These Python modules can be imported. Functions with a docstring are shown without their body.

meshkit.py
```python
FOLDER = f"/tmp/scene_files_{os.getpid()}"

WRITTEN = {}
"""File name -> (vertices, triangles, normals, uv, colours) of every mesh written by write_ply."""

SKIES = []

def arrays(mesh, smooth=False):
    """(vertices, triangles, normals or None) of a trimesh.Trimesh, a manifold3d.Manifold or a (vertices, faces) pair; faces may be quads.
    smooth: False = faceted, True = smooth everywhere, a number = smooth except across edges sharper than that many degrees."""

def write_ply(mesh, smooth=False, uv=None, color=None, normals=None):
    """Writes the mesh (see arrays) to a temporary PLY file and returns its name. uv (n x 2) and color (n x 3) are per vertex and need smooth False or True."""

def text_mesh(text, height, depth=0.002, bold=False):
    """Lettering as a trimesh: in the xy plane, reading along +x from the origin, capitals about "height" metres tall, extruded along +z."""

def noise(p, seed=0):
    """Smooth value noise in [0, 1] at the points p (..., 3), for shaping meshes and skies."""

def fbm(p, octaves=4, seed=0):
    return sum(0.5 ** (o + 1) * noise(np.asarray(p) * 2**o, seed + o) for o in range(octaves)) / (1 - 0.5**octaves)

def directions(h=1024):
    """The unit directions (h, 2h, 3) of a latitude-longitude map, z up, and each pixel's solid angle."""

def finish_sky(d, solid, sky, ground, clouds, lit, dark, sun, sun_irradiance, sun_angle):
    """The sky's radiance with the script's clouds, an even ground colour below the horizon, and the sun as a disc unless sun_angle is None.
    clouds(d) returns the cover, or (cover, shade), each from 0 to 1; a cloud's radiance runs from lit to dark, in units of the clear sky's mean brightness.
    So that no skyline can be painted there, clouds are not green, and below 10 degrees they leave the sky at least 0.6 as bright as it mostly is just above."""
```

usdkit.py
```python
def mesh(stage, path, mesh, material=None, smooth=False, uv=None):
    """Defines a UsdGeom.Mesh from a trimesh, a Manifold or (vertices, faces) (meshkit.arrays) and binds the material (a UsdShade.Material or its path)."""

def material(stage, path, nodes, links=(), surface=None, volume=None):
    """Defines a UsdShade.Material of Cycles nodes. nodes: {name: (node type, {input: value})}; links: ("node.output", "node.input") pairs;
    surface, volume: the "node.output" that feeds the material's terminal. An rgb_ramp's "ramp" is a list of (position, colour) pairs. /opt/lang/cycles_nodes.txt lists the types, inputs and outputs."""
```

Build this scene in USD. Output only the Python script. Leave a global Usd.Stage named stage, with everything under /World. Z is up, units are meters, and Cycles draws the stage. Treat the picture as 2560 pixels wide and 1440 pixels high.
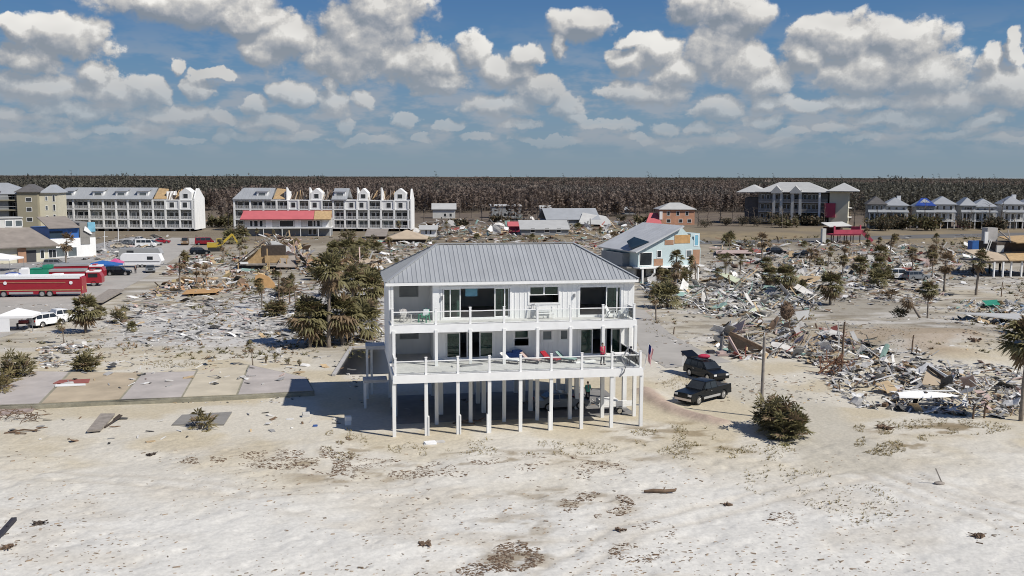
import math, re, numpy as np, trimesh, usdkit, meshkit
from pxr import Usd, UsdGeom, UsdLux, UsdShade, Gf, Sdf, Vt
stage = Usd.Stage.CreateInMemory()
UsdGeom.SetStageUpAxis(stage, 'Z'); UsdGeom.SetStageMetersPerUnit(stage, 1.0)
UsdGeom.Xform.Define(stage, '/World'); UsdGeom.Scope.Define(stage, '/World/Looks')

# ---------------------------------------------------------------- camera
F, CX, CY, HOR, ROLL, CAM_H = 2420.0, 1280.0, 720.0, 440.0, 0.0032, 19.78
PITCH = math.atan((CY - HOR) / F)
cam = UsdGeom.Camera.Define(stage, '/World/camera')
cam.CreateHorizontalApertureAttr(36.0); cam.CreateFocalLengthAttr(F / 2560 * 36)
cam.CreateClippingRangeAttr((0.5, 60000.0))
cam.AddTranslateOp().Set((0, 0, CAM_H)); cam.AddRotateXOp().Set(90 - math.degrees(PITCH)); cam.AddRotateZOp().Set(math.degrees(ROLL))
cam.CreateExposureAttr(0.0)

# ---------------------------------------------------------------- sun and sky
SUN_EL, SUN_AZ = math.radians(46.0), math.atan2(0.891, -0.454)
SUN = np.array([math.cos(SUN_EL) * math.sin(SUN_AZ), math.cos(SUN_EL) * math.cos(SUN_AZ), math.sin(SUN_EL)])
sun = UsdLux.DistantLight.Define(stage, '/World/sun')
sun.CreateNormalizeAttr(True); sun.CreateIntensityAttr(1.25); sun.CreateAngleAttr(0.53); sun.CreateColorAttr((1.0, 0.95, 0.87))
sun.AddRotateZOp().Set(-math.degrees(SUN_AZ)); sun.AddRotateXOp().Set(-(90 - math.degrees(SUN_EL)))

def px_dir(px, py):
    """azimuth (0 = +y, towards +x) and elevation of a point of the sky"""
    x, y = (px - CX) / F, -(py - CY) / F
    c, s = math.cos(ROLL), math.sin(ROLL); x, y = c * x - s * y, s * x + c * y
    d = np.array([x, math.cos(PITCH) + y * math.sin(PITCH), y * math.cos(PITCH) - math.sin(PITCH)]); d /= np.linalg.norm(d)
    return math.atan2(d[0], d[1]), math.asin(d[2])

# cumulus: centre and half size in the sky (as pixels of the 2560 wide view, turned into angles below), last = relative brightness
CLOUDS = [
 (480,10,220,60),(610,45,150,45),(700,100,105,72),(920,95,140,105),(960,25,120,60),(1040,160,115,58),(870,150,130,60),(650,125,65,40),(1090,205,90,28),
 (50,75,42,26),(150,95,115,50),(70,140,90,34),(220,110,70,35),
 (90,215,110,42),(245,185,38,42),(280,235,110,40),(375,230,60,34),(200,272,140,26),(20,290,45,22),(120,300,60,18),
 (495,225,48,34),(430,285,120,22),(560,300,40,16),(640,262,46,24),(670,308,80,24),(735,235,72,30),(820,262,60,36),(830,215,25,25),(550,345,24,20),(450,170,22,22),(540,180,50,14),
 (1005,300,44,22),(1185,135,58,48),(1255,178,80,42),(1310,135,46,32),(1250,265,105,34),(1345,225,80,34),(1420,268,62,38),(1125,322,42,18),(910,250,40,22),
 (1455,62,90,42),(1395,110,24,34),
 (1640,130,76,44),(1570,155,62,32),(1590,108,44,22),(1830,40,105,80),(1790,120,90,60),(1860,165,75,60),(1905,205,68,36),(1740,10,70,50),(1680,180,100,34),
 (2095,95,125,55),(2260,105,110,58),(2010,150,70,50),(2180,180,170,62),(2320,190,110,62),(2475,155,34,32),(2500,225,90,50),(2360,255,130,36),(2150,250,110,30),(2040,265,90,22),(2540,120,22,40),
 (1620,232,120,34),(1800,280,75,34),(1550,315,52,22),(1665,318,46,22),(1820,345,60,14),(2085,322,66,15),(2260,300,150,20),(1940,355,60,14),(1540,225,60,26),
 (60,345,90,12),(190,330,50,14),(380,318,55,16),(455,352,60,11),(610,338,60,12),(700,345,50,10),(860,318,40,16),(880,352,70,10),(1040,345,40,11),(1290,310,60,14),(1340,345,70,10),(1480,320,50,16),(1610,352,60,10),(1760,325,60,14),(1980,335,70,11),(2180,345,80,10),(2320,338,70,12),(2470,300,60,16),(2520,350,70,11),(1930,250,50,28),(1900,300,60,20),(1440,300,40,18),
 (1400,355,60,12),(300,330,80,14),(950,345,70,12),(2400,330,90,14),(1690,365,60,10),(760,340,50,12),(1200,345,60,10),
]
def cloud_sky():
    N, L, n = {}, [], [0]
    def node(kind, ins=None, links=()):
        n[0] += 1; k = f'n{n[0]}'; c, l = {}, []
        for a, b in (ins or {}).items():
            if isinstance(b, str) and '.' in b: L.append((b, f'{k}.{a}'))
            else: c[a] = b
        N[k] = (kind, c); return k
    def M(op, a, b=0.0, c=0.0, clamp=False): return node('math', {'math_type': op, 'value1': a, 'value2': b, 'value3': c, 'use_clamp': clamp}) + '.value'
    def V(op, a, b=(0,0,0), c=(0,0,0), out='vector'): return node('vector_math', {'math_type': op, 'vector1': a, 'vector2': b, 'vector3': c}) + '.' + out
    def R(v, a, b, c, d, kind='linear'): return node('map_range', {'range_type': kind, 'value': v, 'from_min': a, 'from_max': b, 'to_min': c, 'to_max': d, 'clamp': True}) + '.result'
    def mixc(f, a, b): return node('mix', {'fac': f, 'color1': a, 'color2': b}) + '.color'
    tc = node('texture_coordinate') + '.generated'
    sx = node('separate_xyz', {'vector': tc})
    az = M('arctan2', sx + '.x', sx + '.y'); el = M('arcsine', sx + '.z')
    uv = node('combine_xyz', {'x': az, 'y': el, 'z': 0.0}) + '.vector'
    def noise2(vec, scale, detail, rough, out='fac'): return node('noise_texture', {'dimensions': '2D', 'vector': vec, 'scale': scale, 'detail': detail, 'roughness': rough}) + '.' + out
    def field(p0):
        w = noise2(p0, 24.0, 5.0, 0.58, 'color')
        p = V('add', p0, V('multiply_add', w, (0.036, 0.026, 0), (-0.018, -0.013, 0)))
        run = None
        for c in CLOUDS:
            u, v = px_dir(c[0], c[1]); a, b = c[2] / F * 1.12, c[3] / F * 1.2
            d = V('length', V('multiply_add', p, (1 / a, 1 / b, 0), (-u / a, -v / b, 0)), out='value')
            run = d if run is None else M('minimum', run, d)
        return M('subtract', 1.0, run)
    fine = R(el, 0.03, 0.13, -0.50, -0.20)
    def relief(p0):
        w = noise2(V('multiply', p0, (45.0, 55.0, 0)), 1.0, 6.0, 0.62, 'color'); q = V('add', p0, V('multiply_add', w, (0.03, 0.03, 0), (-0.015, -0.015, 0)))
        vor = lambda sc: node('voronoi_texture', {'dimensions': '2D', 'feature': 'f1', 'vector': V('multiply', q, sc), 'scale': 1.0}) + '.distance'
        r = M('multiply_add', vor((30.0, 38.0, 0)), -0.5, M('multiply_add', node('separate_xyz', {'vector': w}) + '.x', 0.55, 0.215))
        return M('multiply_add', vor((74.0, 90.0, 0)), fine, r)
    def body(p0): return M('multiply_add', relief(p0), 0.62, M('subtract', M('minimum', field(p0), 0.75), 0.20))
    sky = node('sky_texture', {'sky_type': 'single_scattering', 'sun_disc': False, 'sun_elevation': SUN_EL, 'sun_rotation': SUN_AZ, 'altitude': 20.0, 'air_density': 1.0, 'aerosol_density': 0.6, 'ozone_density': 1.6}) + '.color'
    sky = node('mix', {'mix_type': 'multiply', 'fac': 1.0, 'color1': sky, 'color2': (0.26, 0.42, 0.66)}) + '.color'
    air = node('rgb_ramp', {'fac': R(el, 0.0, 0.24, 0, 1), 'ramp': [(0.0, (2.5, 3.2, 3.75)), (0.25, (2.0, 3.05, 4.1)), (0.5, (1.2, 2.5, 4.2)), (0.8, (0.75, 1.85, 3.9)), (1.0, (0.6, 1.6, 3.6))]}) + '.color'
    sky = mixc(R(el, 0.10, 0.32, 0.9, 0.0, 'smoothstep'), sky, air)
    # the rest of the sky: scattered cumulus of the same kind
    g = node('noise_texture', {'dimensions': '3D', 'vector': V('multiply', tc, (1.0, 1.0, 2.2)), 'scale': 3.4, 'detail': 5.0, 'roughness': 0.55}) + '.fac'
    gcov = M('multiply', R(g, 0.57, 0.65, 0, 1, 'smoothstep'), R(el, 0.02, 0.12, 0.2, 1.0))
    gcol = node('rgb_ramp', {'fac': R(g, 0.5, 0.68, 0, 1), 'ramp': [(0.0, (6.6, 6.5, 6.3)), (1.0, (4.0, 4.1, 4.4))]}) + '.color'
    plain = node('background_shader', {'color': mixc(gcov, sky, gcol), 'strength': SKY_STRENGTH}) + '.background'
    # the banks of cumulus over the town
    t1 = body(uv); t2 = body(V('add', uv, (0.005, 0.011, 0)))
    lit = R(M('subtract', t1, t2), -0.26, 0.38, 0, 1)
    edge = node('map_range', {'range_type': 'smoothstep', 'value': t1, 'from_min': -0.07, 'from_max': M('multiply_add', lit, -0.17, 0.32), 'to_min': 0.0, 'to_max': 1.0, 'clamp': True}) + '.result'   # crisp sunlit tops, soft bases
    cover = M('multiply', edge, R(el, 0.015, 0.10, 0.18, 1.0))
    shade = M('multiply_add', lit, 0.92, M('multiply_add', noise2(V('multiply', uv, (9.0, 16.0, 0)), 1.0, 3.0, 0.55), 0.6, -0.3))
    ramp = node('rgb_ramp', {'fac': shade, 'ramp': [(0.0, (2.3, 2.7, 3.25)), (0.2, (3.0, 3.3, 3.8)), (0.45, (4.35, 4.45, 4.65)), (0.68, (6.0, 5.9, 5.75)), (1.0, (9.0, 8.8, 8.4))]}) + '.color'
    l1 = noise2(V('multiply', uv, (16.0, 45.0, 0)), 1.0, 5.0, 0.6)
    band = M('multiply', R(el, 0.012, 0.045, 0, 1, 'smoothstep'), R(el, 0.07, 0.17, 1, 0, 'smoothstep'))
    low = M('multiply', M('multiply', R(l1, 0.40, 0.64, 0, 1, 'smoothstep'), band), 0.5)
    bank = mixc(cover, mixc(low, sky, (4.2, 4.2, 4.4)), mixc(R(el, 0.02, 0.15, 0.85, 0.0), ramp, (3.5, 3.8, 4.1)))
    banks = node('background_shader', {'color': bank, 'strength': SKY_STRENGTH}) + '.background'
    # over the town the banks, elsewhere the scattered cumulus, one passing into the other
    inside = M('multiply', R(M('absolute', az), 0.56, 0.66, 1, 0), M('multiply', R(el, 0.245, 0.30, 1, 0), M('greater_than', el, 0.0)))
    out = node('mix_closure', {'fac': inside, 'closure1': plain, 'closure2': banks}) + '.closure'
    return usdkit.material(stage, '/World/Looks/sky', N, L, surface=out)
SKY_STRENGTH = 0.1
dome = UsdLux.DomeLight.Define(stage, '/World/sky')
UsdShade.MaterialBindingAPI.Apply(dome.GetPrim()).Bind(cloud_sky())
# ---------------------------------------------------------------- helpers
RNG = np.random.default_rng(20181)
def frame_ray(px, py):
    x, y = (px - CX) / F, -(py - CY) / F
    c, s = math.cos(ROLL), math.sin(ROLL); x, y = c * x - s * y, s * x + c * y
    return np.array([x, math.cos(PITCH) + y * math.sin(PITCH), y * math.cos(PITCH) - math.sin(PITCH)])
def G(px, py, z=0.0):
    """the point at height z that the photograph shows at (px, py): how far away a thing stands follows from where it meets the ground"""
    d = frame_ray(px, py); return d * ((z - CAM_H) / d[2]) + [0, 0, CAM_H]
def Z(px, py, d):
    """height of what is seen at (px, py) when it stands at distance d along y"""
    r = frame_ray(px, py); return CAM_H + r[2] * d / r[1]
def proj(p):
    d = np.asarray(p, float) - [0, 0, CAM_H]; c, s = math.cos(PITCH), math.sin(PITCH)
    zc = d[..., 1] * c - d[..., 2] * s; x = d[..., 0] / zc; y = (d[..., 2] * c + d[..., 1] * s) / zc
    cr, sr = math.cos(ROLL), math.sin(ROLL)
    return np.stack([CX + F * (cr * x + sr * y), CY - F * (-sr * x + cr * y)], -1)
def sstep(v, a, b): t = np.clip((np.asarray(v, float) - a) / (b - a), 0, 1); return t * t * (3 - 2 * t)
def R3(ax, a):
    c, s = math.cos(a), math.sin(a)
    return np.array({'x': [[1, 0, 0], [0, c, -s], [0, s, c]], 'y': [[c, 0, s], [0, 1, 0], [-s, 0, c]], 'z': [[c, -s, 0], [s, c, 0], [0, 0, 1]]}[ax])
BOXV = np.array([[-1, -1, -1], [1, -1, -1], [1, 1, -1], [-1, 1, -1], [-1, -1, 1], [1, -1, 1], [1, 1, 1], [-1, 1, 1]]) / 2.0
BOXF = np.array([[0, 2, 1], [0, 3, 2], [4, 5, 6], [4, 6, 7], [0, 1, 5], [0, 5, 4], [1, 2, 6], [1, 6, 5], [2, 3, 7], [2, 7, 6], [3, 0, 4], [3, 4, 7]])
PNT = {}
def pn(x, y, seed=0):
    """smooth noise in [0, 1] at one point"""
    if seed not in PNT: PNT[seed] = np.random.default_rng(7000 + seed).random((64, 64)).tolist()
    T = PNT[seed]; i, j = math.floor(x), math.floor(y); u, v = x - i, y - j; u = u * u * (3 - 2 * u); v = v * v * (3 - 2 * v); a, b = T[j & 63], T[(j + 1) & 63]; i0, i1 = i & 63, (i + 1) & 63
    return (1 - v) * ((1 - u) * a[i0] + u * a[i1]) + v * ((1 - u) * b[i0] + u * b[i1])
def pf(x, y, seed=0): return (pn(x, y, seed) + .5 * pn(2 * x, 2 * y, seed + 1) + .25 * pn(4 * x, 4 * y, seed + 2)) / 1.75
class MB:
    """collects shapes that become one mesh"""
    def __init__(s): s.v, s.f, s.c, s.n = [], [], [], 0
    def add(s, v, f, col=None):
        v = np.asarray(v, float); s.v.append(v); s.f.append(np.asarray(f, int) + s.n); s.n += len(v)
        s.c.append(np.broadcast_to(np.asarray(col if col is not None else (0.5, 0.5, 0.5), float), (len(v), 3))); return s
    def tm(s, m, col=None): return s.add(m.vertices, m.faces, col)
    def box(s, c, size, rot=None, col=None):
        v = BOXV * np.asarray(size, float)
        if rot is not None: v = v @ (R3('z', rot) if np.isscalar(rot) else rot).T
        return s.add(v + np.asarray(c, float), BOXF, col)
    def b2(s, lo, hi, col=None): lo, hi = np.asarray(lo, float), np.asarray(hi, float); return s.box((lo + hi) / 2, hi - lo, None, col)
    def bar(s, p, q, w, h=None, up=(0, 0, 1), col=None):
        p, q = np.asarray(p, float), np.asarray(q, float); d = q - p; L = np.linalg.norm(d); d = d / L
        up = np.asarray(up, float)
        if abs(d @ up) > 0.95: up = np.array([1.0, 0, 0])
        x = np.cross(up, d); x /= np.linalg.norm(x); y = np.cross(d, x)
        return s.add((BOXV * [w, h or w, L]) @ np.stack([x, y, d]) + (p + q) / 2, BOXF, col)
    def tube(s, pts, rad, n=6, col=None, cap=True):
        v, f = usd_tube(pts, rad, n, cap); return s.add(v, f, col)
    def quad(s, a, b, c, d, col=None): return s.add([a, b, c, d], [[0, 1, 2], [0, 2, 3]], col)
    def prism(s, pts, z0, z1, col=None):
        pts = np.asarray(pts, float); n = len(pts)
        area = np.sum(pts[:, 0] * np.roll(pts[:, 1], -1) - pts[:, 1] * np.roll(pts[:, 0], -1))
        if area < 0: pts = pts[::-1]
        v = np.vstack([np.c_[pts, np.full(n, z0)], np.c_[pts, np.full(n, z1)]])
        f = [[0, i + 1, i] for i in range(1, n - 1)] + [[n, n + i, n + i + 1] for i in range(1, n - 1)]
        for i in range(n): j = (i + 1) % n; f += [[i, j, n + j], [i, n + j, n + i]]
        return s.add(v, f, col)
    def mesh(s): return np.vstack(s.v), np.vstack(s.f)
    def cols(s): return np.vstack(s.c)
def usd_tube(pts, rad, n=6, cap=True):
    p = np.asarray(pts, float); t = np.gradient(p, axis=0); t /= np.linalg.norm(t, axis=1, keepdims=True) + 1e-12
    a = np.cross(t, np.where(np.abs(t[:, 2:]) < 0.9, [0, 0, 1.0], [1.0, 0, 0])); a /= np.linalg.norm(a, axis=1, keepdims=True) + 1e-12
    b = np.cross(t, a); g = np.arange(n) * 2 * np.pi / n; r = np.broadcast_to(rad, (len(p),))
    v = (p[:, None] + r[:, None, None] * (np.cos(g)[None, :, None] * a[:, None] + np.sin(g)[None, :, None] * b[:, None])).reshape(-1, 3); f = []
    for i in range(len(p) - 1):
        for j in range(n):
            k = (j + 1) % n; A, B, C, D = i * n + j, i * n + k, (i + 1) * n + k, (i + 1) * n + j; f += [[A, B, C], [A, C, D]]
    if cap:
        for j in range(1, n - 1): f.append([0, j + 1, j]); o = (len(p) - 1) * n; f.append([o, o + j, o + j + 1])
    return v, np.array(f)
def local(o, yaw):
    """local x, y, z (metres) to world, for a thing at o turned by yaw"""
    m = R3('z', yaw)
    return lambda v: np.asarray(v, float) @ m.T + o
USED = {}
def number(parent, name):
    k = USED.get((parent, name), 0); USED[(parent, name)] = k + 1
    return f'{parent}/{name}' + (f'_{k:03d}' if k else '')
def tag(path, label=None, cat=None, group=None, kind=None):
    p = stage.GetPrimAtPath(path)
    for k, v in (('label', label), ('category', cat), ('group', group), ('kind', kind)):
        if v: p.SetCustomDataByKey(k, v)
    return path
def place(x, loc, rz, sc=None):
    x.AddTranslateOp().Set(Gf.Vec3d(*map(float, loc))); x.AddRotateZOp().Set(float(math.degrees(rz)))
    x.AddScaleOp().Set(Gf.Vec3f(*map(float, (sc,) * 3 if np.isscalar(sc) else sc)) if sc is not None else Gf.Vec3f(1, 1, 1))
def thing(name, label, cat, loc=(0, 0, 0), rz=0.0, group=None, sc=None):
    path = number('/World', name); place(UsdGeom.Xform.Define(stage, path), loc, rz, sc); return tag(path, label, cat, group)
def copy_of(src, label, loc, rz, sc=1.0, group=None, name=None):
    path = number('/World', name or re.sub(r'_\d{3}$', '', src.split('/')[-1])); x = UsdGeom.Xform.Define(stage, path)
    x.GetPrim().GetReferences().AddInternalReference(src); x.GetPrim().SetInstanceable(True)
    for op, val in (('translate', Gf.Vec3d(*map(float, loc))), ('rotateZ', float(math.degrees(rz))), ('scale', Gf.Vec3f(*map(float, (sc,) * 3 if np.isscalar(sc) else sc)))):
        x.GetPrim().GetAttribute('xformOp:' + op).Set(val)
    return tag(path, label, None, group)
def put(parent, name, mb, mat, smooth=False, label=None, kind=None):
    path = number(parent, name); col = isinstance(mb, MB) and mat == 'tinted'
    m = usdkit.mesh(stage, path, mb.mesh() if isinstance(mb, MB) else mb, MAT[mat], smooth=smooth)
    if col: UsdGeom.PrimvarsAPI(m).CreatePrimvar('tint', Sdf.ValueTypeNames.Color3fArray, 'vertex').Set(Vt.Vec3fArray.FromNumpy(mb.cols().astype(np.float32)))
    return tag(path, label, None, None, kind)
def solo(name, mb, mat, label, cat, group=None, smooth=False, kind=None): return tag(put('/World', name, mb, mat, smooth), label, cat, group, kind)
def structure(name, mb, mat, smooth=False, label=None): return put('/World', name, mb, mat, smooth, label, 'structure')

# ---------------------------------------------------------------- materials
MAT = {}
def pm(name, col, rough=0.7, var=0.12, scale=1.5, bump=0.0, bscale=12.0, metallic=0.0, spec=0.5, stretch=(1, 1, 1), each=0.0):
    col = np.array(col, float); lo, hi = np.clip(col * (1 - var), 0, 1), np.clip(col * (1 + var), 0, 0.95)
    N = {'g': ('geometry', {}), 'm': ('mapping', {'mapping_type': 'point', 'scale': stretch}), 'n': ('noise_texture', {'scale': scale, 'detail': 4.0, 'roughness': 0.6}),
         'r': ('rgb_ramp', {'ramp': [(0.3, lo), (0.7, hi)]}), 'p': ('principled_bsdf', {'roughness': rough, 'metallic': metallic, 'specular_ior_level': spec})}
    L = [('g.position', 'm.vector'), ('m.vector', 'n.vector'), ('n.fac', 'r.fac')]
    out = 'r.color'
    if each:
        N['oi'] = ('object_info', {}); N['mr'] = ('map_range', {'from_min': 0.0, 'from_max': 1.0, 'to_min': 1 - each, 'to_max': 1 + each}); N['hv'] = ('hsv', {'hue': 0.5, 'saturation': 1.0, 'fac': 1.0})
        L += [('oi.random', 'mr.value'), ('mr.result', 'hv.value'), (out, 'hv.color')]; out = 'hv.color'
    L.append((out, 'p.base_color'))
    if bump:
        N['bn'] = ('noise_texture', {'scale': bscale, 'detail': 3.0}); N['b'] = ('bump', {'strength': 1.0, 'distance': bump})
        L += [('m.vector', 'bn.vector'), ('bn.fac', 'b.height'), ('b.normal', 'p.normal')]
    MAT[name] = usdkit.material(stage, '/World/Looks/' + name, N, L, surface='p.BSDF')
def leaf(name, col, var=0.35):
    col = np.array(col)
    N = {'o': ('object_info', {}), 'g': ('geometry', {}), 'r': ('rgb_ramp', {'ramp': [(0, col * (1 - var)), (0.6, col), (1, np.clip(col * (1 + var) + [0.015, 0.008, 0], 0, 1))]}), 'n': ('noise_texture', {'scale': 0.9, 'detail': 3.0}),
         'a': ('math', {'math_type': 'multiply_add', 'value2': 0.4, 'value3': 0.0}), 'd': ('principled_bsdf', {'roughness': 0.6, 'specular_ior_level': 0.3}), 't': ('translucent_bsdf', {}), 'x': ('mix_closure', {'fac': 0.25})}
    L = [('g.random_per_island', 'a.value1'), ('g.position', 'n.vector'), ('n.fac', 'a.value3'), ('a.value', 'r.fac'), ('r.color', 'd.base_color'), ('r.color', 't.color'), ('d.BSDF', 'x.closure1'), ('t.BSDF', 'x.closure2')]
    MAT[name] = usdkit.material(stage, '/World/Looks/' + name, N, L, surface='x.closure')
def glass(name, tint=(0.75, 0.9, 0.85), clear=0.55):
    N = {'f': ('fresnel', {'IOR': 1.5}), 't': ('transparent_bsdf', {'color': tint}), 'g': ('glossy_bsdf', {'roughness': 0.02, 'color': (1, 1, 1)}), 'x': ('mix_closure', {})}
    MAT[name] = usdkit.material(stage, '/World/Looks/' + name, N, [('f.fac', 'x.fac'), ('t.BSDF', 'x.closure1'), ('g.BSDF', 'x.closure2')], surface='x.closure')
def tinted(name, rough=0.85, bump=0.0, bscale=6.0, spec=0.3, fine=14.0, fvar=0.1, coarse=0.0):
    N = {'a': ('attribute', {'attribute': 'tint'}), 'g': ('geometry', {}), 'n': ('noise_texture', {'scale': fine, 'detail': 5.0, 'roughness': 0.65}), 'm': ('map_range', {'from_min': 0.25, 'from_max': 0.75, 'to_min': 1 - fvar, 'to_max': 1 + fvar}),
         'h': ('hsv', {'hue': 0.5, 'saturation': 1.0, 'fac': 1.0}), 'p': ('principled_bsdf', {'roughness': rough, 'specular_ior_level': spec})}
    L = [('g.position', 'n.vector'), ('n.fac', 'm.value'), ('m.result', 'h.value'), ('a.color', 'h.color'), ('h.color', 'p.base_color')]
    if bump:
        N['bn'] = ('noise_texture', {'scale': bscale, 'detail': 6.0, 'roughness': 0.6}); N['b'] = ('bump', {'strength': 1.0, 'distance': bump}); L += [('g.position', 'bn.vector'), ('bn.fac', 'b.height'), ('b.normal', 'p.normal')]
    MAT[name] = usdkit.material(stage, '/World/Looks/' + name, N, L, surface='p.BSDF')
tinted('tinted'); tinted('sand', 0.95, 0.055, 1.6, 0.15, 3.5, 0.16)
pm('white_paint', (0.78, 0.78, 0.765), 0.55, 0.07, 0.9, stretch=(1, 1, .25)); pm('white_trim', (0.80, 0.80, 0.785), 0.5, 0.05, 1.2); pm('pile_white', (0.76, 0.76, 0.74), 0.6, 0.05, 1.2, stretch=(1, 1, 0.3))
pm('deck_grey', (0.55, 0.54, 0.52), 0.7, 0.1, 2.0); pm('metal_roof', (0.335, 0.35, 0.365), 0.45, 0.07, 0.4, metallic=0.15); pm('metal_roof_light', (0.36, 0.375, 0.39), 0.45, 0.07, 0.4, metallic=0.15)
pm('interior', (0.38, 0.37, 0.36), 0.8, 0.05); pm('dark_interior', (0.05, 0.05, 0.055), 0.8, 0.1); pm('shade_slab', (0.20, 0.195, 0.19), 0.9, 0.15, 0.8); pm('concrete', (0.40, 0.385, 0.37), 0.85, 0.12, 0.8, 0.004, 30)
pm('concrete_edge', (0.25, 0.235, 0.18), 0.9, 0.25, 1.2, 0.02, 6); pm('tile_tan', (0.405, 0.335, 0.24), 0.85, 0.2, 0.35); pm('tile_lavender', (0.40, 0.365, 0.34), 0.85, 0.17, 0.35); pm('tile_cream', (0.47, 0.42, 0.325), 0.85, 0.17, 0.35); pm('tile_rose', (0.30, 0.24, 0.215), 0.85, 0.3, 1.5)
pm('dark_glass', (0.025, 0.03, 0.035), 0.08, 0.2, 0.6); pm('grey_glass', (0.10, 0.12, 0.13), 0.1, 0.3, 0.6); glass('clear_glass', (0.95, 0.97, 0.965)); glass('green_glass', (0.42, 0.60, 0.54))
pm('rubber', (0.02, 0.02, 0.02), 0.85, 0.1); pm('chrome', (0.6, 0.6, 0.6), 0.25, 0.05, metallic=0.9); pm('steel_grey', (0.30, 0.30, 0.31), 0.45, 0.1, metallic=0.5)
for n, c in dict(black=(0.005, 0.006, 0.007), red=(0.30, 0.018, 0.03), dark_red=(0.20, 0.012, 0.018), silver=(0.45, 0.46, 0.47), white=(0.75, 0.75, 0.74), grey=(0.16, 0.17, 0.18), blue=(0.03, 0.09, 0.30), yellow=(0.45, 0.33, 0.05), pink=(0.55, 0.10, 0.25), brown=(0.18, 0.12, 0.07), beige=(0.50, 0.43, 0.33)).items(): pm('car_' + n, c, 0.28, 0.06, 0.8, spec=0.45)
pm('lamp_lens', (0.7, 0.7, 0.68), 0.15, 0.05); pm('lamp_red', (0.4, 0.02, 0.02), 0.2, 0.05)
pm('wood_tan', (0.42, 0.29, 0.15), 0.8, 0.2, 1.5, stretch=(1, 1, 1)); pm('wood_orange', (0.44, 0.26, 0.11), 0.8, 0.2, 1.0); pm('wood_grey', (0.26, 0.23, 0.20), 0.9, 0.25, 2.0); pm('wood_brown', (0.15, 0.10, 0.065), 0.9, 0.3, 2.5); pm('wood_dark', (0.06, 0.045, 0.035), 0.9, 0.3, 2.5)
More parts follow.
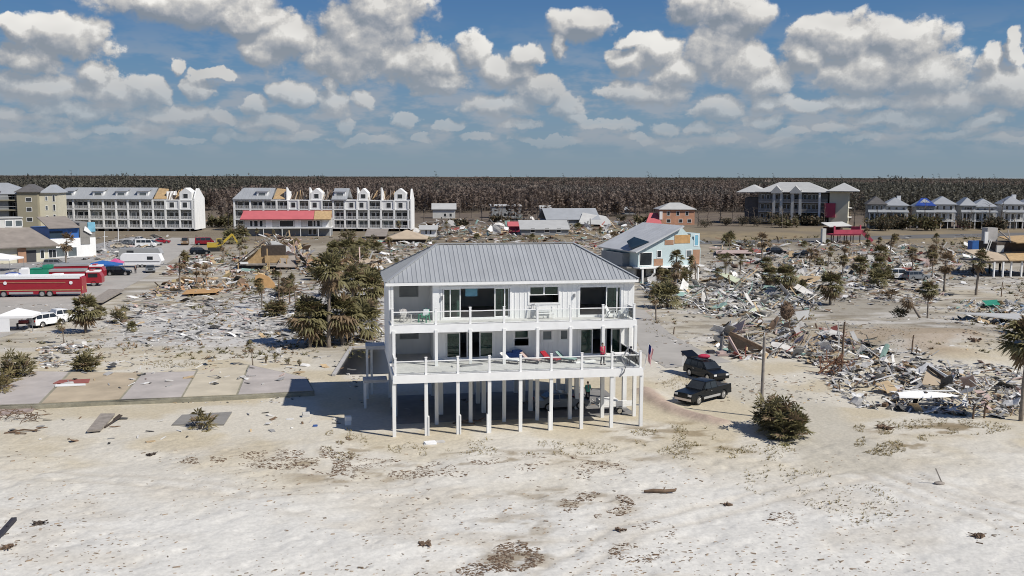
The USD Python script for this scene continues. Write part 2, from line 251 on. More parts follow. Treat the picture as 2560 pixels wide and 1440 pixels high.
pm('coral_roof', (0.48, 0.12, 0.13), 0.6, 0.08, 0.4); pm('teal_wall', (0.47, 0.57, 0.58), 0.7, 0.05, 0.5); pm('orange_wall', (0.46, 0.24, 0.15), 0.8, 0.15, 0.6); pm('brick_brown', (0.33, 0.19, 0.12), 0.85, 0.15, 1.0); pm('olive_wall', (0.27, 0.245, 0.175), 0.8, 0.08, 0.4); pm('cream_wall', (0.54, 0.51, 0.40), 0.75, 0.06, 0.4); pm('grey_wall', (0.24, 0.25, 0.255), 0.8, 0.08, 0.5); pm('pale_wall', (0.52, 0.515, 0.49), 0.75, 0.08, 0.5); pm('red_wall', (0.40, 0.05, 0.09), 0.7, 0.15, 0.6); pm('dark_roof', (0.10, 0.095, 0.095), 0.85, 0.2, 0.6); pm('brown_roof', (0.24, 0.21, 0.185), 0.9, 0.15, 0.5); pm('tan_roof', (0.42, 0.34, 0.25), 0.9, 0.12, 0.5); pm('white_roof', (0.42, 0.42, 0.41), 0.6, 0.08, 0.4); pm('blue_panel', (0.03, 0.12, 0.36), 0.5, 0.15, 0.6); pm('sky_panel', (0.16, 0.38, 0.50), 0.6, 0.2, 0.6); pm('pale_metal', (0.50, 0.51, 0.52), 0.5, 0.1, 0.4); pm('tarp_blue', (0.03, 0.065, 0.27), 0.4, 0.2, 1.0); pm('tarp_white', (0.80, 0.80, 0.80), 0.55, 0.03, 0.6); pm('green_plastic', (0.02, 0.26, 0.15), 0.4, 0.1); pm('navy', (0.012, 0.03, 0.05), 0.5, 0.2, 0.6); pm('shadow_black', (0.006, 0.009, 0.014), 0.3, 0.2, 0.5); pm('stone_grey', (0.22, 0.21, 0.195), 0.85, 0.15, 0.6)
pm('asphalt', (0.27, 0.265, 0.26), 0.9, 0.14, 0.35, 0.006, 20); pm('sandy_asphalt', (0.35, 0.33, 0.30), 0.9, 0.12, 0.25, 0.006, 15); pm('dark_asphalt', (0.12, 0.115, 0.11), 0.9, 0.15, 0.1); pm('water', (0.02, 0.03, 0.04), 0.05, 0.2, 0.3)
leaf('palm_green', (0.19, 0.17, 0.08)); leaf('palm_yellow', (0.225, 0.185, 0.085)); leaf('palm_dead', (0.245, 0.175, 0.105)); leaf('bush_dark', (0.13, 0.118, 0.058)); leaf('bush_olive', (0.19, 0.165, 0.08)); leaf('thicket_dark', (0.075, 0.068, 0.044)); pm('palm_bark', (0.22, 0.185, 0.15), 0.9, 0.25, 3.0, stretch=(1, 1, 2)); pm('bark', (0.13, 0.105, 0.085), 0.9, 0.3, 3.0)
pm('skin', (0.42, 0.26, 0.18), 0.6, 0.05); pm('hair', (0.02, 0.015, 0.012), 0.6, 0.1); pm('cloth_red', (0.38, 0.02, 0.06), 0.8, 0.1); pm('cloth_dark', (0.03, 0.03, 0.04), 0.85, 0.1); pm('cloth_teal', (0.12, 0.42, 0.32), 0.8, 0.1); pm('cloth_blue', (0.04, 0.10, 0.32), 0.8, 0.1); pm('rust', (0.16, 0.075, 0.04), 0.85, 0.3, 2.0)
for n, c in dict(white=(0.68, 0.67, 0.65), pale=(0.50, 0.485, 0.46), grey=(0.30, 0.295, 0.29), dark=(0.07, 0.068, 0.065), tan=(0.46, 0.345, 0.21), brown=(0.19, 0.125, 0.08), teal=(0.24, 0.36, 0.32), pink=(0.42, 0.32, 0.29), yellow=(0.44, 0.36, 0.20), lime=(0.54, 0.58, 0.42), orange=(0.40, 0.235, 0.13), blue=(0.14, 0.20, 0.28), red=(0.28, 0.09, 0.075)).items(): pm('debris_' + n, c, 0.8, 0.18, 1.2)
DEBRIS_COL = {k[7:]: None for k in MAT if k.startswith('debris_')}
DEBRIS_COL.update(white=(0.68, 0.67, 0.65), pale=(0.50, 0.485, 0.46), grey=(0.30, 0.295, 0.29), dark=(0.07, 0.068, 0.065), tan=(0.46, 0.345, 0.21), brown=(0.19, 0.125, 0.08), teal=(0.24, 0.36, 0.32), pink=(0.42, 0.32, 0.29), yellow=(0.44, 0.36, 0.20), lime=(0.54, 0.58, 0.42), orange=(0.40, 0.235, 0.13), blue=(0.14, 0.20, 0.28), red=(0.28, 0.09, 0.075))

# ---------------------------------------------------------------- ground
HX, HY, HYAW = -8.90, 71.88, 0.1762                       # front left pile of the white house
def house_xy(x, y):
    dx, dy = np.asarray(x) - HX, np.asarray(y) - HY; c, s = math.cos(HYAW), math.sin(HYAW); return c * dx + s * dy, -s * dx + c * dy
def blob(x, y, px, py, rx, ry, turn=0.0):
    """1 in the middle of an ellipse on the ground, 0 outside; rx, ry in metres"""
    o = G(px, py); dx, dy = x - o[0], y - o[1]; c, s = math.cos(turn), math.sin(turn)
    return np.clip(1 - np.sqrt(((c * dx + s * dy) / rx) ** 2 + ((-s * dx + c * dy) / ry) ** 2), 0, 1)
BERM = np.array([G(1612, 978)[:2], G(1640, 1005)[:2], G(1690, 1030)[:2], G(1750, 1048)[:2], G(1800, 1058)[:2]])
def seg_dist(x, y, P):
    best = np.full(np.shape(x), 1e9)
    for a, b in zip(P[:-1], P[1:]):
        d = b - a; t = np.clip(((x - a[0]) * d[0] + (y - a[1]) * d[1]) / (d @ d), 0, 1); best = np.minimum(best, np.hypot(x - a[0] - t * d[0], y - a[1] - t * d[1]))
    return best
TRACKS = [np.array([G(*p)[:2] for p in P]) for P in (((2010, 1105), (2130, 1165), (2300, 1235), (2620, 1345)), ((2080, 1120), (2250, 1190), (2620, 1290)), ((1380, 1440), (1560, 1330), (1900, 1240), (2140, 1190)), ((-40, 1180), (300, 1200), (640, 1235), (1000, 1200)))]
def height(x, y):
    x, y = np.asarray(x, float), np.asarray(y, float); p = np.stack([x / 7.0, y / 5.0, 0 * x], -1)
    near = 1 - sstep(y, 66, 74)
    h = (meshkit.fbm(p, 4, 3) - 0.5) * (0.55 * near + 0.10 * (1 - sstep(y, 80, 200)))
    lx, ly = house_xy(x, y); inside = (1 - sstep(np.abs(lx - 10), 11, 14)) * (1 - sstep(np.abs(ly - 8), 7.5, 10)); h = h * (1 - inside)
    for P in TRACKS:
        d = seg_dist(x, y, P); h = h - 0.05 * np.exp(-((d - 0.85) / 0.22) ** 2)
    h = h + 1.5 * sstep(blob(x, y, 2250, 838, 24, 15), 0, 0.7) + 0.8 * sstep(blob(x, y, 2420, 880, 18, 9), 0, 0.8)
    h = h + 0.42 * np.exp(-(seg_dist(x, y, BERM) / 0.9) ** 2) * (0.7 + 0.6 * meshkit.fbm(np.stack([x * 1.2, y * 1.2, 0 * x], -1), 3, 9))
    return h
def gz(x, y):
    xs, ys, H = GRID; i = min(max(int(np.searchsorted(xs, x)) - 1, 0), len(xs) - 2); j = min(max(int(np.searchsorted(ys, y)) - 1, 0), len(ys) - 2)
    u, v = (x - xs[i]) / (xs[i + 1] - xs[i]), (y - ys[j]) / (ys[j + 1] - ys[j])
    return float((1 - v) * ((1 - u) * H[j, i] + u * H[j, i + 1]) + v * ((1 - u) * H[j + 1, i] + u * H[j + 1, i + 1]))
def GG(px, py): p = G(px, py); return np.array([p[0], p[1], gz(p[0], p[1])])
def ground_tint(x, y):
    n = lambda s, sd, sy=1.0: meshkit.fbm(np.stack([x / s, y / s * sy, 0 * x], -1), 5, sd)
    W, B, S, T, D = map(np.array, ((0.585, 0.57, 0.53), (0.465, 0.41, 0.305), (0.31, 0.285, 0.24), (0.185, 0.155, 0.115), (0.125, 0.10, 0.08)))
    mix = lambda a, b, k: a * (1 - k[..., None]) + b * k[..., None]
    jit = (n(14, 21) - 0.5) * 14
    c = mix(np.broadcast_to(W, x.shape + (3,)), B, sstep(y + jit * 1.5, 55, 77) * (0.5 + 0.5 * sstep(n(5, 4), 0.35, 0.6)))
    c = mix(c, S, sstep(y + jit * 2, 98, 116) * (0.45 + 0.55 * sstep(n(18, 5), 0.35, 0.6)))
    c = mix(c, T, sstep(y + jit * 4, 205, 330)); c = mix(c, D, sstep(y + jit * 4, 370, 415))
    c = mix(c, np.array([0.27, 0.215, 0.13]), 0.75 * sstep(blob(x, y, 2150, 585, 190, 55), 0, 0.5) * sstep(n(30, 8), 0.3, 0.6))
    c = mix(c, np.array([0.17, 0.14, 0.10]), 0.62 * sstep(y, 98, 120) * sstep(n(3.2, 51, 2.0), 0.52, 0.66)); c = mix(c, np.array([0.52, 0.50, 0.47]), 0.6 * sstep(y, 98, 112) * (1 - sstep(y, 180, 260)) * sstep(n(7, 52, 2.2), 0.55, 0.66))
    for px, py, rx, ry in ((620, 800, 22, 26), (800, 770, 20, 30), (500, 820, 12, 12)): c = mix(c, np.array([0.46, 0.45, 0.435]), 0.85 * sstep(blob(x, y, px, py, rx, ry), 0, 0.35) * (0.45 + 0.55 * sstep(n(4, 61, 3.0), 0.36, 0.55)))
    c = mix(c, np.array([0.435, 0.38, 0.295]), 0.32 * (1 - sstep(y, 66, 74)) * sstep(n(6.5, 71, 1.9), 0.48, 0.68))
    for P in TRACKS: c = mix(c, np.array([0.44, 0.40, 0.335]), 0.45 * np.exp(-((seg_dist(x, y, P) - 0.85) / 0.35) ** 2))
    # dry grass and seaweed stains
    st = sstep(n(1.6, 31, 1.8), 0.50, 0.64)
    for px, py, rx, ry, k in ((1650, 1085, 7, 3.5, .8), (1750, 1120, 6, 2.5, .7), (1420, 1140, 10, 2.5, .6), (1180, 1150, 6, 2.5, .5), (700, 1150, 5.5, 1.8, .8), (840, 1140, 2.4, 3.5, .9), (1060, 1160, 4, 2, .5), (2225, 1115, 4.0, 2.8, 1.), (2330, 1075, 8, 2.4, .9), (1490, 1265, 3.4, 1.8, .8), (860, 1190, 5, 2.6, .7), (1290, 1320, 3.5, 4, .6), (1400, 1235, 5, 2.2, .6), (1120, 1230, 5, 1.8, .45), (1000, 1130, 5, 2.6, .6), (1290, 1395, 2.6, 2.2, .9), (1590, 1380, 2, 1.2, .7), (1700, 1060, 2, 1.2, .6), (2420, 1060, 5, 2, .8), (1620, 840, 5, 4, .5), (1690, 950, 4, 2.4, .4)):
        c = mix(c, np.array([0.20, 0.145, 0.075]), 0.8 * k * sstep(blob(x, y, px, py, rx, ry), 0, 0.55) * st)
    c = mix(c, np.array([0.36, 0.275, 0.23]), 0.85 * np.exp(-(seg_dist(x, y, BERM) / 1.0) ** 4))
    c = mix(c, np.array([0.33, 0.25, 0.17]), 0.6 * sstep(blob(x, y, 2300, 870, 26, 9), 0, 0.5) * sstep(n(6, 12), 0.4, 0.6))
    # the sandy track on the right
    tr = np.array([G(1680, 870)[:2], G(1850, 960)[:2], G(1990, 1020)[:2], G(2060, 1090)[:2], G(2130, 1150)[:2]])
    c = mix(c, np.array([0.44, 0.41, 0.345]), 0.85 * (1 - sstep(seg_dist(x, y, tr), 2.4, 4.4)))
    return c * (0.93 + 0.14 * n(0.9, 40))[..., None]
def axis_steps(lo, a, b, hi, step, grow):
    s = list(np.arange(a, b + 1e-6, step)); d = step
    while s[-1] < hi: d *= grow; s.append(s[-1] + d)
    d = step; out = [a]
    while out[-1] > lo: d *= grow; out.append(out[-1] - d)
    return np.array(out[:0:-1] + s)
def build_ground():
    xs, ys = axis_steps(-16000, -42, 44, 16000, 0.26, 1.05), axis_steps(-600, 42, 104, 19000, 0.24, 1.022)
    X, Y = np.meshgrid(xs, ys); H = height(X, Y)
    # footprints and small hollows in the open sand
    m = (Y < 72) & (Y > 42) & (np.abs(X) < 44); q = np.stack([X * 1.1, Y * 1.5, 0 * X], -1)
    H = H + np.where(m, -0.07 * sstep(meshkit.noise(q * 1.1, 77), 0.64, 0.88) - 0.03 * sstep(meshkit.noise(q * 2.2, 78), 0.6, 0.9), 0)
    global GRID; GRID = (xs, ys, H)
    mb = MB(); nx, ny = len(xs), len(ys); i = (np.arange(ny - 1)[:, None] * nx + np.arange(nx - 1)[None]).ravel()
    mb.add(np.stack([X, Y, H], -1).reshape(-1, 3), np.vstack([np.c_[i, i + 1, i + nx + 1], np.c_[i, i + nx + 1, i + nx]]), ground_tint(X, Y).reshape(-1, 3))
    m = usdkit.mesh(stage, '/World/ground', mb.mesh(), MAT['sand'], smooth=True)
    UsdGeom.PrimvarsAPI(m).CreatePrimvar('tint', Sdf.ValueTypeNames.Color3fArray, 'vertex').Set(Vt.Vec3fArray.FromNumpy(mb.cols().astype(np.float32)))
    tag('/World/ground', None, None, None, 'structure')
build_ground()
def ribbon(name, left, right, mat, lift=0.015, step=2.0):
    """a road between two outlines given as photograph points on the ground, laid over the ground"""
    A, B = np.array([G(*p)[:2] for p in left]), np.array([G(*p)[:2] for p in right])
    def res(P, n):
        d = np.r_[0, np.cumsum(np.linalg.norm(np.diff(P, axis=0), axis=1))]; t = np.linspace(0, d[-1], n); return np.c_[np.interp(t, d, P[:, 0]), np.interp(t, d, P[:, 1])]
    n = int(max(np.linalg.norm(np.diff(A, axis=0), axis=1).sum(), np.linalg.norm(np.diff(B, axis=0), axis=1).sum()) / step) + 2; A, B = res(A, n), res(B, n)
    m = max(2, int(np.linalg.norm(A - B, axis=1).max() / step) + 1); t = np.linspace(0, 1, m)[None, :, None]; P = A[:, None] * (1 - t) + B[:, None] * t
    H = height(P[..., 0], P[..., 1]) + lift; v = np.concatenate([P, H[..., None]], -1).reshape(-1, 3); i = (np.arange(n - 1)[:, None] * m + np.arange(m - 1)[None]).ravel()
    f = np.vstack([np.c_[i, i + m + 1, i + m], np.c_[i, i + 1, i + m + 1]])
    nz = np.cross(v[f[:, 1]] - v[f[:, 0]], v[f[:, 2]] - v[f[:, 0]])[:, 2].mean()
    structure(name, (v, f if nz > 0 else f[:, ::-1]), mat)
ribbon('coast_road', [(-420, 830), (-150, 780), (60, 716), (240, 655), (380, 612), (430, 594)], [(-330, 905), (-40, 858), (205, 778), (370, 690), (470, 625), (505, 596)], 'sandy_asphalt', 0.015, 4.0)
ribbon('parking_lot', [(-500, 700), (-200, 668), (0, 640), (230, 612), (330, 592)], [(-420, 826), (-150, 776), (60, 712), (240, 651), (380, 608)], 'asphalt', 0.019, 6.0)
ribbon('driveway', [(1560, 770), (1580, 830), (1606, 882), (1665, 920)], [(1610, 775), (1680, 838), (1745, 872), (1830, 905)], 'sandy_asphalt', 0.02, 1.5)
ribbon('back_road', [(1640, 604), (1900, 600), (2250, 588), (2640, 580)], [(1640, 613), (1900, 608), (2250, 597), (2640, 589)], 'dark_asphalt', 0.02, 8.0)
# ---------------------------------------------------------------- the white house on piles
ZD0, ZD1, ZU0, ZU1, EAVE, RIDGE = 4.135, 4.75, 7.44, 8.06, 11.24, 13.96
WY, BACK, WX0, WX1 = 5.75, 13.95, 0.05, 20.4              # front wall plane, back wall, side walls
house = thing('stilt_house', 'three storey white house on tall piles with grey metal hip roof', 'house', (HX, HY, 0), HYAW)
BAY = 2.44; S2 = [3.547 + 2.7355 * i for i in range(7)]
def post(x, y, z0, z1, w=0.26, name='pile', mat='pile_white'): put(house, name, MB().box((x, y, (z0 + z1) / 2), (w, w, z1 - z0)), mat)
for i in range(9): post(i * BAY, 0.16, -0.5, ZD0 + 0.25)
for x in S2: post(x, 3.38, -0.5, ZD1 - 0.05, 0.28)
for x in S2 + [0.2]: post(x, 3.38, ZD1, ZU0 + 0.2, 0.24, 'deck_post')
for yy in (6.4, 9.8, 13.4):
    for x in (0.4, 4.2, 7.8, 11.8, 15.8, 20.0): post(x, yy, -0.5, ZD1 - 0.3, 0.34)
put(house, 'ground_slab', MB().b2((0.3, 3.9, -0.4), (20.2, 13.9, 0.05)), 'shade_slab')  # slab colour darkened to deepen the shade below the house
for x in (BAY, 2 * BAY, 3 * BAY, 5 * BAY): put(house, 'pile_sleeve', MB().box((x + (0.17 if x < 6 else -0.17), 0.13, 0.55), (0.1, 0.3, 1.9)), 'pile_white')
# decks
def deck(x0, x1, y0, y1, z0, z1):
    put(house, 'deck_floor', MB().b2((x0, y0 + 0.06, z1 - 0.14), (x1, y1, z1)), 'deck_grey')
    f = put(house, 'fascia', MB().b2((x0 - 0.1, y0 - 0.05, z0), (x1 + 0.1, y0 + 0.056, z1 + 0.01)), 'white_trim')
    put(house, 'fascia', MB().b2((x0 - 0.1, y0 + 0.06, z0), (x0 - 0.004, y1, z1)), 'white_trim'); put(house, 'fascia', MB().b2((x1 + 0.004, y0 + 0.06, z0), (x1 + 0.1, y1, z1)), 'white_trim')
    m = MB()
    for y in np.arange(y0 + 0.5, y1, 0.6): m.b2((x0, y, z0 + 0.06), (x1, y + 0.06, z1 - 0.145))
    put(house, 'joists', m, 'white_paint', kind='stuff')
deck(0.02, 8 * BAY - 0.02, 0, WY - 0.006, ZD0, ZD1); deck(0.0, 19.98, 3.38, WY - 0.006, ZU0, ZU1)
put(house, 'porch_floor', MB().b2((0.2, WY, ZD1 - 0.3), (3.55, 9.0, ZD1)), 'deck_grey'); put(house, 'porch_floor', MB().b2((0.2, WY, ZU1 - 0.5), (3.55, 9.0, ZU1)), 'deck_grey')
def railing(xs, y, z, x_end, side=None):
    for x in xs:
        p = put(house, 'railing_post', MB().box((x, y, z + 0.65), (0.17, 0.17, 1.3)), 'white_trim'); put(p, 'post_cap', MB().box((x, y, z + 1.32), (0.21, 0.21, 0.05)), 'white_trim')
    for a, b in zip(xs[:-1], xs[1:]):
        put(house, 'rail', MB().b2((a + 0.085, y - 0.045, z + 1.0), (b - 0.085, y + 0.045, z + 1.07)), 'white_trim')
        put(house, 'glass_panel', MB().b2((a + 0.09, y - 0.008, z + 0.1), (b - 0.09, y + 0.008, z + 0.995)), 'clear_glass')
        put(house, 'rail', MB().b2((a + 0.085, y - 0.03, z + 0.05), (b - 0.085, y + 0.03, z + 0.095)), 'white_trim')
railing([0.12] + [i * BAY for i in range(1, 8)] + [8 * BAY - 0.12], 0.14, ZD1, 0)
railing([0.12] + S2[:-1] + [19.86], 3.5, ZU1, 0)
for x, y0, y1, z in ((0.12, 0.25, 3.26, ZD1), (8 * BAY - 0.12, 0.25, 5.6, ZD1), (0.12, 3.6, 5.6, ZU1), (19.86, 3.6, 5.6, ZU1)):
    put(house, 'rail', MB().b2((x - 0.04, y0, z + 1.0), (x + 0.04, y1, z + 1.07)), 'white_trim'); put(house, 'glass_panel', MB().b2((x - 0.008, y0, z + 0.1), (x + 0.008, y1, z + 0.995)), 'clear_glass')
# walls
from shapely.geometry import box as sbox, Polygon
from shapely.ops import unary_union
def wall_xz(holes, x0, x1, z0, z1, y0, y1):
    g = sbox(x0, z0, x1, z1).difference(unary_union([sbox(*h) for h in holes])) if holes else sbox(x0, z0, x1, z1)
    m = trimesh.util.concatenate([trimesh.creation.extrude_polygon(p, y1 - y0, engine='earcut') for p in getattr(g, 'geoms', [g])])
    v = np.array(m.vertices); v = np.c_[v[:, 0], y1 - v[:, 2], v[:, 1]]; return MB().add(v, m.faces)
UP = [(4.25, 8.12, 9.95, 10.66), (11.5, 9.29, 14.05, 10.72), (15.78, 8.12, 19.45, 10.6)]
LO = [(4.5, 4.80, 8.55, 7.05), (10.24, 5.72, 11.53, 7.07), (12.62, 6.15, 13.51, 7.0), (14.15, 6.15, 14.87, 7.02), (15.8, 4.80, 19.5, 7.05)]
for holes, z0, z1 in ((UP, ZU1, EAVE + 0.0), (LO, ZD1, ZU0 + 0.4)):
    w = put(house, 'front_wall', wall_xz(holes, 3.55, WX1, z0, z1, WY, WY + 0.2), 'white_paint')
    for x in np.arange(3.85, 20.3, 0.405):                # board and batten
        segs = [(z0 + 0.02, z1 - 0.02)]
        for h in holes:
            if h[0] - 0.16 < x < h[2] + 0.16: segs = [s for a, b in segs for s in ((a, min(b, h[1] - 0.16)), (max(a, h[3] + 0.16), b)) if s[1] - s[0] > 0.1]
        for a, b in segs: put(w, 'batten', MB().b2((x - 0.025, WY - 0.028, a), (x + 0.025, WY - 0.001, b)), 'white_paint')
put(house, 'side_wall', MB().b2((WX0 - 0.1, 5.5, ZD1 - 0.6), (WX0 + 0.1, BACK, EAVE)), 'white_paint'); put(house, 'side_wall', MB().b2((WX1, WY - 0.004, ZD1 - 0.6), (WX1 + 0.15, BACK, EAVE)), 'white_paint')
put(house, 'back_wall', MB().b2((WX0 + 0.1, BACK - 0.2, ZD1), (WX1, BACK, EAVE)), 'white_paint')
put(house, 'porch_wall', MB().b2((0.15, 9.0, ZD1), (3.55, 9.2, ZU1 - 0.5)), 'white_paint'); pw = put(house, 'porch_wall', MB().b2((0.15, 9.0, ZU1), (3.55, 9.2, EAVE)), 'white_paint')
put(house, 'porch_wall', MB().b2((3.55, WY + 0.2, ZD1), (3.75, 9.2, EAVE)), 'white_paint'); put(house, 'corner_trim', MB().b2((3.5, WY - 0.06, ZU1), (4.02, WY - 0.03, EAVE - 0.05)), 'white_trim')
for z0, z1 in ((9.7, 10.5), (6.1, 6.9)):
    w = put(house, 'porch_window', MB().b2((1.0, 8.95, z0 - 0.08), (2.6, 8.996, z1 + 0.08)), 'grey_wall'); put(w, 'pane', MB().b2((1.08, 8.93, z0), (2.52, 8.946, z1)), 'grey_glass')
put(house, 'interior_floor', MB().b2((3.75, WY + 0.2, ZD1 - 0.25), (WX1, BACK - 0.2, ZD1)), 'interior'); put(house, 'interior_floor', MB().b2((3.75, WY + 0.2, ZU0 + 0.3), (WX1, BACK - 0.2, ZU1)), 'interior'); put(house, 'attic_ceiling', MB().b2((WX0 + 0.1, WY + 0.2, EAVE - 0.3), (WX1, BACK - 0.2, EAVE - 0.2)), 'interior')
put(house, 'underside', MB().b2((0.15, WY + 0.0, ZD1 - 0.45), (WX1, BACK - 0.2, ZD1 - 0.31)), 'wood_dark')  # coloured dark so that the space between the piles reads as shaded
for x in (10.2, 15.3): put(house, 'partition', MB().b2((x, 7.2, ZD1), (x + 0.12, BACK - 0.2, ZU0 + 0.3)), 'interior'); put(house, 'partition', MB().b2((x, 7.2, ZU1), (x + 0.12, BACK - 0.2, EAVE - 0.3)), 'interior')
def ring(x0, z0, x1, z1, w, y0, y1):
    return MB().b2((x0, y0, z0), (x1, y1, z0 + w)).b2((x0, y0, z1 - w), (x1, y1, z1)).b2((x0, y0, z0 + w), (x0 + w, y1, z1 - w)).b2((x1 - w, y0, z0 + w), (x1, y1, z1 - w))
def sliding_door(h, leaves, top):
    x0, z0, x1, z1 = h; d = put(house, 'sliding_door', ring(x0 - 0.1, z0 - 0.06, x1 + 0.1, z1 + 0.12, 0.16, WY - 0.05, WY + 0.16), 'white_trim')
    for a, b, dy in leaves:
        l = put(d, 'door_leaf', ring(a, z0 + 0.08, b, z1 - 0.03, 0.09, WY + 0.03 + dy, WY + 0.075 + dy), 'white_trim'); put(d, 'pane', MB().b2((a + 0.09, WY + 0.045 + dy, z0 + 0.17), (b - 0.09, WY + 0.06 + dy, z1 - 0.12)), 'green_glass')
        put(d, 'curtain', MB().b2((a + 0.05, WY + 0.35, z0 + 0.02), (b - 0.05, WY + 0.38, z1 + 0.05)), 'grey_wall')
sliding_door(UP[0], [(4.36, 5.0, 0.0), (4.85, 5.82, 0.055), (8.6, 9.5, 0.0), (9.2, 9.85, 0.055)], 1); sliding_door(UP[2], [(18.1, 19.1, 0.0), (18.85, 19.4, 0.055)], 1)
sliding_door(LO[0], [(4.6, 5.75, 0.0), (7.35, 8.5, 0.0), (6.3, 6.75, 0.055)], 0); sliding_door(LO[4], [(15.9, 17.0, 0.0), (17.7, 18.2, 0.055), (18.6, 19.45, 0.0)], 0)
def window(h, mullion, half=True, open_=False):
    x0, z0, x1, z1 = h; w = put(house, 'window', ring(x0 - 0.12, z0 - 0.12, x1 + 0.12, z1 + 0.1, 0.16, WY - 0.04, WY + 0.12), 'white_trim')
    xs = np.linspace(x0 + 0.04, x1 - 0.04, mullion + 1); zm = (z0 + z1) / 2 - (0.12 if open_ else 0)
    for a, b in zip(xs[:-1], xs[1:]):
        if half:
            put(w, 'sash', ring(a, zm - 0.04, b, z1 - 0.02, 0.07, WY + 0.02, WY + 0.06), 'white_trim'); put(w, 'pane', MB().b2((a + 0.07, WY + 0.03, zm + 0.03), (b - 0.07, WY + 0.045, z1 - 0.09)), 'green_glass')
            put(w, 'blind', MB().b2((a + 0.03, WY + 0.16, zm), (b - 0.03, WY + 0.18, z1)), 'grey_wall')
        else:
            put(w, 'sash', ring(a, z0 + 0.02, b, z1 - 0.02, 0.06, WY + 0.02, WY + 0.06), 'white_trim'); put(w, 'pane', MB().b2((a + 0.06, WY + 0.03, z0 + 0.08), (b - 0.06, WY + 0.045, z1 - 0.08)), 'grey_glass')
window(UP[1], 2); window(LO[1], 1); window(LO[2], 1, False); window(LO[3], 1, False)
# roof: four planes of standing seam sheets
RX0, RX1, RY0, RY1, IN = -0.32, 20.77, 5.28, 14.42, 4.57
rf = put(house, 'roof', MB().add([(RX0 + .1, RY0 + .1, EAVE - .03), (RX1 - .1, RY0 + .1, EAVE - .03), (RX1 - .1, RY1 - .1, EAVE - .03), (RX0 + .1, RY1 - .1, EAVE - .03), (RX0 + IN, (RY0 + RY1) / 2, RIDGE - .07), (RX1 - IN, (RY0 + RY1) / 2, RIDGE - .07)],
     [[0, 1, 5], [0, 5, 4], [1, 2, 5], [2, 3, 4], [2, 4, 5], [3, 0, 4], [0, 2, 1], [0, 3, 2]]), 'metal_roof')
def roof_plane(a, b, up):                                  # eave line a-b, vector from the eave to the ridge height
    a, b, up = map(np.asarray, (a, b, up)); L = np.linalg.norm(b - a); e = (b - a) / L; n = np.cross(e, up); n /= np.linalg.norm(n); k = max(8, round(L / 0.37)); w = L / k
    for i in range(k):
        u0, u1 = i * w, (i + 1) * w; t0, t1 = (min(1, u / IN, (L - u) / IN) for u in (u0, u1)); q = lambda u, t: a + e * u + up * max(t, 0.0)
        m = MB(); m.add([q(u0, 0), q(u1, 0), q(u1, t1), q(u0, t0), q(u0, 0) - n * .02, q(u1, 0) - n * .02, q(u1, t1) - n * .02, q(u0, t0) - n * .02], [[0, 1, 2], [0, 2, 3], [4, 6, 5], [4, 7, 6], [0, 4, 5], [0, 5, 1]])
        if t1 > 0.02: m.bar(q(u1, 0) + n * .02, q(u1, t1) + n * .02, 0.035, 0.045, n)
        put(rf, 'roof_panel', m, 'metal_roof_light' if i % 3 else 'metal_roof')
sl = lambda dx, dy: np.array([dx, dy, RIDGE - EAVE])
roof_plane((RX0, RY0, EAVE), (RX1, RY0, EAVE), sl(0, IN)); roof_plane((RX0, RY1, EAVE), (RX0, RY0, EAVE), sl(IN, 0)); roof_plane((RX1, RY0, EAVE), (RX1, RY1, EAVE), sl(-IN, 0)); roof_plane((RX1, RY1, EAVE), (RX0, RY1, EAVE), sl(0, -IN))
cy = (RY0 + RY1) / 2
for p, q in (((RX0, RY0, EAVE), (RX0 + IN, cy, RIDGE)), ((RX1, RY0, EAVE), (RX1 - IN, cy, RIDGE)), ((RX0 + IN, cy, RIDGE), (RX1 - IN, cy, RIDGE)), ((RX0, RY1, EAVE), (RX0 + IN, cy, RIDGE)), ((RX1, RY1, EAVE), (RX1 - IN, cy, RIDGE))):
    put(rf, 'ridge_cap', MB().bar(np.add(p, (0, 0, .06)), np.add(q, (0, 0, .06)), 0.24, 0.05), 'metal_roof_light')
put(house, 'eave_fascia', MB().b2((RX0, RY0 + .02, EAVE - .27), (RX1, RY0 + .07, EAVE - .01)).b2((RX0, RY1 - .07, EAVE - .27), (RX1, RY1 - .02, EAVE - .01)).b2((RX0 + .02, RY0 + .07, EAVE - .27), (RX0 + .07, RY1 - .07, EAVE - .01)).b2((RX1 - .07, RY0 + .07, EAVE - .27), (RX1 - .02, RY1 - .07, EAVE - .01)), 'white_trim')
put(house, 'soffit', MB().b2((RX0 + .07, RY0 + .07, EAVE - .25), (RX1 - .07, WY + .1, EAVE - .2)).b2((RX0 + .07, WY + .1, EAVE - .25), (3.5, 9.0, EAVE - .2)), 'white_trim')
post(0.2, 5.62, ZU1, EAVE - 0.2, 0.24, 'deck_post'); post(20.2, 5.62, ZD1, ZU0 + .1, 0.24, 'deck_post')
# entry deck and stair on the left side
m = MB().b2((-1.75, 13.2, ZD1 - .3), (-0.05, 15.2, ZD1)); put(house, 'entry_deck', m, 'deck_grey')
put(house, 'stair_landing', MB().b2((-2.1, 9.6, 2.2), (-0.05, 11.2, 2.45)), 'deck_grey')
for x, y, t in ((-1.65, 13.3, ZD1 - .3), (-1.2, 15.0, ZD1 - .3), (-1.95, 9.7, 2.2), (-1.95, 11.1, 2.2)): post(x, y, -0.4, t, 0.2, 'stair_post')
put(house, 'wall_lamp', MB().box((4.25, WY - .1, 9.9), (.12, .14, .3)), 'steel_grey'); put(house, 'wall_lamp', MB().box((15.35, WY - .1, 9.9), (.12, .14, .3)), 'steel_grey')
put(house, 'window_picture', MB().box((6.8, 6.6, 10.2), (1.0, .04, .65)), 'sky_panel', label='pale blue picture inside the upper doorway')
HL = local(np.array([HX, HY, 0]), HYAW)
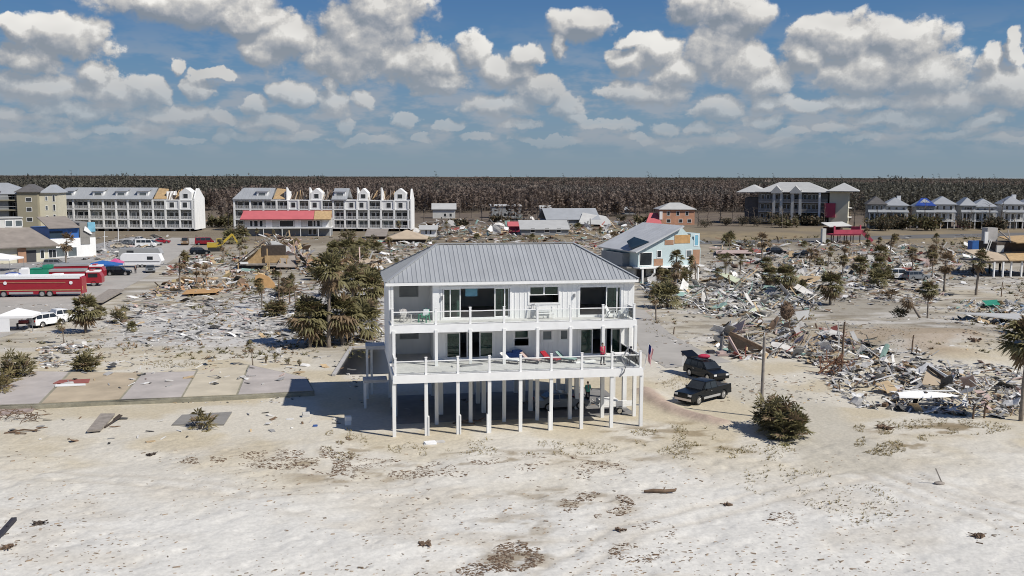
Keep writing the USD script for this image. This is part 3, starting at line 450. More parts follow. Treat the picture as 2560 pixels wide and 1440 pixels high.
def at_house(name, label, cat, x, y, z, rz=0.0, group=None): return thing(name, label, cat, HL((x, y, z)), HYAW + rz, group)
# furniture on the decks
def deck_chair(label, x, y, z, rz, mat, cushion=None, group=None):
    t = at_house('deck_chair', label, 'chair', x, y, z, rz, group)
    m = MB()
    for k in range(5): m.bar((-.24 + k * .12, .12, .36), (-.24 + k * .12, -.38, .42), .1, .02)
    put(t, 'seat', m, mat)
    m = MB()
    for k in range(5): m.bar((-.24 + k * .12, .16, .34), (-.26 + k * .13, .48, 1.02 - .03 * abs(k - 2)), .1, .02)
    put(t, 'backrest', m, mat)
    for sx in (-.33, .33): put(t, 'armrest', MB().bar((sx, -.42, .62), (sx, .36, .60), .12, .03), mat); put(t, 'leg', MB().bar((sx, -.38, 0), (sx, -.38, .6), .05, .1), mat); put(t, 'leg', MB().bar((sx, .42, 0), (sx, .1, .6), .05, .08), mat)
    if cushion: put(t, 'cushion', MB().box((0, .33, .72), (.46, .07, .55), R3('x', -.42)), cushion)
    return t
deck_chair('green deck chair with white cushion on the upper left porch', 2.75, 5.0, ZU1, -.5, 'green_plastic', 'tarp_white')
deck_chair('pale grey deck chair at the far left of the upper porch', 1.25, 5.2, ZU1, .4, 'concrete')
deck_chair('white deck chair left of the two by the upper right door', 18.3, 4.9, ZU1, 1.0, 'white_paint'); deck_chair('white deck chair in the right corner of the upper deck', 19.35, 4.7, ZU1, -.6, 'white_paint')
b = at_house('deck_bench', 'white slatted bench below the double window of the upper deck', 'bench', 12.75, 5.3, ZU1)
m = MB()
for k in range(4): m.box((0, -.2 + .11 * k, .44), (1.5, .09, .03))
put(b, 'seat', m, 'white_paint'); m = MB()
for k in range(4): m.box((0, .24, .6 + .13 * k), (1.5, .03, .1))
put(b, 'backrest', m, 'white_paint')
for x in (-.68, .68): put(b, 'leg', MB().box((x, -.16, .22), (.07, .07, .43)), 'white_paint'); put(b, 'leg', MB().box((x, .2, .5), (.07, .07, 1.0)), 'white_paint')
put(at_house('standing_fan', 'grey stand leaning on the wall left of the white bench', 'stand', 11.55, 5.4, ZU1), 'pole', MB().bar((0, 0, 0), (.1, .1, 1.15), .08).bar((.1, .1, 1.15), (.4, .1, 1.2), .06).box((0, 0, .03), (.4, .4, .05)), 'steel_grey')
def lounger(label, x, y, rz, mat):
    t = at_house('lounge_chair', label, 'lounge chair', x, y, ZD1, rz, 'low lounge chairs on the lower deck')
    put(t, 'seat', MB().box((0, 0, .32), (.62, 1.2, .09)), mat); put(t, 'backrest', MB().box((0, .8, .55), (.62, .75, .08), R3('x', .7)), mat); put(t, 'frame', MB().box((0, 0, .24), (.68, 1.3, .05)).bar((-.3, -.55, 0), (-.3, -.55, .24), .05).bar((.3, -.55, 0), (.3, -.55, .24), .05).bar((-.3, .55, 0), (-.3, .55, .24), .05).bar((.3, .55, 0), (.3, .55, .24), .05), 'cloth_dark')
lounger('lounge chair with white and green cushion left of the deck centre', 9.75, 3.4, .9, 'white_paint'); lounger('lounge chair with pinkish cushion between two posts', 11.4, 3.3, .9, 'debris_pink'); lounger('lounge chair with red cushion in the middle of the lower deck', 13.0, 3.3, .7, 'car_red'); lounger('lounge chair with pale green cushion right of the red one', 14.3, 3.2, .9, 'debris_teal')
solo('folded_tarp', MB().box(HL((10.2, 5.2, ZD1 + .35)), (1.3, .7, .5), HYAW).box(HL((10.4, 5.1, ZD1 + .68)), (.7, .5, .18), HYAW + .3), 'cloth_blue', 'blue bundle under the lower left window of the white house', 'bundle')
for lab, x, mt in (('pale plank lying on the lower deck near the first door', 5.6, 'debris_pale'), ('dark cushion lying flat on the lower deck by the left door', 6.3, 'steel_grey'), ('white board lying on the lower deck left of the red figure', 15.6, 'white_paint')):
    solo('deck_board', MB().box(HL((x, 3.0, ZD1 + .06)), (1.9, .35, .1), HYAW + .35), mt, lab, 'board')
t = at_house('patio_table', 'white patio table with grey frame right of the red figure', 'table', 18.6, 2.6, ZD1); put(t, 'table_top', MB().box((0, 0, .73), (1.3, .8, .05)), 'white_paint')
for sx in (-.55, .55):
    for sy in (-.32, .32): put(t, 'leg', MB().bar((sx, sy, 0), (sx * .95, sy * .95, .71), .05), 'steel_grey')
t = at_house('tripod', 'dark tripod standing at the right end of the lower deck', 'tripod', 19.0, 1.4, ZD1)
for k in range(3): put(t, 'leg', MB().bar((.4 * math.cos(k * 2.1), .4 * math.sin(k * 2.1), 0), (0, 0, 1.35), .04), 'cloth_dark')
put(t, 'camera_head', MB().box((0, 0, 1.42), (.16, .14, .14)), 'cloth_dark')
solo('bent_gutter', MB().tube(HL([(18.35, -.14, 6.5), (18.05, -.16, 6.0), (17.8, -.14, 5.5), (18.1, -.2, 4.95), (17.95, -.25, 4.5), (17.6, -.2, 4.1)]), .06, 6).tube(HL([(18.6, -.12, 6.3), (18.9, -.2, 6.0), (19.2, -.14, 5.2)]), .03, 5), 'steel_grey', 'bent grey gutter pipe hanging over the right end of the lower deck', 'gutter', None, True)
# flag at the deck corner
t = thing('flag', 'striped red and white flag with blue corner hanging at the deck corner', 'flag', HL((8 * BAY + .12, -.05, 0)), HYAW)
put(t, 'flag_pole', MB().tube([(0, 0, 4.6), (.35, -.1, 6.75)], .025, 6), 'white_paint')
m = MB()
for i in range(13):
    a, b = i / 13, (i + 1) / 13; col = (0.42, 0.03, 0.05) if i % 2 == 0 else (0.7, 0.68, 0.66)
    for j in range(4):
        z1, z0 = 6.72 - j * .34, 6.72 - (j + 1) * .34; cc = (0.03, 0.04, 0.16) if (i < 7 and j < 2) else col
        w = lambda u, z: (.33 + u * (.34 + .05 * math.sin(z * 3)) - (6.72 - z) * .06, -.1 + .09 * math.sin(u * 9 + z * 2), z - u * .5)
        m.quad(w(a, z0), w(b, z0), w(b, z1), w(a, z1), cc)
put(t, 'flag_cloth', m, 'tinted')
# ---------------------------------------------------------------- buildings of the town
class Site:
    """a frame on the ground: local x along the front, y away from the camera, z up"""
    def __init__(s, name, label, cat, px0, px1, py0, py1=None, turn=0.0, group=None):
        a, b = G(px0, py0), G(px1, py1 if py1 is not None else py0); d = b - a; s.yaw = math.atan2(d[1], d[0]) + turn; s.L = float(np.hypot(d[0], d[1])); s.o = a
        s.path = thing(name, label, cat, (a[0], a[1], 0), s.yaw, group)
    def z(s, px, py, x=0.0, y=0.0): p = local(s.o, s.yaw)((x, y, 0)); return Z(px, py, p[1])
    def put(s, name, mb, mat, **k): return put(s.path, name, mb, mat, **k)
    def box(s, name, lo, hi, mat, **k): return s.put(name, MB().b2(lo, hi), mat, **k)
    def pane(s, x0, z0, x1, z1, y=0.0, mat='dark_glass', frame='white_trim', name='window'):
        w = s.put(name, MB().b2((x0 - .12, y - .07, z0 - .12), (x1 + .12, y - .004, z0)).b2((x0 - .12, y - .07, z1), (x1 + .12, y - .004, z1 + .12)).b2((x0 - .12, y - .07, z0), (x0, y - .004, z1)).b2((x1, y - .07, z0), (x1 + .12, y - .004, z1)), frame)
        put(w, 'pane', MB().b2((x0, y - .03, z0), (x1, y - .006, z1)), mat); return w
def slope(a, b, c, d, t=0.18):
    """a roof slab from its lower edge a-b to its upper edge d-c"""
    a, b, c, d = (np.asarray(p, float) for p in (a, b, c, d)); n = np.cross(b - a, d - a); n = n / np.linalg.norm(n) * t
    if n[2] < 0: n = -n
    v = np.array([a, b, c, d, a + n, b + n, c + n, d + n]); return MB().add(v, [[0, 2, 1], [0, 3, 2], [4, 5, 6], [4, 6, 7], [0, 1, 5], [0, 5, 4], [1, 2, 6], [1, 6, 5], [2, 3, 7], [2, 7, 6], [3, 0, 4], [3, 4, 7]])
def gable_wall(x0, x1, z0, z1, zt, y0, y1, xm=None):
    xm = (x0 + x1) / 2 if xm is None else xm; p = [(x0, z0), (x1, z0), (x1, z1), (xm, zt), (x0, z1)]; m = MB().prism(p, -y1, -y0); m.v[-1] = m.v[-1][:, [0, 2, 1]] * [1, -1, 1]; m.f[-1] = m.f[-1]; return m
def hip(x0, x1, y0, y1, z0, z1, over=0.5, inset=None):
    x0 -= over; x1 += over; y0 -= over; y1 += over; i = min((y1 - y0), (x1 - x0)) / 2 if inset is None else inset; ym = (y0 + y1) / 2
    if x1 - x0 < y1 - y0: xm = (x0 + x1) / 2; r = [(xm, y0 + i, z1), (xm, y1 - i, z1)]; f = [[0, 1, 4], [1, 2, 5], [1, 5, 4], [2, 3, 5], [3, 0, 4], [3, 4, 5]]
    else: r = [(x0 + i, ym, z1), (x1 - i, ym, z1)]; f = [[0, 1, 5], [0, 5, 4], [1, 2, 5], [2, 3, 4], [2, 4, 5], [3, 0, 4]]
    return MB().add([(x0, y0, z0), (x1, y0, z0), (x1, y1, z0), (x0, y1, z0)] + r, f).b2((x0, y0, z0 - .2), (x1, y1, z0 - .004))
def condo(name, label, px0, px1, colx, attic):
    s = Site(name, label, 'apartment building', px0, px1, 577.5, 577.2, -0.07); L, D = s.L, 11.5
    zs = [1.25, 4.3, 7.9, 11.1]
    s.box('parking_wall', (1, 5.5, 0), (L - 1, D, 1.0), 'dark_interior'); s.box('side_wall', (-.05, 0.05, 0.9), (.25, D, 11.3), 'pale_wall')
    s.put('side_wall', MB().add([(L, 0, .6), (L, D, .6), (L, D, 11.5), (L, 5.7, 15.1), (L, 3.2, 15.1), (L, 0, 11.5)] + [(L + .35, 0, .6), (L + .35, D, .6), (L + .35, D, 11.5), (L + .35, 5.7, 15.1), (L + .35, 3.2, 15.1), (L + .35, 0, 11.5)],
          [[0, 2, 1], [0, 3, 2], [0, 4, 3], [0, 5, 4], [6, 7, 8], [6, 8, 9], [6, 9, 10], [6, 10, 11], [0, 1, 7], [0, 7, 6], [1, 2, 8], [1, 8, 7], [2, 3, 9], [2, 9, 8], [3, 4, 10], [3, 10, 9], [4, 5, 11], [4, 11, 10], [5, 0, 6], [5, 6, 11]]), 'white_paint', label='sunlit white end wall')
    s.box('back_wall', (.25, 1.9, 1.25), (L - .004, 2.1, 11.1), 'grey_wall'); s.box('rear_wall', (.25, D - .3, 1.25), (L - .004, D, 11.1), 'grey_wall')  # recessed wall greyed, the balcony shade is put into its colour
    for z in zs: s.box('floor_slab', (-.1, -.02, z - .32), (L - .004, D - .4 if z == 11.1 else 1.896, z), 'white_paint')
    for x in np.linspace(2, L - 2, 9): s.box('pile', (x - .25, 1.2, 0), (x + .25, 1.7, .93), 'pale_wall')
    for k, c in enumerate(colx):
        x = c * L
        for z0, z1 in zip(zs[:-1], zs[1:]): s.box('column', (x - .3, -.1, z0), (x + .3, .3, z1 - .33), 'white_paint')
    for k, (a, b) in enumerate(zip(colx[:-1], colx[1:])):
        a, b = a * L + .3, b * L - .3
        for j, z in enumerate(zs[:-1]):
            solid = attic['rooms'].get(k, 9) <= j
            if solid:
                s.box('room_wall', (a, .15, z), (b, .35, z + 2.85), 'white_paint'); xm = (a + b) / 2 + RNG.uniform(-.5, .5); s.pane(xm - .75, z + .5, xm + .75, z + 2.3, .15)
                continue
            m = MB().b2((a, -.02, z + 1.0), (b, .06, z + 1.08))
            for x in np.arange(a + .1, b, .22): m.b2((x, 0, z + .05), (x + .05, .04, z + 1.0))
            s.put('railing', m, 'white_paint')
            for x0, x1 in ((a + .35, a + (b - a) * .46), (a + (b - a) * .56, b - .4)):
                s.pane(x0, z + .15, x1, z + 2.35, 1.9, 'dark_glass' if RNG.random() < .6 or j == 2 else 'grey_glass')
            if RNG.random() < .4: s.box('shutter', (a + .1, 1.75, z + .1), (a + .3, 1.85, z + 2.4), 'grey_wall')
    for (a, b, kind) in attic['roof']:
        a, b = a * L, b * L
        if kind == 'metal':
            s.put('roof', slope((a - .2, -.5, 11.15), (b, -.5, 11.15), (b, 5.4, 15.1), (a + (2.5 if a < 1 else 0), 5.4, 15.1)), 'metal_roof_light'); s.put('roof', slope((b, D + .5, 11.15), (a - .2, D + .5, 11.15), (a + (2.5 if a < 1 else 0), 5.42, 15.1), (b, 5.42, 15.1)), 'metal_roof_light')
            for x in np.arange(a + 2, b, 1.2): s.put('roof_seam', MB().bar((x, -.5, 11.38), (x, 5.4, 15.33), .08, .1), 'metal_roof')
        elif kind == 'wood': s.put('roof_deck', slope((a, .3, 11.3), (b, .3, 11.3), (b - .4, 4.2, 14.7), (a + .5, 5.0, 15.0)), 'wood_tan', label='bare wooden roof deck'); s.box('party_wall', (b - .2, 1, 11.1), (b, D - .5, 14.0), 'white_paint')
        elif kind == 'room': s.box('attic_room', (a, .4, 11.1), (b, 6, 13.6), 'white_paint'); s.put('attic_gable', gable_wall(a, b, 13.6, 13.7, 15.3, .4, 6), 'white_paint'); s.pane((a + b) / 2 - .8, 11.7, (a + b) / 2 + .8, 13.2, .4)
        elif kind == 'fin':
            m = MB().prism([(0.2, 11.1), (10, 11.1), (10, 11.6), (1.4, 15.4), (.2, 15.6)], 0, b - a); m.v[-1] = m.v[-1][:, [2, 0, 1]] + [a, 0, 0]; s.put('party_wall', m, 'white_paint')
        elif kind == 'ruin':
            for q in range(7): x = RNG.uniform(a, b); s.put('rafter', MB().bar((x, RNG.uniform(0, 3), 11.1), (x + RNG.uniform(-1.5, 1.5), RNG.uniform(3, 7), RNG.uniform(12.2, 14.8)), .18, .3), ['wood_grey', 'wood_tan', 'wood_brown'][q % 3])
            s.box('attic_wall', (a, 6.5, 11.1), (b, 6.8, 12.6), 'wood_dark')
    for c in attic['dormers']:
        x = c * L; s.box('dormer', (x - 1.9, 1.1, 12.0), (x + 1.9, 5, 13.9), 'white_paint'); s.put('dormer_roof', slope((x - 2.2, .8, 13.9), (x + 2.2, .8, 13.9), (x + 2.2, 5.4, 15.0), (x - 2.2, 5.4, 15.0)), 'metal_roof_light'); s.pane(x - 1.2, 12.6, x + 1.2, 13.5, 1.1, 'grey_glass')
    for i in range(5): x = RNG.uniform(.1, .9) * L; s.box('stored_crate', (x, 2.5, 0), (x + 1.5, 4, .9), ['wood_brown', 'grey_wall', 'white_paint'][i % 3])
condo('condo_block', 'long white four level condo block with grey metal roof mostly kept, left', 148, 493, [0.005, .112, .227, .332, .427, .514, .605, .698, .79, .895, .99],
      dict(rooms={8: 2, 9: 2}, roof=[(0, .70, 'metal'), (.705, .80, 'wood'), (.80, .89, 'ruin'), (.895, .985, 'room')], dormers=(.07, .29, .46, .62)))
condo('condo_block', 'long white condo block with torn off roof and bare gable walls, behind coral roof', 585, 1028, [.005, .095, .17, .245, .31, .37, .43, .50, .565, .63, .70, .765, .835, .91, .99],
      dict(rooms={4: 2, 6: 2, 9: 2, 10: 2, 12: 2, 13: 2}, roof=[(.0, .22, 'metal'), (.225, .29, 'wood'), (.30, .306, 'fin'), (.306, .42, 'ruin'), (.43, .437, 'fin'), (.44, .50, 'room'), (.50, .555, 'ruin'), (.56, .645, 'metal'), (.70, .707, 'fin'), (.71, .76, 'room'), (.765, .83, 'ruin'), (.835, .842, 'fin'), (.845, .91, 'ruin'), (.91, .975, 'room')], dormers=(.16, .60)))
# yellow condominium on the far left
s = Site('yellow_condo', 'yellow and olive apartment building with grey roof at the left edge', 'apartment building', -60, 146, 590, 588, 0.0); L = s.L; k = L / 206.0; X = lambda px: (px + 60) * k
s.box('rear_block', (0, 6, 0), (X(46), 16, 14.2), 'stone_grey'); s.box('olive_block', (X(46), 0, 0), (X(97), 14, 14.0), 'olive_wall'); s.box('cream_block', (X(97) + .004, 3, 0), (X(143), 16, 13.8), 'cream_wall')
s.box('balcony_wall', (0, 2.0, 1), (X(20), 5.99, 13.2), 'grey_wall')
for z in (2, 5.2, 8.4, 11.6): s.box('balcony_slab', (0, .6, z - .3), (X(45), 5.9, z), 'olive_wall'); s.box('balcony_rail', (0, .55, z + .9), (X(45), .65, z + 1.0), 'pale_wall'); s.pane(X(24), z + .2, X(40), z + 2.2, 6.0)
for z in (4.6, 7.9, 11.0): s.pane(X(69), z, X(82), z + 1.2, 0); s.pane(X(131), z, X(136), z + 2.0, 3.0); s.pane(X(112), z + .3, X(117), z + 1.6, 3.0, 'grey_glass')
s.put('roof', hip(X(46), X(97), 0, 14, 14.2, 16.6, .6), 'dark_roof'); s.put('roof', hip(X(97) + .7, X(143), 3, 16, 13.9, 16.4, .6), 'metal_roof_light'); s.put('roof', hip(0, X(45), 6, 16, 14.4, 17, .5), 'metal_roof_light'); s.put('roof', slope((X(0), 2, 13.3), (X(45), 2, 13.3), (X(45), 6, 15), (X(0), 6, 15)), 'metal_roof_light')
# beige low store and its roofs on the left
s = Site('beach_store', 'low beige store with big brown sloping roof at the left edge', 'store', -150, 142, 668, 652); L = s.L; k = L / 292; X = lambda px: (px + 150) * k
s.box('wall', (0, 0, 0), (X(142), 13, 3.6), 'cream_wall'); s.put('roof', slope((-1, -1.5, 3.4), (X(148), -1.2, 3.4), (X(110), 10, 7.2), (0, 10, 7.6), .25), 'brown_roof'); s.put('roof', slope((X(148), 20, 3.4), (-1, 20, 3.4), (0, 10, 7.6), (X(110), 10, 7.2), .25), 'brown_roof'); s.put('roof', slope((X(148), -1.2, 3.4), (X(148), 20, 3.4), (X(110), 10.3, 7.2), (X(110), 9.7, 7.2), .25), 'brown_roof')
s.box('doorway', (X(62), -.06, 0), (X(88), -.004, 2.7), 'dark_interior'); s.box('brown_bay', (X(40), -.4, 0), (X(61), -.004, 3.3), 'brick_brown')
for a in (100, 122, 132): s.pane(X(a), .8, X(a) + .7, 2.6, 0)
s.box('upper_wall', (X(-10), 9.8, 7.2), (X(92), 12, 9.6), 'pale_wall'); s.box('upper_roof', (X(-12), 9.5, 9.65), (X(94), 12.4, 9.9), 'white_roof')
for a in (14, 48, 74): s.pane(X(a), 7.8, X(a) + 1.4, 9.1, 9.8, 'grey_glass')
s = Site('surf_store', 'store with white walls, blue upper band and grey gable sign', 'store', 128, 241, 646, 640, 0.0); L = s.L; k = L / 113; X = lambda px: (px - 128) * k
s.box('wall', (0, 0, 0), (L, 14, 4.6), 'white_paint'); s.box('blue_band', (0, .3, 4.604), (X(200), 14, 7.0), 'blue_panel'); s.box('dark_opening', (0, .25, 4.7), (X(160), .29, 6.4), 'navy'); s.box('upper_gable', (X(202), .1, 4.61), (L, 14, 8.2), 'stone_grey'); s.box('sky_board', (X(222), -.1, 6.0), (L, .09, 8.3), 'sky_panel'); s.put('roof', slope((-.5, -.8, 7.05), (X(201), -.8, 7.05), (X(201), 9, 9.4), (0, 9, 9.4)), 'brown_roof'); s.box('grey_triangle', (X(203), -.12, 3.0), (X(226), .096, 4.6), 'stone_grey')
m = MB().prism([(0, 0), (1.6, -1.0), (2.0, -.9), (.9, .6), (.3, 1.0)], 0, .08); m.v[-1] = m.v[-1][:, [0, 2, 1]] * [1, 1, 1] + [X(211), -.26, 6.4]; s.put('bird_emblem', m, 'white_paint', label='white bird shaped emblem')
for a in (140, 170): s.pane(X(a), .3, X(a) + 2.0, 2.4, 0, 'grey_glass')
# coral roofed building
s = Site('coral_roof_building', 'two storey white building with long coral red roof', 'building', 612, 828, 591, 590, 0.0); L = s.L; k = L / 216; X = lambda px: (px - 612) * k
s.box('wall', (0, 0, 2.9), (L, 9, 5.7), 'pale_wall'); s.box('lower_wall', (0, 1.2, 0), (L, 9, 2.6), 'grey_wall'); s.box('floor_slab', (-.2, -1.2, 2.6), (L + .2, 9, 2.896), 'white_paint')
s.put('roof', slope((-1.2, -1.6, 5.4), (X(785), -1.6, 5.4), (X(785), 3.6, 8.0), (-.6, 3.6, 8.0), .25), 'coral_roof'); s.put('roof_deck', slope((X(786), -1.6, 5.4), (L + .2, -1.6, 5.4), (L + .2, 3.6, 8.0), (X(786), 3.6, 8.0), .2), 'wood_tan', label='bare plywood end of the roof'); s.put('roof', slope((L, 9.6, 5.4), (-1, 9.6, 5.4), (-1, 3.7, 8.0), (L, 3.7, 8.0), .25), 'coral_roof')
for a, b in ((626, 632), (636, 645), (650, 657), (700, 733), (770, 782), (784, 789), (793, 800)): s.pane(X(a), 3.2, X(b), 5.0, 0)
for a in (665, 737, 806): s.box('torn_panel', (X(a), -.2, 2.95), (X(a + 16), -.1, 5.3), 'white_paint')
for a in (612, 660, 706, 752, 796, 826): s.box('post', (X(a) - .1, -1.1, 0), (X(a) + .1, -.9, 2.6), 'white_paint')
for a in (770, 782): s.pane(X(a), .4, X(a) + 1.1, 2.2, 1.2)
# collapsed tan house
s = Site('collapsed_house', 'collapsed wooden house with tan gable and broken brown porch', 'house', 592, 742, 676, 674, 0.0); L = s.L; k = L / 150; X = lambda px: (px - 592) * k
s.put('gable_wall', gable_wall(X(600), X(668), 1.2, 1.4, 5.2, 3.0, 3.3, X(662)), 'wood_tan'); s.put('roof', slope((X(590), .5, 1.2), (X(590), 9, 1.0), (X(655), 9, 5.4), (X(658), 1.5, 5.5)), 'wood_dark'); s.box('wall', (X(660), 2.5, 1.3), (X(720), 2.8, 2.8), 'wood_tan'); s.box('dark_room', (X(652), 2.9, 2.7), (X(712), 6, 4.9), 'wood_dark'); s.box('floor', (X(596), 1, .9), (X(728), 8, 1.2), 'wood_grey'); s.box('void', (X(600), 2.2, 0), (X(658), 7, .89), 'dark_interior'); s.put('porch_roof', slope((X(690), -.5, .5), (X(742), .5, .4), (X(735), 4, 2.6), (X(700), 3, 2.4)), 'brown_roof')
for a in (595, 668, 672, 700, 716): s.box('post', (X(a) - .12, .8, 0), (X(a) + .12, 1.05, 4.4 if a == 668 else 2.2), 'wood_tan')
s.box('white_board', (X(600), .6, 1.25), (X(620), .7, 1.7), 'white_paint')
# teal house
s = Site('teal_house', 'damaged pale teal gabled house with big grey roof and orange boards', 'house', 1594, 1768, 706, 702, 0.20); L, D = s.L, 13.0; k = L / 174; X = lambda px: (px - 1594) * k
zt = 10.2
s.box('lower_wall', (.2, 1.5, 0), (L - .2, D, 2.7), 'pale_wall'); s.box('middle_wall', (0, 0, 2.9), (L, D, 6.0), 'teal_wall'); s.box('floor_slab', (-.4, -1.4, 2.65), (L, 1.496, 2.896), 'white_paint'); s.put('gable', gable_wall(-.5, L, 6.004, 6.1, zt, 0, .3, X(1712)), 'teal_wall'); s.box('teal_block', (X(1742), .31, 6.004), (L, 5, 8.9), 'teal_wall')
s.put('roof', slope((-1.0, D + .6, 5.7), (-1.0, -1.0, 5.6), (X(1712), -1.0, zt + .1), (X(1712), D + .6, zt + .1), .25), 'pale_metal'); s.put('roof', slope((L + .8, -.2, 7.0), (L + .8, D, 7.0), (X(1712), D, zt), (X(1712), 5.2, zt), .25), 'metal_roof')
[s.put('roof_seam', MB().bar((-1.0 + .02, y, 5.9), (X(1712) - .02, y, zt + .37), .05, .06), 'metal_roof') for y in np.arange(-.4, D, 1.3)]
s.put('roof_tarp', slope((-.9, 1.0, 6.25), (2.6, .2, 7.3), (1.9, 4.5, 8.0), (.3, 4.5, 7.2), .3), 'navy', label='dark blue torn tarp on the roof')
s.put('exposed_boards', MB().b2((X(1693), -.06, 7.1), (X(1737), -.004, 8.7)), 'wood_orange'); s.put('exposed_boards', MB().b2((X(1666), -.05, 6.9), (X(1691), -.004, 7.8)), 'brick_brown'); s.put('exposed_boards', MB().b2((X(1637), -.05, 3.0), (X(1662), -.004, 4.3)), 'brick_brown'); s.put('exposed_boards', MB().b2((X(1746), -.05, 2.95), (X(1766), -.004, 5.8)), 'brick_brown')
s.pane(X(1599), 3.2, X(1631), 5.5, 0); s.pane(X(1646), 4.6, X(1656), 5.8, 0); s.pane(X(1750), 6.6, X(1760), 8.6, 0, 'sky_panel'); s.pane(X(1728), 4.4, X(1742), 5.7, 0, 'grey_glass')
for a in (1598, 1630, 1664, 1700, 1724, 1752): s.box('column', (X(a) - .15, -1.3, 0), (X(a) + .15, -1.0, 2.65), 'white_paint')
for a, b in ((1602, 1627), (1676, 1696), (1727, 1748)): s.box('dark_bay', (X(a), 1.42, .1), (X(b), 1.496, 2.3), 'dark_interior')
s.box('side_porch', (-1.8, 1.0, 2.6), (-.004, D, 2.85), 'stone_grey'); s.box('side_porch_wall', (-1.6, 3.0, 2.86), (-.004, D - 2, 5.3), 'grey_wall')
# hotel at the forest edge
s = Site('hotel', 'three storey grey hotel with broad pale hip roof and red corner', 'hotel', 1856, 2100, 560, 560, -0.42); L = s.L; k = L / 244; X = lambda px: (px - 1856) * k
s.box('wall', (X(1890), 3, 0), (X(2052), 20, 13.0), 'stone_grey'); s.box('left_wing', (X(1856), 6, 0), (X(1888), 20, 11), 'dark_roof'); s.box('white_tower', (X(2056), 0, 0), (X(2098), 20, 14.0), 'cream_wall'); s.box('red_bay', (X(2045), -.6, 3.4), (X(2070), -.004, 9.2), 'red_wall'); s.box('stair_post', (X(2031), .4, 0), (X(2036), 1.2, 13.4), 'white_paint')
s.put('roof', hip(X(1890), X(2050), 1.5, 21, 13.6, 17.6, 1.2, 9), 'white_roof'); s.put('roof', hip(X(1846), X(1900), 4, 21, 13.4, 16.4, 1.5, 6), 'white_roof'); s.put('roof', hip(X(2050) + 1.4, X(2112), -1, 21, 14.2, 17.4, 1.6, 8), 'white_roof')
for z in (1.6, 5.6, 9.6): s.box('balcony_slab', (X(1892), 1.0, z - .5), (X(2052), 2.99, z), 'concrete'); s.box('balcony_rail', (X(1892), .9, z + .1), (X(2052), 1.0, z + 1.1), 'stone_grey')
for a in (1925, 1942, 1968, 1986): s.box('column', (X(a), .6, 0), (X(a) + 1.1, 1.3, 14.4), 'pale_wall')
for z in (2.0, 6.0, 10.0):
    for a in (1897, 1910, 1931, 1949, 1958, 1976, 1996, 2006, 2016, 2024): s.pane(X(a), z, X(a) + 1.2, z + 2.4, 3.0)
for a in (1934, 1978): s.put('roof_gable', gable_wall(X(a) - 2.2, X(a) + 2.2, 13.0, 13.8, 16.2, 0, 4), 'pale_wall')
for i, (a, z) in enumerate(((2104, 3.2), (2104, 7.0))): s.box('side_balcony', (X(2098) + .004, 2, z), (X(2106), 10, z + .25), 'white_paint')
# the row of houses on the far right
rows = [(2170, 2208, 18, 'grey_wall'), (2212, 2262, 21, 'pale_wall'), (2290, 2330, 22, 'grey_wall'), (2332, 2380, 21, 'pale_wall'), (2402, 2432, 19, 'grey_wall'), (2434, 2482, 20, 'pale_wall'), (2506, 2550, 19, 'pale_wall'), (2552, 2600, 18, 'grey_wall')]
rl = ['leftmost row house with dark broken roof by the forest', 'pale row house with twin hip roof, second from the left in the row', 'row house under a bright blue roof tarp', 'pale row house right of the blue tarped one', 'narrow grey row house with red garage', 'wide pale row house right of the red garage', 'row house with white chimney block near the right edge', 'grey row house cut by the right edge of the row']
for i, (a, b, h, mt) in enumerate(rows):
    s = Site('row_house', rl[i], 'house', a, b, 571, 571, -0.3, 'stilt houses in the far right row'); L = s.L; top = Z((a + b) / 2, 491 + (i % 3) * 3, s.o[1])
    s.box('wall', (0, 1, 3.0), (L, 12, top - 3.0), mt); s.put('roof', hip(0, L, 1, 12, top - 3.0, top, .8), 'metal_roof_light' if i not in (0,) else 'dark_roof')
    s.box('porch_floor', (-.2, -1.2, 2.7), (L + .2, 11.9, 2.99), 'white_paint'); s.put('porch_roof', slope((-.4, -1.6, 6.2), (L + .4, -1.6, 6.2), (L + .2, 1, 7.2), (-.2, 1, 7.2)), 'metal_roof')
    for x in np.linspace(.2, L - .2, 4): s.box('post', (x - .15, -1.1, 0), (x + .15, -.8, 6.1), 'white_paint')
    for x in np.linspace(1.0, L - 1.8, 3): s.pane(x, 3.6, x + .9, 5.6, 1.0); s.pane(x, top - 5.2, x + .9, top - 3.7, 1.0)
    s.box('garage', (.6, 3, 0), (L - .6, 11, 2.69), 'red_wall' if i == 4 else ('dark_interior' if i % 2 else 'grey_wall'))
    if i == 2: s.put('roof_tarp', slope((-.7, .1, top - 2.75), (L + .6, .1, top - 2.75), (L - 2.2, 5.6, top + .1), (2.2, 5.6, top + .1), .15), 'tarp_blue')
    if i in (1, 6): s.box('chimney', (L * .6, 6, top - 2.5), (L * .6 + 1.4, 7.4, top + .6), 'white_paint')
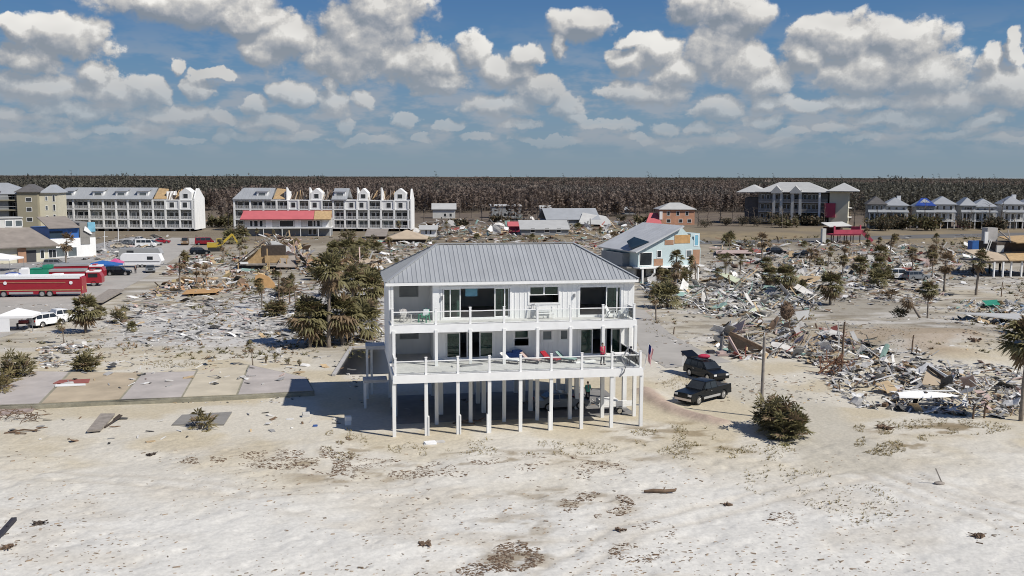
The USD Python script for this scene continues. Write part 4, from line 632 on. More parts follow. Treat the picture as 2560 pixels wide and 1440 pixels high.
# small buildings in the middle distance
def simple(name, label, cat, px0, px1, py, h, roof_h, D, wall, roofm, kind='gable', wins=(), turn=0.0, group=None):
    s = Site(name, label, cat, px0, px1, py, py, turn, group); L = s.L
    s.box('wall', (0, 0, 0), (L, D, h), wall)
    if kind == 'hip': s.put('roof', hip(0, L, 0, D, h + .22, h + roof_h, .7), roofm)
    elif kind == 'gable': s.put('roof', slope((-.6, -.7, h - .1), (L + .6, -.7, h - .1), (L + .6, D / 2, h + roof_h), (-.6, D / 2, h + roof_h)), roofm); s.put('roof', slope((L + .6, D + .7, h - .1), (-.6, D + .7, h - .1), (-.6, D / 2 + .02, h + roof_h), (L + .6, D / 2 + .02, h + roof_h)), roofm); s.put('gable_end', MB().add([(L - .1, 0, h), (L - .1, D, h), (L - .1, D / 2, h + roof_h)], [[0, 1, 2]]), wall)
    else: s.put('roof', slope((-.5, -.5, h + .02), (L + .5, -.5, h + .02), (L + .5, D + .5, h + roof_h), (-.5, D + .5, h + roof_h)), roofm)
    for f in wins: s.pane(f * L, .9, f * L + min(1.4, L * .1), 2.3, 0)
    return s
simple('white_shed', 'small white and grey shed right of the torn condo block', 'shed', 1082, 1138, 546, 4.2, 2.6, 8, 'pale_wall', 'white_roof', 'gable', (.5, .75))
simple('grey_house', 'flat grey house with thin white roof edge before the forest', 'house', 1229, 1303, 545, 5.5, .6, 9, 'grey_wall', 'white_roof', 'mono', (.15, .4, .7))
b = simple('metal_barn', 'broken grey metal roofed hall spilling white panels', 'hall', 1368, 1500, 566, 2.6, 4.2, 15, 'grey_wall', 'metal_roof_light', 'gable', (.1, .25), 0.12)
b.put('loose_roof', slope((b.L * .55, -4, 1.0), (b.L * 1.1, -5, .6), (b.L * 1.12, 2, 3.6), (b.L * .72, 3, 5.2)), 'white_roof'); b.put('loose_roof', slope((b.L * 1.05, -2, .4), (b.L * 1.28, -1, .5), (b.L * 1.22, 6, 3.5), (b.L * 1.05, 6, 4.2)), 'white_roof'); b.box('dark_opening', (b.L * .66, -.2, .2), (b.L * .86, -.01, 2.2), 'dark_interior')
simple('flat_roof_house', 'low house with long pale flat roof behind the ridge of the white house', 'house', 1303, 1421, 588, 1.8, 2.7, 9, 'grey_wall', 'white_roof', 'mono', (.2, .5, .75))
simple('red_boat_shed', 'small dark red hut left of the pale flat roof', 'hut', 1273, 1300, 583, 2.4, 1.4, 4, 'red_wall', 'coral_roof', 'gable')
o = simple('orange_house', 'orange walled house with pale hip roof and red tarp on its side', 'house', 1650, 1736, 562, 6.2, 2.8, 10, 'orange_wall', 'white_roof', 'hip', (.2, .55, .8))
o.put('red_awning', slope((-6.5, -2, .3), (.2, -2.5, .4), (-.2, 4, 4.6), (-3.5, 4, 4.6)), 'coral_roof'); o.box('white_corner', (-.3, -.3, 2.2), (.9, -.004, 5.6), 'white_paint')
for j in range(3): o.pane(o.L * (.2 + .27 * j), 3.9, o.L * (.2 + .27 * j) + 1.1, 5.4, 0)
simple('far_roof_house', 'tiny white roofed house near the forest, middle', 'house', 1508, 1541, 512, 1.5, 2.2, 7, 'grey_wall', 'white_roof', 'hip')
simple('far_roof_house', 'small pale house left of the metal hall before the forest', 'house', 1352, 1376, 533, 2.5, 1.6, 7, 'pale_wall', 'white_roof', 'gable')
simple('far_roof_house', 'low grey roofed house right of the metal hall before the forest', 'house', 1560, 1590, 536, 2.2, 1.8, 7, 'grey_wall', 'metal_roof_light', 'gable')
simple('tan_roof_house', 'collapsed house under a wide tan hip roof behind the palms', 'house', 968, 1062, 607, 1.0, 2.6, 11, 'wood_dark', 'tan_roof', 'hip'); simple('tan_roof_house', 'fallen flat tan roof left of the wide tan hip roof', 'house', 915, 962, 598, .8, 1.8, 9, 'wood_dark', 'brown_roof', 'mono')
simple('white_cottage', 'low white cottage right of the condo block by the road', 'house', 1052, 1090, 592, 2.3, 1.2, 6, 'white_paint', 'white_roof', 'gable', (.3, .6))
r = Site('red_deck_frame', 'crimson wooden deck and railing on dark posts, remains of a beach house', 'house remains', 2083, 2152, 608, 607); L = r.L
r.box('deck', (0, 0, 2.3), (L, 6, 2.7), 'red_wall'); r.box('front_wall', (0, -.15, 2.72), (L, .1, 4.0), 'red_wall'); r.box('side_wall', (L - .3, .11, 2.72), (L, 5, 4.8), 'red_wall'); r.box('corner_post', (0, -.15, 4.01), (.5, .2, 5.2), 'red_wall'); r.box('corner_post', (L - .6, -.15, 4.01), (L - .2, .1, 5.4), 'red_wall'); r.box('back_wall', (0, 5.6, 2.72), (L * .7, 5.9, 4.6), 'wood_dark'); r.put('stair_rail', MB().bar((L, 0, 3.6), (L + 3.2, -1, .4), .3, 1.1), 'red_wall'); r.put('roof_scrap', slope((-.2, 2, 4.7), (L * .8, 2, 4.9), (L * .7, 6, 6.0), (-.8, 6, 5.8)), 'pale_wall'); r.box('white_pillar', (-3.4, .5, 0), (-2.2, 1.5, 4.4), 'pale_wall')
for x in np.linspace(.2, L - .2, 5): r.box('post', (x - .12, .2, 0), (x + .12, .45, 2.3), 'wood_dark'); r.box('post', (x - .12, 5, 0), (x + .12, 5.25, 2.3), 'wood_dark')
e = Site('wrecked_beach_house', 'wrecked house with yellow plywood decks on white posts at the right edge', 'house', 2462, 2640, 692, 690, 0.0); L = e.L; k = L / 178; X = lambda px: (px - 2462) * k
e.put('lower_roof', slope((X(2455), -1, 3.2), (X(2522), -1, 3.2), (X(2515), 6, 5.0), (X(2450), 6, 4.8)), 'tan_roof'); e.put('plywood_deck', slope((X(2510), -1.4, 3.2), (X(2640), -1.4, 3.3), (X(2640), 3, 4.6), (X(2530), 3, 4.6)), 'wood_tan'); e.box('upper_room', (X(2518), 4, 4.3), (X(2640), 10, 6.6), 'wood_dark'); e.put('upper_deck', slope((X(2544), 1, 6.6), (X(2640), 1, 6.8), (X(2640), 8, 7.7), (X(2552), 8, 7.4)), 'wood_tan'); e.box('white_wall', (X(2516), 3.6, 4.6), (X(2534), 3.98, 6.0), 'pale_wall'); e.box('tower', (X(2516), 7, 6.61), (X(2542), 9, 9.4), 'concrete'); e.box('white_panel', (X(2507), 6.6, 6.2), (X(2515), 6.98, 8.6), 'white_paint'); e.put('rafter', MB().bar((X(2545), 3, 6.6), (X(2560), 6, 9.0), .2).bar((X(2552), 3, 6.6), (X(2538), 6, 8.8), .2), 'wood_grey'); e.box('floor', (X(2470), 0, 2.7), (X(2640), 10, 3.0), 'wood_grey'); e.put('ladder_truss', MB().bar((X(2484), 3, 4.8), (X(2508), 5, 7.2), .12).bar((X(2489), 3, 4.8), (X(2513), 5, 7.1), .12), 'pale_wall')
for a in (2478, 2500, 2520, 2546, 2575, 2610): e.box('post', (X(a) - .14, -.9, 0), (X(a) + .14, -.6, 3.1), 'white_paint'); e.box('post', (X(a) - .14, 6, 0), (X(a) + .14, 6.3, 2.7), 'wood_dark')
solo('blue_container', MB().box(G(2446, 634) + [0, 0, 1.6], (4.6, 2.6, 3.2)).box(G(2446, 634) + [0, 0, 3.26], (4.7, 2.7, .1)), 'blue_panel', 'dark blue box container left of the wrecked beach house', 'container')
# concrete foundation on the left, its floors still in place
SZ = 0.45
def Q(px, py): p = G(px, py, SZ); return (p[0], p[1])
found = thing('foundation_slab', 'bare concrete foundation with floors of different colours left of the house', 'foundation')
edge = [Q(-140, 1016), Q(100, 1008), Q(300, 998), Q(455, 992), Q(592, 986), Q(786, 976)]; back = [Q(-40, 925), Q(176, 930), Q(356, 932), Q(492, 928), Q(622, 912), Q(766, 944)]
put(found, 'footing', MB().prism([*edge, *[tuple(np.add(q, (0, .25))) for q in back[::-1]]], -.5, SZ - .03), 'concrete_edge')
lip = [tuple(np.add(p, (0, -.28))) for p in edge]
put(found, 'curb', MB().prism([*lip, *edge[::-1]], -.5, SZ - .12), 'concrete_edge')
for i, mt in enumerate(('tile_lavender', 'tile_tan', 'tile_lavender', 'tile_cream', 'tile_lavender')):
    g = lambda P, Q_, t: tuple(np.array(P) * (1 - t) + np.array(Q_) * t)
    a, b, c, d = edge[i], edge[i + 1], back[i + 1], back[i]; a, d = g(a, b, .018), g(d, c, .02); b, c = g(b, a, .018), g(c, d, .02)
    put(found, 'floor_panel', MB().prism([a, b, c, d], SZ - .029, SZ + .012), mt)
rose = thing('patio_slab', 'low rose brown tiled slab at the left edge before the foundation', 'slab'); put(rose, 'floor_panel', MB().prism([G(-160, 1062)[:2], G(82, 1030)[:2], G(104, 1000)[:2], G(-120, 1010)[:2]], -.2, .1), 'tile_rose')
# ---------------------------------------------------------------- vehicles
def hull(pts): return trimesh.PointCloud(np.asarray(pts, float)).convex_hull
def ring_wheel(t, x, y, r, w, rim='chrome'):
    g = np.arange(16) * 2 * np.pi / 16; m = MB()
    prof = [(r * .72, -w / 2), (r * .95, -w / 2), (r, -w * .3), (r, w * .3), (r * .95, w / 2), (r * .72, w / 2)]
    v = np.array([[(p[0] * math.cos(a), p[1], p[0] * math.sin(a)) for p in prof] for a in g]).reshape(-1, 3); k = len(prof); f = []
    for i in range(16):
        for j in range(k): a, b = i * k + j, i * k + (j + 1) % k; c, d = (i + 1) % 16 * k + (j + 1) % k, (i + 1) % 16 * k + j; f += [[a, c, b], [a, d, c]]
    m.add(v + [x, y, r], f); p = put(t, 'wheel', m, 'rubber', smooth=40)
    c = trimesh.creation.cylinder(r * .74, w * .8, sections=12, transform=trimesh.transformations.rotation_matrix(np.pi / 2, [1, 0, 0])); c.apply_translation([x, y, r]); mm = MB().tm(c)
    for k5 in range(5): a = k5 * 1.2566; mm.box((x + r * .4 * math.cos(a), y + (w * .42 if y > 0 else -w * .42), r + r * .4 * math.sin(a)), (r * .5, .03, r * .16), R3('y', -a))
    put(p, 'rim', mm, rim)
def side_body(prof, arches, W, r):
    """a car's lower body: its side outline with the wheel arches cut out, narrowed a little towards the top"""
    from shapely.geometry import Point
    g = Polygon(prof)
    for x in arches: g = g.difference(Point(x, r).buffer(r * 1.16, 10))
    out = []
    for p in getattr(g, 'geoms', [g]):
        m = trimesh.creation.extrude_polygon(p, W, engine='earcut'); v = np.array(m.vertices); zz = v[:, 1]; y = (v[:, 2] - W / 2) * (1 - .07 * np.clip((zz - r * 1.6) / r, 0, 1)); out.append((np.c_[v[:, 0], y, zz], np.array(m.faces)[:, ::-1]))
    m = MB()
    for v, f in out: m.add(v, f)
    return m
STYLE = dict(
    suv=dict(L=4.9, W=1.95, r=.38, ax=(-1.42, 1.5), prof=[(-2.42, .38), (2.36, .34), (2.45, .62), (2.40, .92), (1.25, 1.08), (-2.40, 1.10), (-2.46, .8)], cab=[(-2.38, 1.09), (1.28, 1.07), (.42, 1.74), (-2.12, 1.76)], roof=1.80, panes=[(-2.2, -1.35), (-1.27, -.3), (-.22, .85)]),
    sedan=dict(L=4.7, W=1.84, r=.33, ax=(-1.35, 1.42), prof=[(-2.3, .32), (2.28, .28), (2.36, .5), (2.28, .74), (1.0, .92), (-1.6, .95), (-2.28, .92), (-2.36, .6)], cab=[(-1.75, .94), (1.05, .91), (.2, 1.40), (-1.0, 1.42)], roof=1.45, panes=[(-1.35, -.42), (-.34, .75)]),
    pickup=dict(L=5.8, W=2.0, r=.40, ax=(-1.75, 1.85), prof=[(-2.9, .46), (2.8, .4), (2.92, .7), (2.86, 1.08), (1.35, 1.18), (-2.9, 1.18)], cab=[(-.95, 1.17), (1.4, 1.16), (.62, 1.84), (-.72, 1.86)], roof=1.9, panes=[(-.82, .02), (.1, 1.0)]),
    van=dict(L=5.4, W=2.0, r=.36, ax=(-1.6, 1.75), prof=[(-2.65, .4), (2.55, .36), (2.68, .7), (2.5, 1.12), (2.2, 1.2), (-2.66, 1.2)], cab=[(-2.64, 1.19), (2.25, 1.18), (1.45, 2.1), (-2.55, 2.15)], roof=2.18, panes=[(-2.3, -1.1), (-1.0, .2), (.3, 1.7)]))
def vehicle(style, label, cat, loc, rz, paint, group=None, rack=False, open_back=False, rim='chrome', name=None):
    S = STYLE[style]; t = thing(name or {'suv': 'parked_suv', 'sedan': 'parked_car', 'pickup': 'pickup_truck', 'van': 'parked_van'}[style], label, cat, loc, rz, group); W, r = S['W'], S['r']; h = W / 2
    put(t, 'body', side_body(S['prof'], S['ax'], W, r), paint, smooth=25); put(t, 'underbody', MB().b2((S['prof'][0][0] + .2, -h + .25, r * .5), (S['prof'][1][0] - .2, h - .25, r * 1.6)), 'rubber')
    (bx0, bz0), (bx1, bz1), (tx1, tz1), (tx0, tz0) = S['cab']; wb, wt = h * .93, h * .76
    put(t, 'cabin', hull([(bx0, s * wb, bz0) for s in (-1, 1)] + [(bx1, s * wb, bz1) for s in (-1, 1)] + [(tx1, s * wt, tz1) for s in (-1, 1)] + [(tx0, s * wt, tz0) for s in (-1, 1)] + [((tx0 + tx1) / 2, s * wt * .8, S['roof']) for s in (-1, 1)]), paint, smooth=30)
    zl = lambda u: bz0 + (tz0 - bz0) * u
    for s in (-1, 1):
        for a, b in S['panes']:
            def pt(x, u): fr, bk = bx1 + (tx1 - bx1) * u - .08, bx0 + (tx0 - bx0) * u + .06; return (min(max(x, bk), fr), s * (wb + (wt - wb) * u + .012), zl(u))
            q = [pt(a, .12), pt(b, .12), pt(b, .86), pt(a, .86)]; put(t, 'side_window', MB().quad(*(q if s < 0 else q[::-1])), 'dark_glass')
        put(t, 'headlight', MB().box((S['prof'][2][0] - .06, s * h * .72, S['prof'][3][1] - .16), (.14, .34, .17)), 'lamp_lens'); put(t, 'taillight', MB().box((S['prof'][-1][0] + .02, s * h * .80, .95 if style != 'sedan' else .8), (.1, .16, .24)), 'lamp_red')
        put(t, 'mirror', MB().box((bx1 - .45, s * (h + .1), bz1 + .1), (.12, .2, .16)), paint); put(t, 'door_handle', MB().box((bx0 + (bx1 - bx0) * .45, s * (h * .99), bz0 - .14), (.2, .04, .04)), 'chrome')
    def band(xa, xb, off):
        u0, u1 = .1, .9; A = lambda u, s: (xa + (xb - xa) * u + off * .02, s * (wb + (wt - wb) * u - .06), zl(u) + .012); q = [A(u0, -1), A(u0, 1), A(u1, 1), A(u1, -1)]; return MB().quad(*(q if off > 0 else q[::-1]))
    put(t, 'windshield', band(bx1, tx1, 1), 'dark_glass')
    put(t, 'bumper', MB().box((S['prof'][1][0] + .02, 0, .52), (.2, W * .9, .2)), 'chrome' if style == 'pickup' else paint); put(t, 'grille', MB().box((S['prof'][3][0] + .02, 0, .80), (.08, W * .5, .22)), 'rubber')
    for x in S['ax']:
        for s in (-1, 1): ring_wheel(t, x, s * (h - .13), r, .25, rim)
    if style == 'pickup':
        put(t, 'bed_floor', MB().b2((-2.8, -h + .15, 1.184), (-.98, h - .15, 1.19)), 'rubber'); [put(t, 'bed_rail', MB().b2((-2.9, s * (h - .12) - .06, 1.19), (-.96, s * (h - .12) + .06, 1.26)), paint) for s in (-1, 1)]; put(t, 'running_board', MB().b2((-1.2, -h - .02, .42), (1.2, -h + .1, .62)), 'silver_trim'); put(t, 'running_board', MB().b2((-1.2, h - .1, .42), (1.2, h + .02, .62)), 'silver_trim')
    elif not open_back: put(t, 'rear_window', band(bx0, tx0, -1), 'dark_glass')
    if rack: [put(t, 'roof_rack', MB().bar((tx0 + .2, s * wt * .8, tz0 + .06), (tx1 - .1, s * wt * .8, tz1 + .06), .05), 'rubber') for s in (-1, 1)]; put(t, 'roof_rack', MB().bar((tx0 + .4, -wt * .8, tz0 + .09), (tx0 + .4, wt * .8, tz0 + .09), .05).bar((tx1 - .4, -wt * .8, tz0 + .09), (tx1 - .4, wt * .8, tz0 + .09), .05), 'rubber')
    if open_back: put(t, 'tailgate', hull([(tx0, -wt, tz0), (tx0, wt, tz0), (tx0 - 1.15, -wt * .95, tz0 + .42), (tx0 - 1.15, wt * .95, tz0 + .42), (tx0, -wt, tz0 + .07), (tx0, wt, tz0 + .07), (tx0 - 1.1, -wt * .9, tz0 + .5), (tx0 - 1.1, wt * .9, tz0 + .5)]), paint)
    return t
pm('silver_trim', (0.42, 0.42, 0.41), 0.4, 0.06, metallic=0.3)
p = GG(1757, 1000); vehicle('pickup', 'black pickup truck parked in front of the dark SUV', 'pickup truck', p, math.pi + .74, 'car_black')
p = GG(1764, 945); sv = vehicle('suv', 'dark SUV with raised tailgate behind the black pickup', 'suv', p, -1.12, 'car_black', rack=True, open_back=True)
q = local(p, -1.12)((-.6, .2, 1.86)); solo('red_duffel', trimesh.creation.icosphere(2, 1.0, transform=None).apply_transform(np.diag([.62, .34, .24, 1])).apply_translation(q + [0, 0, .2]), 'cloth_red', 'red bag tied on the roof of the dark SUV', 'bag', smooth=True)
p = GG(1707, 914); t = thing('mailbox', 'small dark box on a thin white post behind the SUV', 'mailbox', p); put(t, 'post', MB().bar((0, 0, 0), (0, 0, 1.1), .07), 'white_paint'); put(t, 'box', MB().box((0, 0, 1.25), (.22, .45, .26)), 'cloth_dark')
vehicle('sedan', 'grey car parked half in the shade under the white house', 'car', HL((14.6, 6.9, 0.05)), HYAW + .05, 'car_grey')
t = at_house('flat_trailer', 'white flat trailer standing under the right end of the house', 'trailer', 18.6, 4.9, 0.02, .05)
put(t, 'bed', MB().box((0, 0, .72), (2.9, 1.5, .14)), 'white_paint'); put(t, 'side_board', MB().box((0, -.72, .95), (2.9, .06, .3)), 'white_paint'); put(t, 'hatch', MB().box((-.5, .1, .98), (1.6, 1.1, .36)), 'white_paint'); put(t, 'drawbar', MB().bar((1.45, 0, .6), (2.4, 0, .5), .1), 'steel_grey')
for s_ in (-1, 1): ring_wheel(t, .3, s_ * .8, .28, .2)
solo('red_cloth', MB().box(HL((15.9, 6.9, 1.05)), (.9, .7, .2), HYAW + .2).box(HL((16.0, 6.85, 1.22)), (.5, .45, .14), HYAW + .6), 'car_red', 'crumpled red cloth on the back of the grey car', 'cloth')
# left: coach, fire engines, cars in the lot
p0, p1 = G(-60, 742), G(212, 739); d = p1 - p0; yaw = math.atan2(d[1], d[0]); Lc = float(np.hypot(d[0], d[1])); t = thing('coach_bus', 'long dark red coach with white roof at the left edge', 'bus', p0, yaw)
prof = [(0, .45), (Lc, .45), (Lc, 3.0), (Lc - .25, 3.25), (.4, 3.25), (0, 2.8)]
put(t, 'body', side_body(prof, (Lc * .28, Lc * .63, Lc * .70), 2.5, .5), 'car_red', smooth=20); put(t, 'roof', MB().b2((.1, -1.2, 3.26), (Lc - .2, 1.2, 3.5)).b2((Lc * .3, -.8, 3.51), (Lc * .38, .8, 3.7)).b2((Lc * .72, -.8, 3.51), (Lc * .8, .8, 3.7)), 'tarp_white'); put(t, 'roof_edge', MB().b2((.1, -1.265, 2.95), (Lc - .3, -1.2, 3.24)), 'tarp_white')
put(t, 'window_band', MB().b2((.3, -1.27, 1.9), (Lc * .22, -1.255, 2.8)), 'dark_glass'); put(t, 'stripe', MB().b2((.2, -1.272, 1.05), (Lc - .2, -1.256, 1.2)), 'wood_tan'); put(t, 'stripe', MB().b2((Lc * .2, -1.272, 2.35), (Lc * .85, -1.256, 2.42)), 'wood_tan'); put(t, 'skirt', MB().b2((Lc * .33, -1.27, .5), (Lc * .55, -1.255, .85)).b2((Lc * .76, -1.27, .5), (Lc * .99, -1.255, .8)), 'silver_trim')
for x in (Lc * .3, Lc * .9): put(t, 'emblem', MB().tm(trimesh.creation.cylinder(.28, .02, sections=14, transform=trimesh.transformations.rotation_matrix(np.pi / 2, [1, 0, 0])).apply_translation([x, -1.275, 2.3])), 'tarp_white')
put(t, 'rear_lamp', MB().b2((Lc - .02, -1.1, 1.0), (Lc + .03, -.8, 1.7)).b2((Lc - .02, .8, 1.0), (Lc + .03, 1.1, 1.7)), 'wood_orange')
for x in (Lc * .28, Lc * .63, Lc * .70):
    for s_ in (-1, 1): ring_wheel(t, x, s_ * 1.12, .5, .3)
def fire_engine(label, px0, px1, py, rzo=0.0):
    p0, p1 = G(px0, py), G(px1, py); d = p1 - p0; L = float(np.hypot(d[0], d[1])); t = thing('fire_engine', label, 'fire engine', p0, math.atan2(d[1], d[0]) + rzo)
    put(t, 'body', side_body([(0, .6), (L * .68, .6), (L * .68, 2.7), (0, 2.7)], (L * .22,), 2.4, .5), 'car_red'); put(t, 'roof', MB().b2((0, -1.2, 2.71), (L * .68, 1.2, 3.05)), 'silver_trim'); put(t, 'locker', MB().b2((.3, -1.22, 1.1), (L * .3, -1.205, 2.3)).b2((L * .36, -1.22, 1.1), (L * .64, -1.205, 2.3)), 'dark_red_trim')
    put(t, 'cab', hull([(x, s_ * 1.2, z) for s_ in (-1, 1) for x, z in ((L * .70, .6), (L, .6), (L, 1.7), (L * .95, 2.5), (L * .70, 2.5))]), 'car_red', smooth=25); put(t, 'cab_roof', MB().b2((L * .70, -1.15, 2.51), (L * .95, 1.15, 2.75)), 'tarp_white'); put(t, 'side_window', MB().b2((L * .74, -1.225, 1.6), (L * .92, -1.203, 2.3)), 'dark_glass'); put(t, 'stripe', MB().b2((0.05, -1.225, .8), (L * .66, -1.203, 1.0)), 'tarp_white'); put(t, 'light_bar', MB().b2((L * .76, -.9, 2.76), (L * .84, .9, 2.95)), 'lamp_red')
    for x in (L * .22, L * .84):
        for s_ in (-1, 1): ring_wheel(t, x, s_ * 1.05, .5, .3)
pm('dark_red_trim', (0.16, 0.01, 0.015), 0.4, 0.1)
fire_engine('red fire engine standing directly behind the coach', 128, 252, 716, .18); fire_engine('second red fire engine with white top, farther back', 140, 258, 700, .18)
vehicle('suv', 'black SUV parked by the blue canopy in the lot', 'suv', G(296, 688), .18, 'car_black'); vehicle('sedan', 'grey car parked in front of the white camper trailer', 'car', G(376, 680), -1.2, 'car_grey'); vehicle('suv', 'dark car behind the fire engines', 'car', G(140, 668), .3, 'car_grey', name='parked_car')
vehicle('suv', 'white SUV beside the white tent, rear towards the beach', 'suv', G(119, 814), 1.1, 'car_white'); vehicle('pickup', 'white pickup truck half hidden by the round palm', 'pickup truck', G(150, 806), .9, 'car_white')
vehicle('van', 'brownish van with yellow front on the far road', 'van', G(463, 612), -1.3, 'car_brown'); vehicle('sedan', 'small red car in the far lot', 'car', G(405, 608), .2, 'car_red'); vehicle('sedan', 'dark car left of the small red car', 'car', G(385, 613), .3, 'car_grey'); vehicle('van', 'dark purple van at the roadside rubble', 'van', G(512, 612), .3, 'car_dark_red'); vehicle('suv', 'black truck standing at the yellow excavator', 'suv', G(500, 636), .4, 'car_black')
for i, (px, py, pt, lab) in enumerate(((350, 604, 'car_white', 'white car parked in front of the condo block'), (322, 612, 'car_grey', 'grey car parked left of the row by the condo block'), (365, 618, 'car_white', 'pale van in the middle of the far lot'), (300, 620, 'car_beige', 'beige car near the surf store'))): vehicle('van' if i == 2 else 'sedan', lab, 'car', G(px, py), .15 * i - .2, pt, name='parked_car')
vehicle('van', 'white van among the debris on the right', 'van', G(2238, 698), .05, 'car_white'); vehicle('suv', 'dark wrecked car right of the white van', 'car', G(2290, 700), .3, 'car_grey', name='parked_car'); vehicle('suv', 'black wrecked car among right hand debris, farther back', 'car', G(1940, 636), .2, 'car_black', name='parked_car'); vehicle('pickup', 'black truck with pale load near the red deck', 'pickup truck', G(2012, 645), 3.0, 'car_black')
# camper trailer, excavator, tents, containers
t = thing('camper_trailer', 'white camper trailer with small dark window in the lot', 'trailer', G(306, 668), .08); put(t, 'body', hull([(x, y, z) for y in (-1.2, 1.2) for x, z in ((0, .6), (8.2, .6), (8.6, 1.4), (8.0, 2.9), (.4, 3.0), (0, 2.4))]), 'tarp_white', smooth=20); put(t, 'window', MB().b2((5.6, -1.23, 1.7), (6.8, -1.203, 2.4)), 'dark_glass'); put(t, 'stripe', MB().b2((.3, -1.225, 1.2), (8.2, -1.203, 1.4)), 'steel_grey'); put(t, 'drawbar', MB().bar((8.4, 0, .6), (9.8, 0, .5), .15), 'steel_grey')
for x in (3.6, 4.5):
    for s_ in (-1, 1): ring_wheel(t, x, s_ * 1.1, .36, .24)
t = thing('camper_trailer', 'second pale camper trailer behind the first one', 'trailer', G(300, 650), .05); put(t, 'body', hull([(x, y, z) for y in (-1.2, 1.2) for x, z in ((0, .6), (9.5, .6), (9.8, 1.6), (9.2, 2.8), (.3, 2.8))]), 'silver_trim', smooth=20); put(t, 'window', MB().b2((2, -1.23, 1.6), (3.6, -1.203, 2.3)), 'dark_glass')
for x in (4.2, 5.1):
    for s_ in (-1, 1): ring_wheel(t, x, s_ * 1.1, .36, .24)
t = thing('excavator', 'yellow excavator with dark tracks at the roadside rubble', 'excavator', G(540, 628), .3); put(t, 'track', MB().b2((-2, -1.5, 0), (2, -.9, .9)).b2((-1.7, -1.5, .9), (1.7, -.9, 1.05)), 'rubber'); put(t, 'track', MB().b2((-2, .9, 0), (2, 1.5, .9)).b2((-1.7, .9, .9), (1.7, 1.5, 1.05)), 'rubber'); put(t, 'house', MB().b2((-2.2, -1.3, 1.1), (1.4, 1.3, 2.3)), 'car_yellow'); c = put(t, 'cab', MB().b2((.2, -1.3, 2.31), (1.6, -.2, 3.4)), 'car_yellow'); put(c, 'window', MB().b2((.4, -1.33, 2.5), (1.5, -1.303, 3.2)), 'dark_glass'); put(t, 'boom', MB().bar((1.4, .2, 1.8), (4.2, .2, 4.4), .4, .6), 'car_yellow'); put(t, 'stick', MB().bar((4.2, .2, 4.4), (5.8, .2, 1.6), .3, .4), 'car_yellow'); put(t, 'bucket', hull([(5.5, -.3, 1.6), (5.5, .7, 1.6), (6.2, -.3, 1.5), (6.2, .7, 1.5), (5.4, -.3, .7), (5.4, .7, .7)]), 'rubber')
def pop_tent(label, px, py, w, dpt, h, roofm='tarp_white', wall_l=True, rz=0.0, name='canopy_tent'):
    p = GG(px, py); t = thing(name, label, 'tent', p, rz)
    m = MB(); b = [(-w / 2, -dpt / 2, h), (w / 2, -dpt / 2, h), (w / 2, dpt / 2, h), (-w / 2, dpt / 2, h)]; m.add(b + [(0, 0, h * 1.42)] + [(x, y, h - .3) for x, y, z in b], [[0, 1, 4], [1, 2, 4], [2, 3, 4], [3, 0, 4], [0, 5, 6], [0, 6, 1], [1, 6, 7], [1, 7, 2], [2, 7, 8], [2, 8, 3], [3, 8, 5], [3, 5, 0]]); put(t, 'canopy', m, roofm)
    for x, y in ((-1, -1), (1, -1), (1, 1), (-1, 1)): put(t, 'leg', MB().bar((x * (w / 2 - .05), y * (dpt / 2 - .05), 0), (x * (w / 2 - .05), y * (dpt / 2 - .05), h), .06), 'steel_grey')
    if wall_l: put(t, 'side_wall', MB().b2((-w / 2 + .02, -dpt / 2 + .05, .02), (-w / 2 + .04, dpt / 2 - .05, h - .1)), roofm); put(t, 'side_wall', MB().b2((-w / 2 + .05, -dpt / 2 + .01, .02), (-w * .12, -dpt / 2 + .03, h - .1)), roofm)
    return t
pop_tent('white peaked tent with one side wall at the left edge', 48, 824, 4.4, 3.4, 2.0, rz=.15)
t = thing('camp_table', 'dark table with goods under the white peaked tent', 'table', GG(58, 822), .15); put(t, 'table_top', MB().box((0, 0, .72), (1.5, .8, .05)), 'wood_dark'); put(t, 'goods', MB().box((.1, 0, .95), (1.1, .6, .4)), 'dark_red_trim')
for x in (-.68, .68): put(t, 'leg', MB().box((x, 0, .35), (.05, .7, .7)), 'steel_grey')
solo('traffic_barrel', MB().tm(trimesh.creation.cylinder(.36, 1.2, sections=12).apply_translation(GG(93, 813) + [0, 0, .6])).tm(trimesh.creation.cylinder(.44, .12, sections=12).apply_translation(GG(93, 813) + [0, 0, .06])), 'debris_red', 'orange red barrel between the white tent and the white SUV', 'barrel', smooth=30)
pop_tent('big cream canopy at the left edge of the lot', -5, 676, 8, 6, 2.6, 'tarp_white', False); pop_tent('blue canopy tent with dark open front by the black SUV', 258, 684, 6.4, 4.4, 1.9, 'blue_panel', False); pop_tent('small magenta topped canopy right of the blue one', 290, 678, 2.4, 3, 1.9, 'car_pink', False)
t = thing('waste_container', 'bright green waste container behind the coach', 'container', G(76, 702), .1); put(t, 'body', MB().b2((0, 0, .2), (3.6, 2, 2.2)), 'green_plastic'); put(t, 'lid', MB().b2((-.05, -.05, 2.21), (2.2, 2.05, 2.3)).b2((2.3, -.05, 2.25), (3.65, 2.05, 2.9)), 'green_plastic')
solo('tarp_heap', MB().tm(trimesh.creation.icosphere(2, 1).apply_transform(np.diag([2.0, 1.2, 1.0, 1])).apply_translation(G(33, 700) + [0, 0, .5])), 'tarp_blue', 'purple blue covered heap left of the green container', 'tarp', smooth=True)
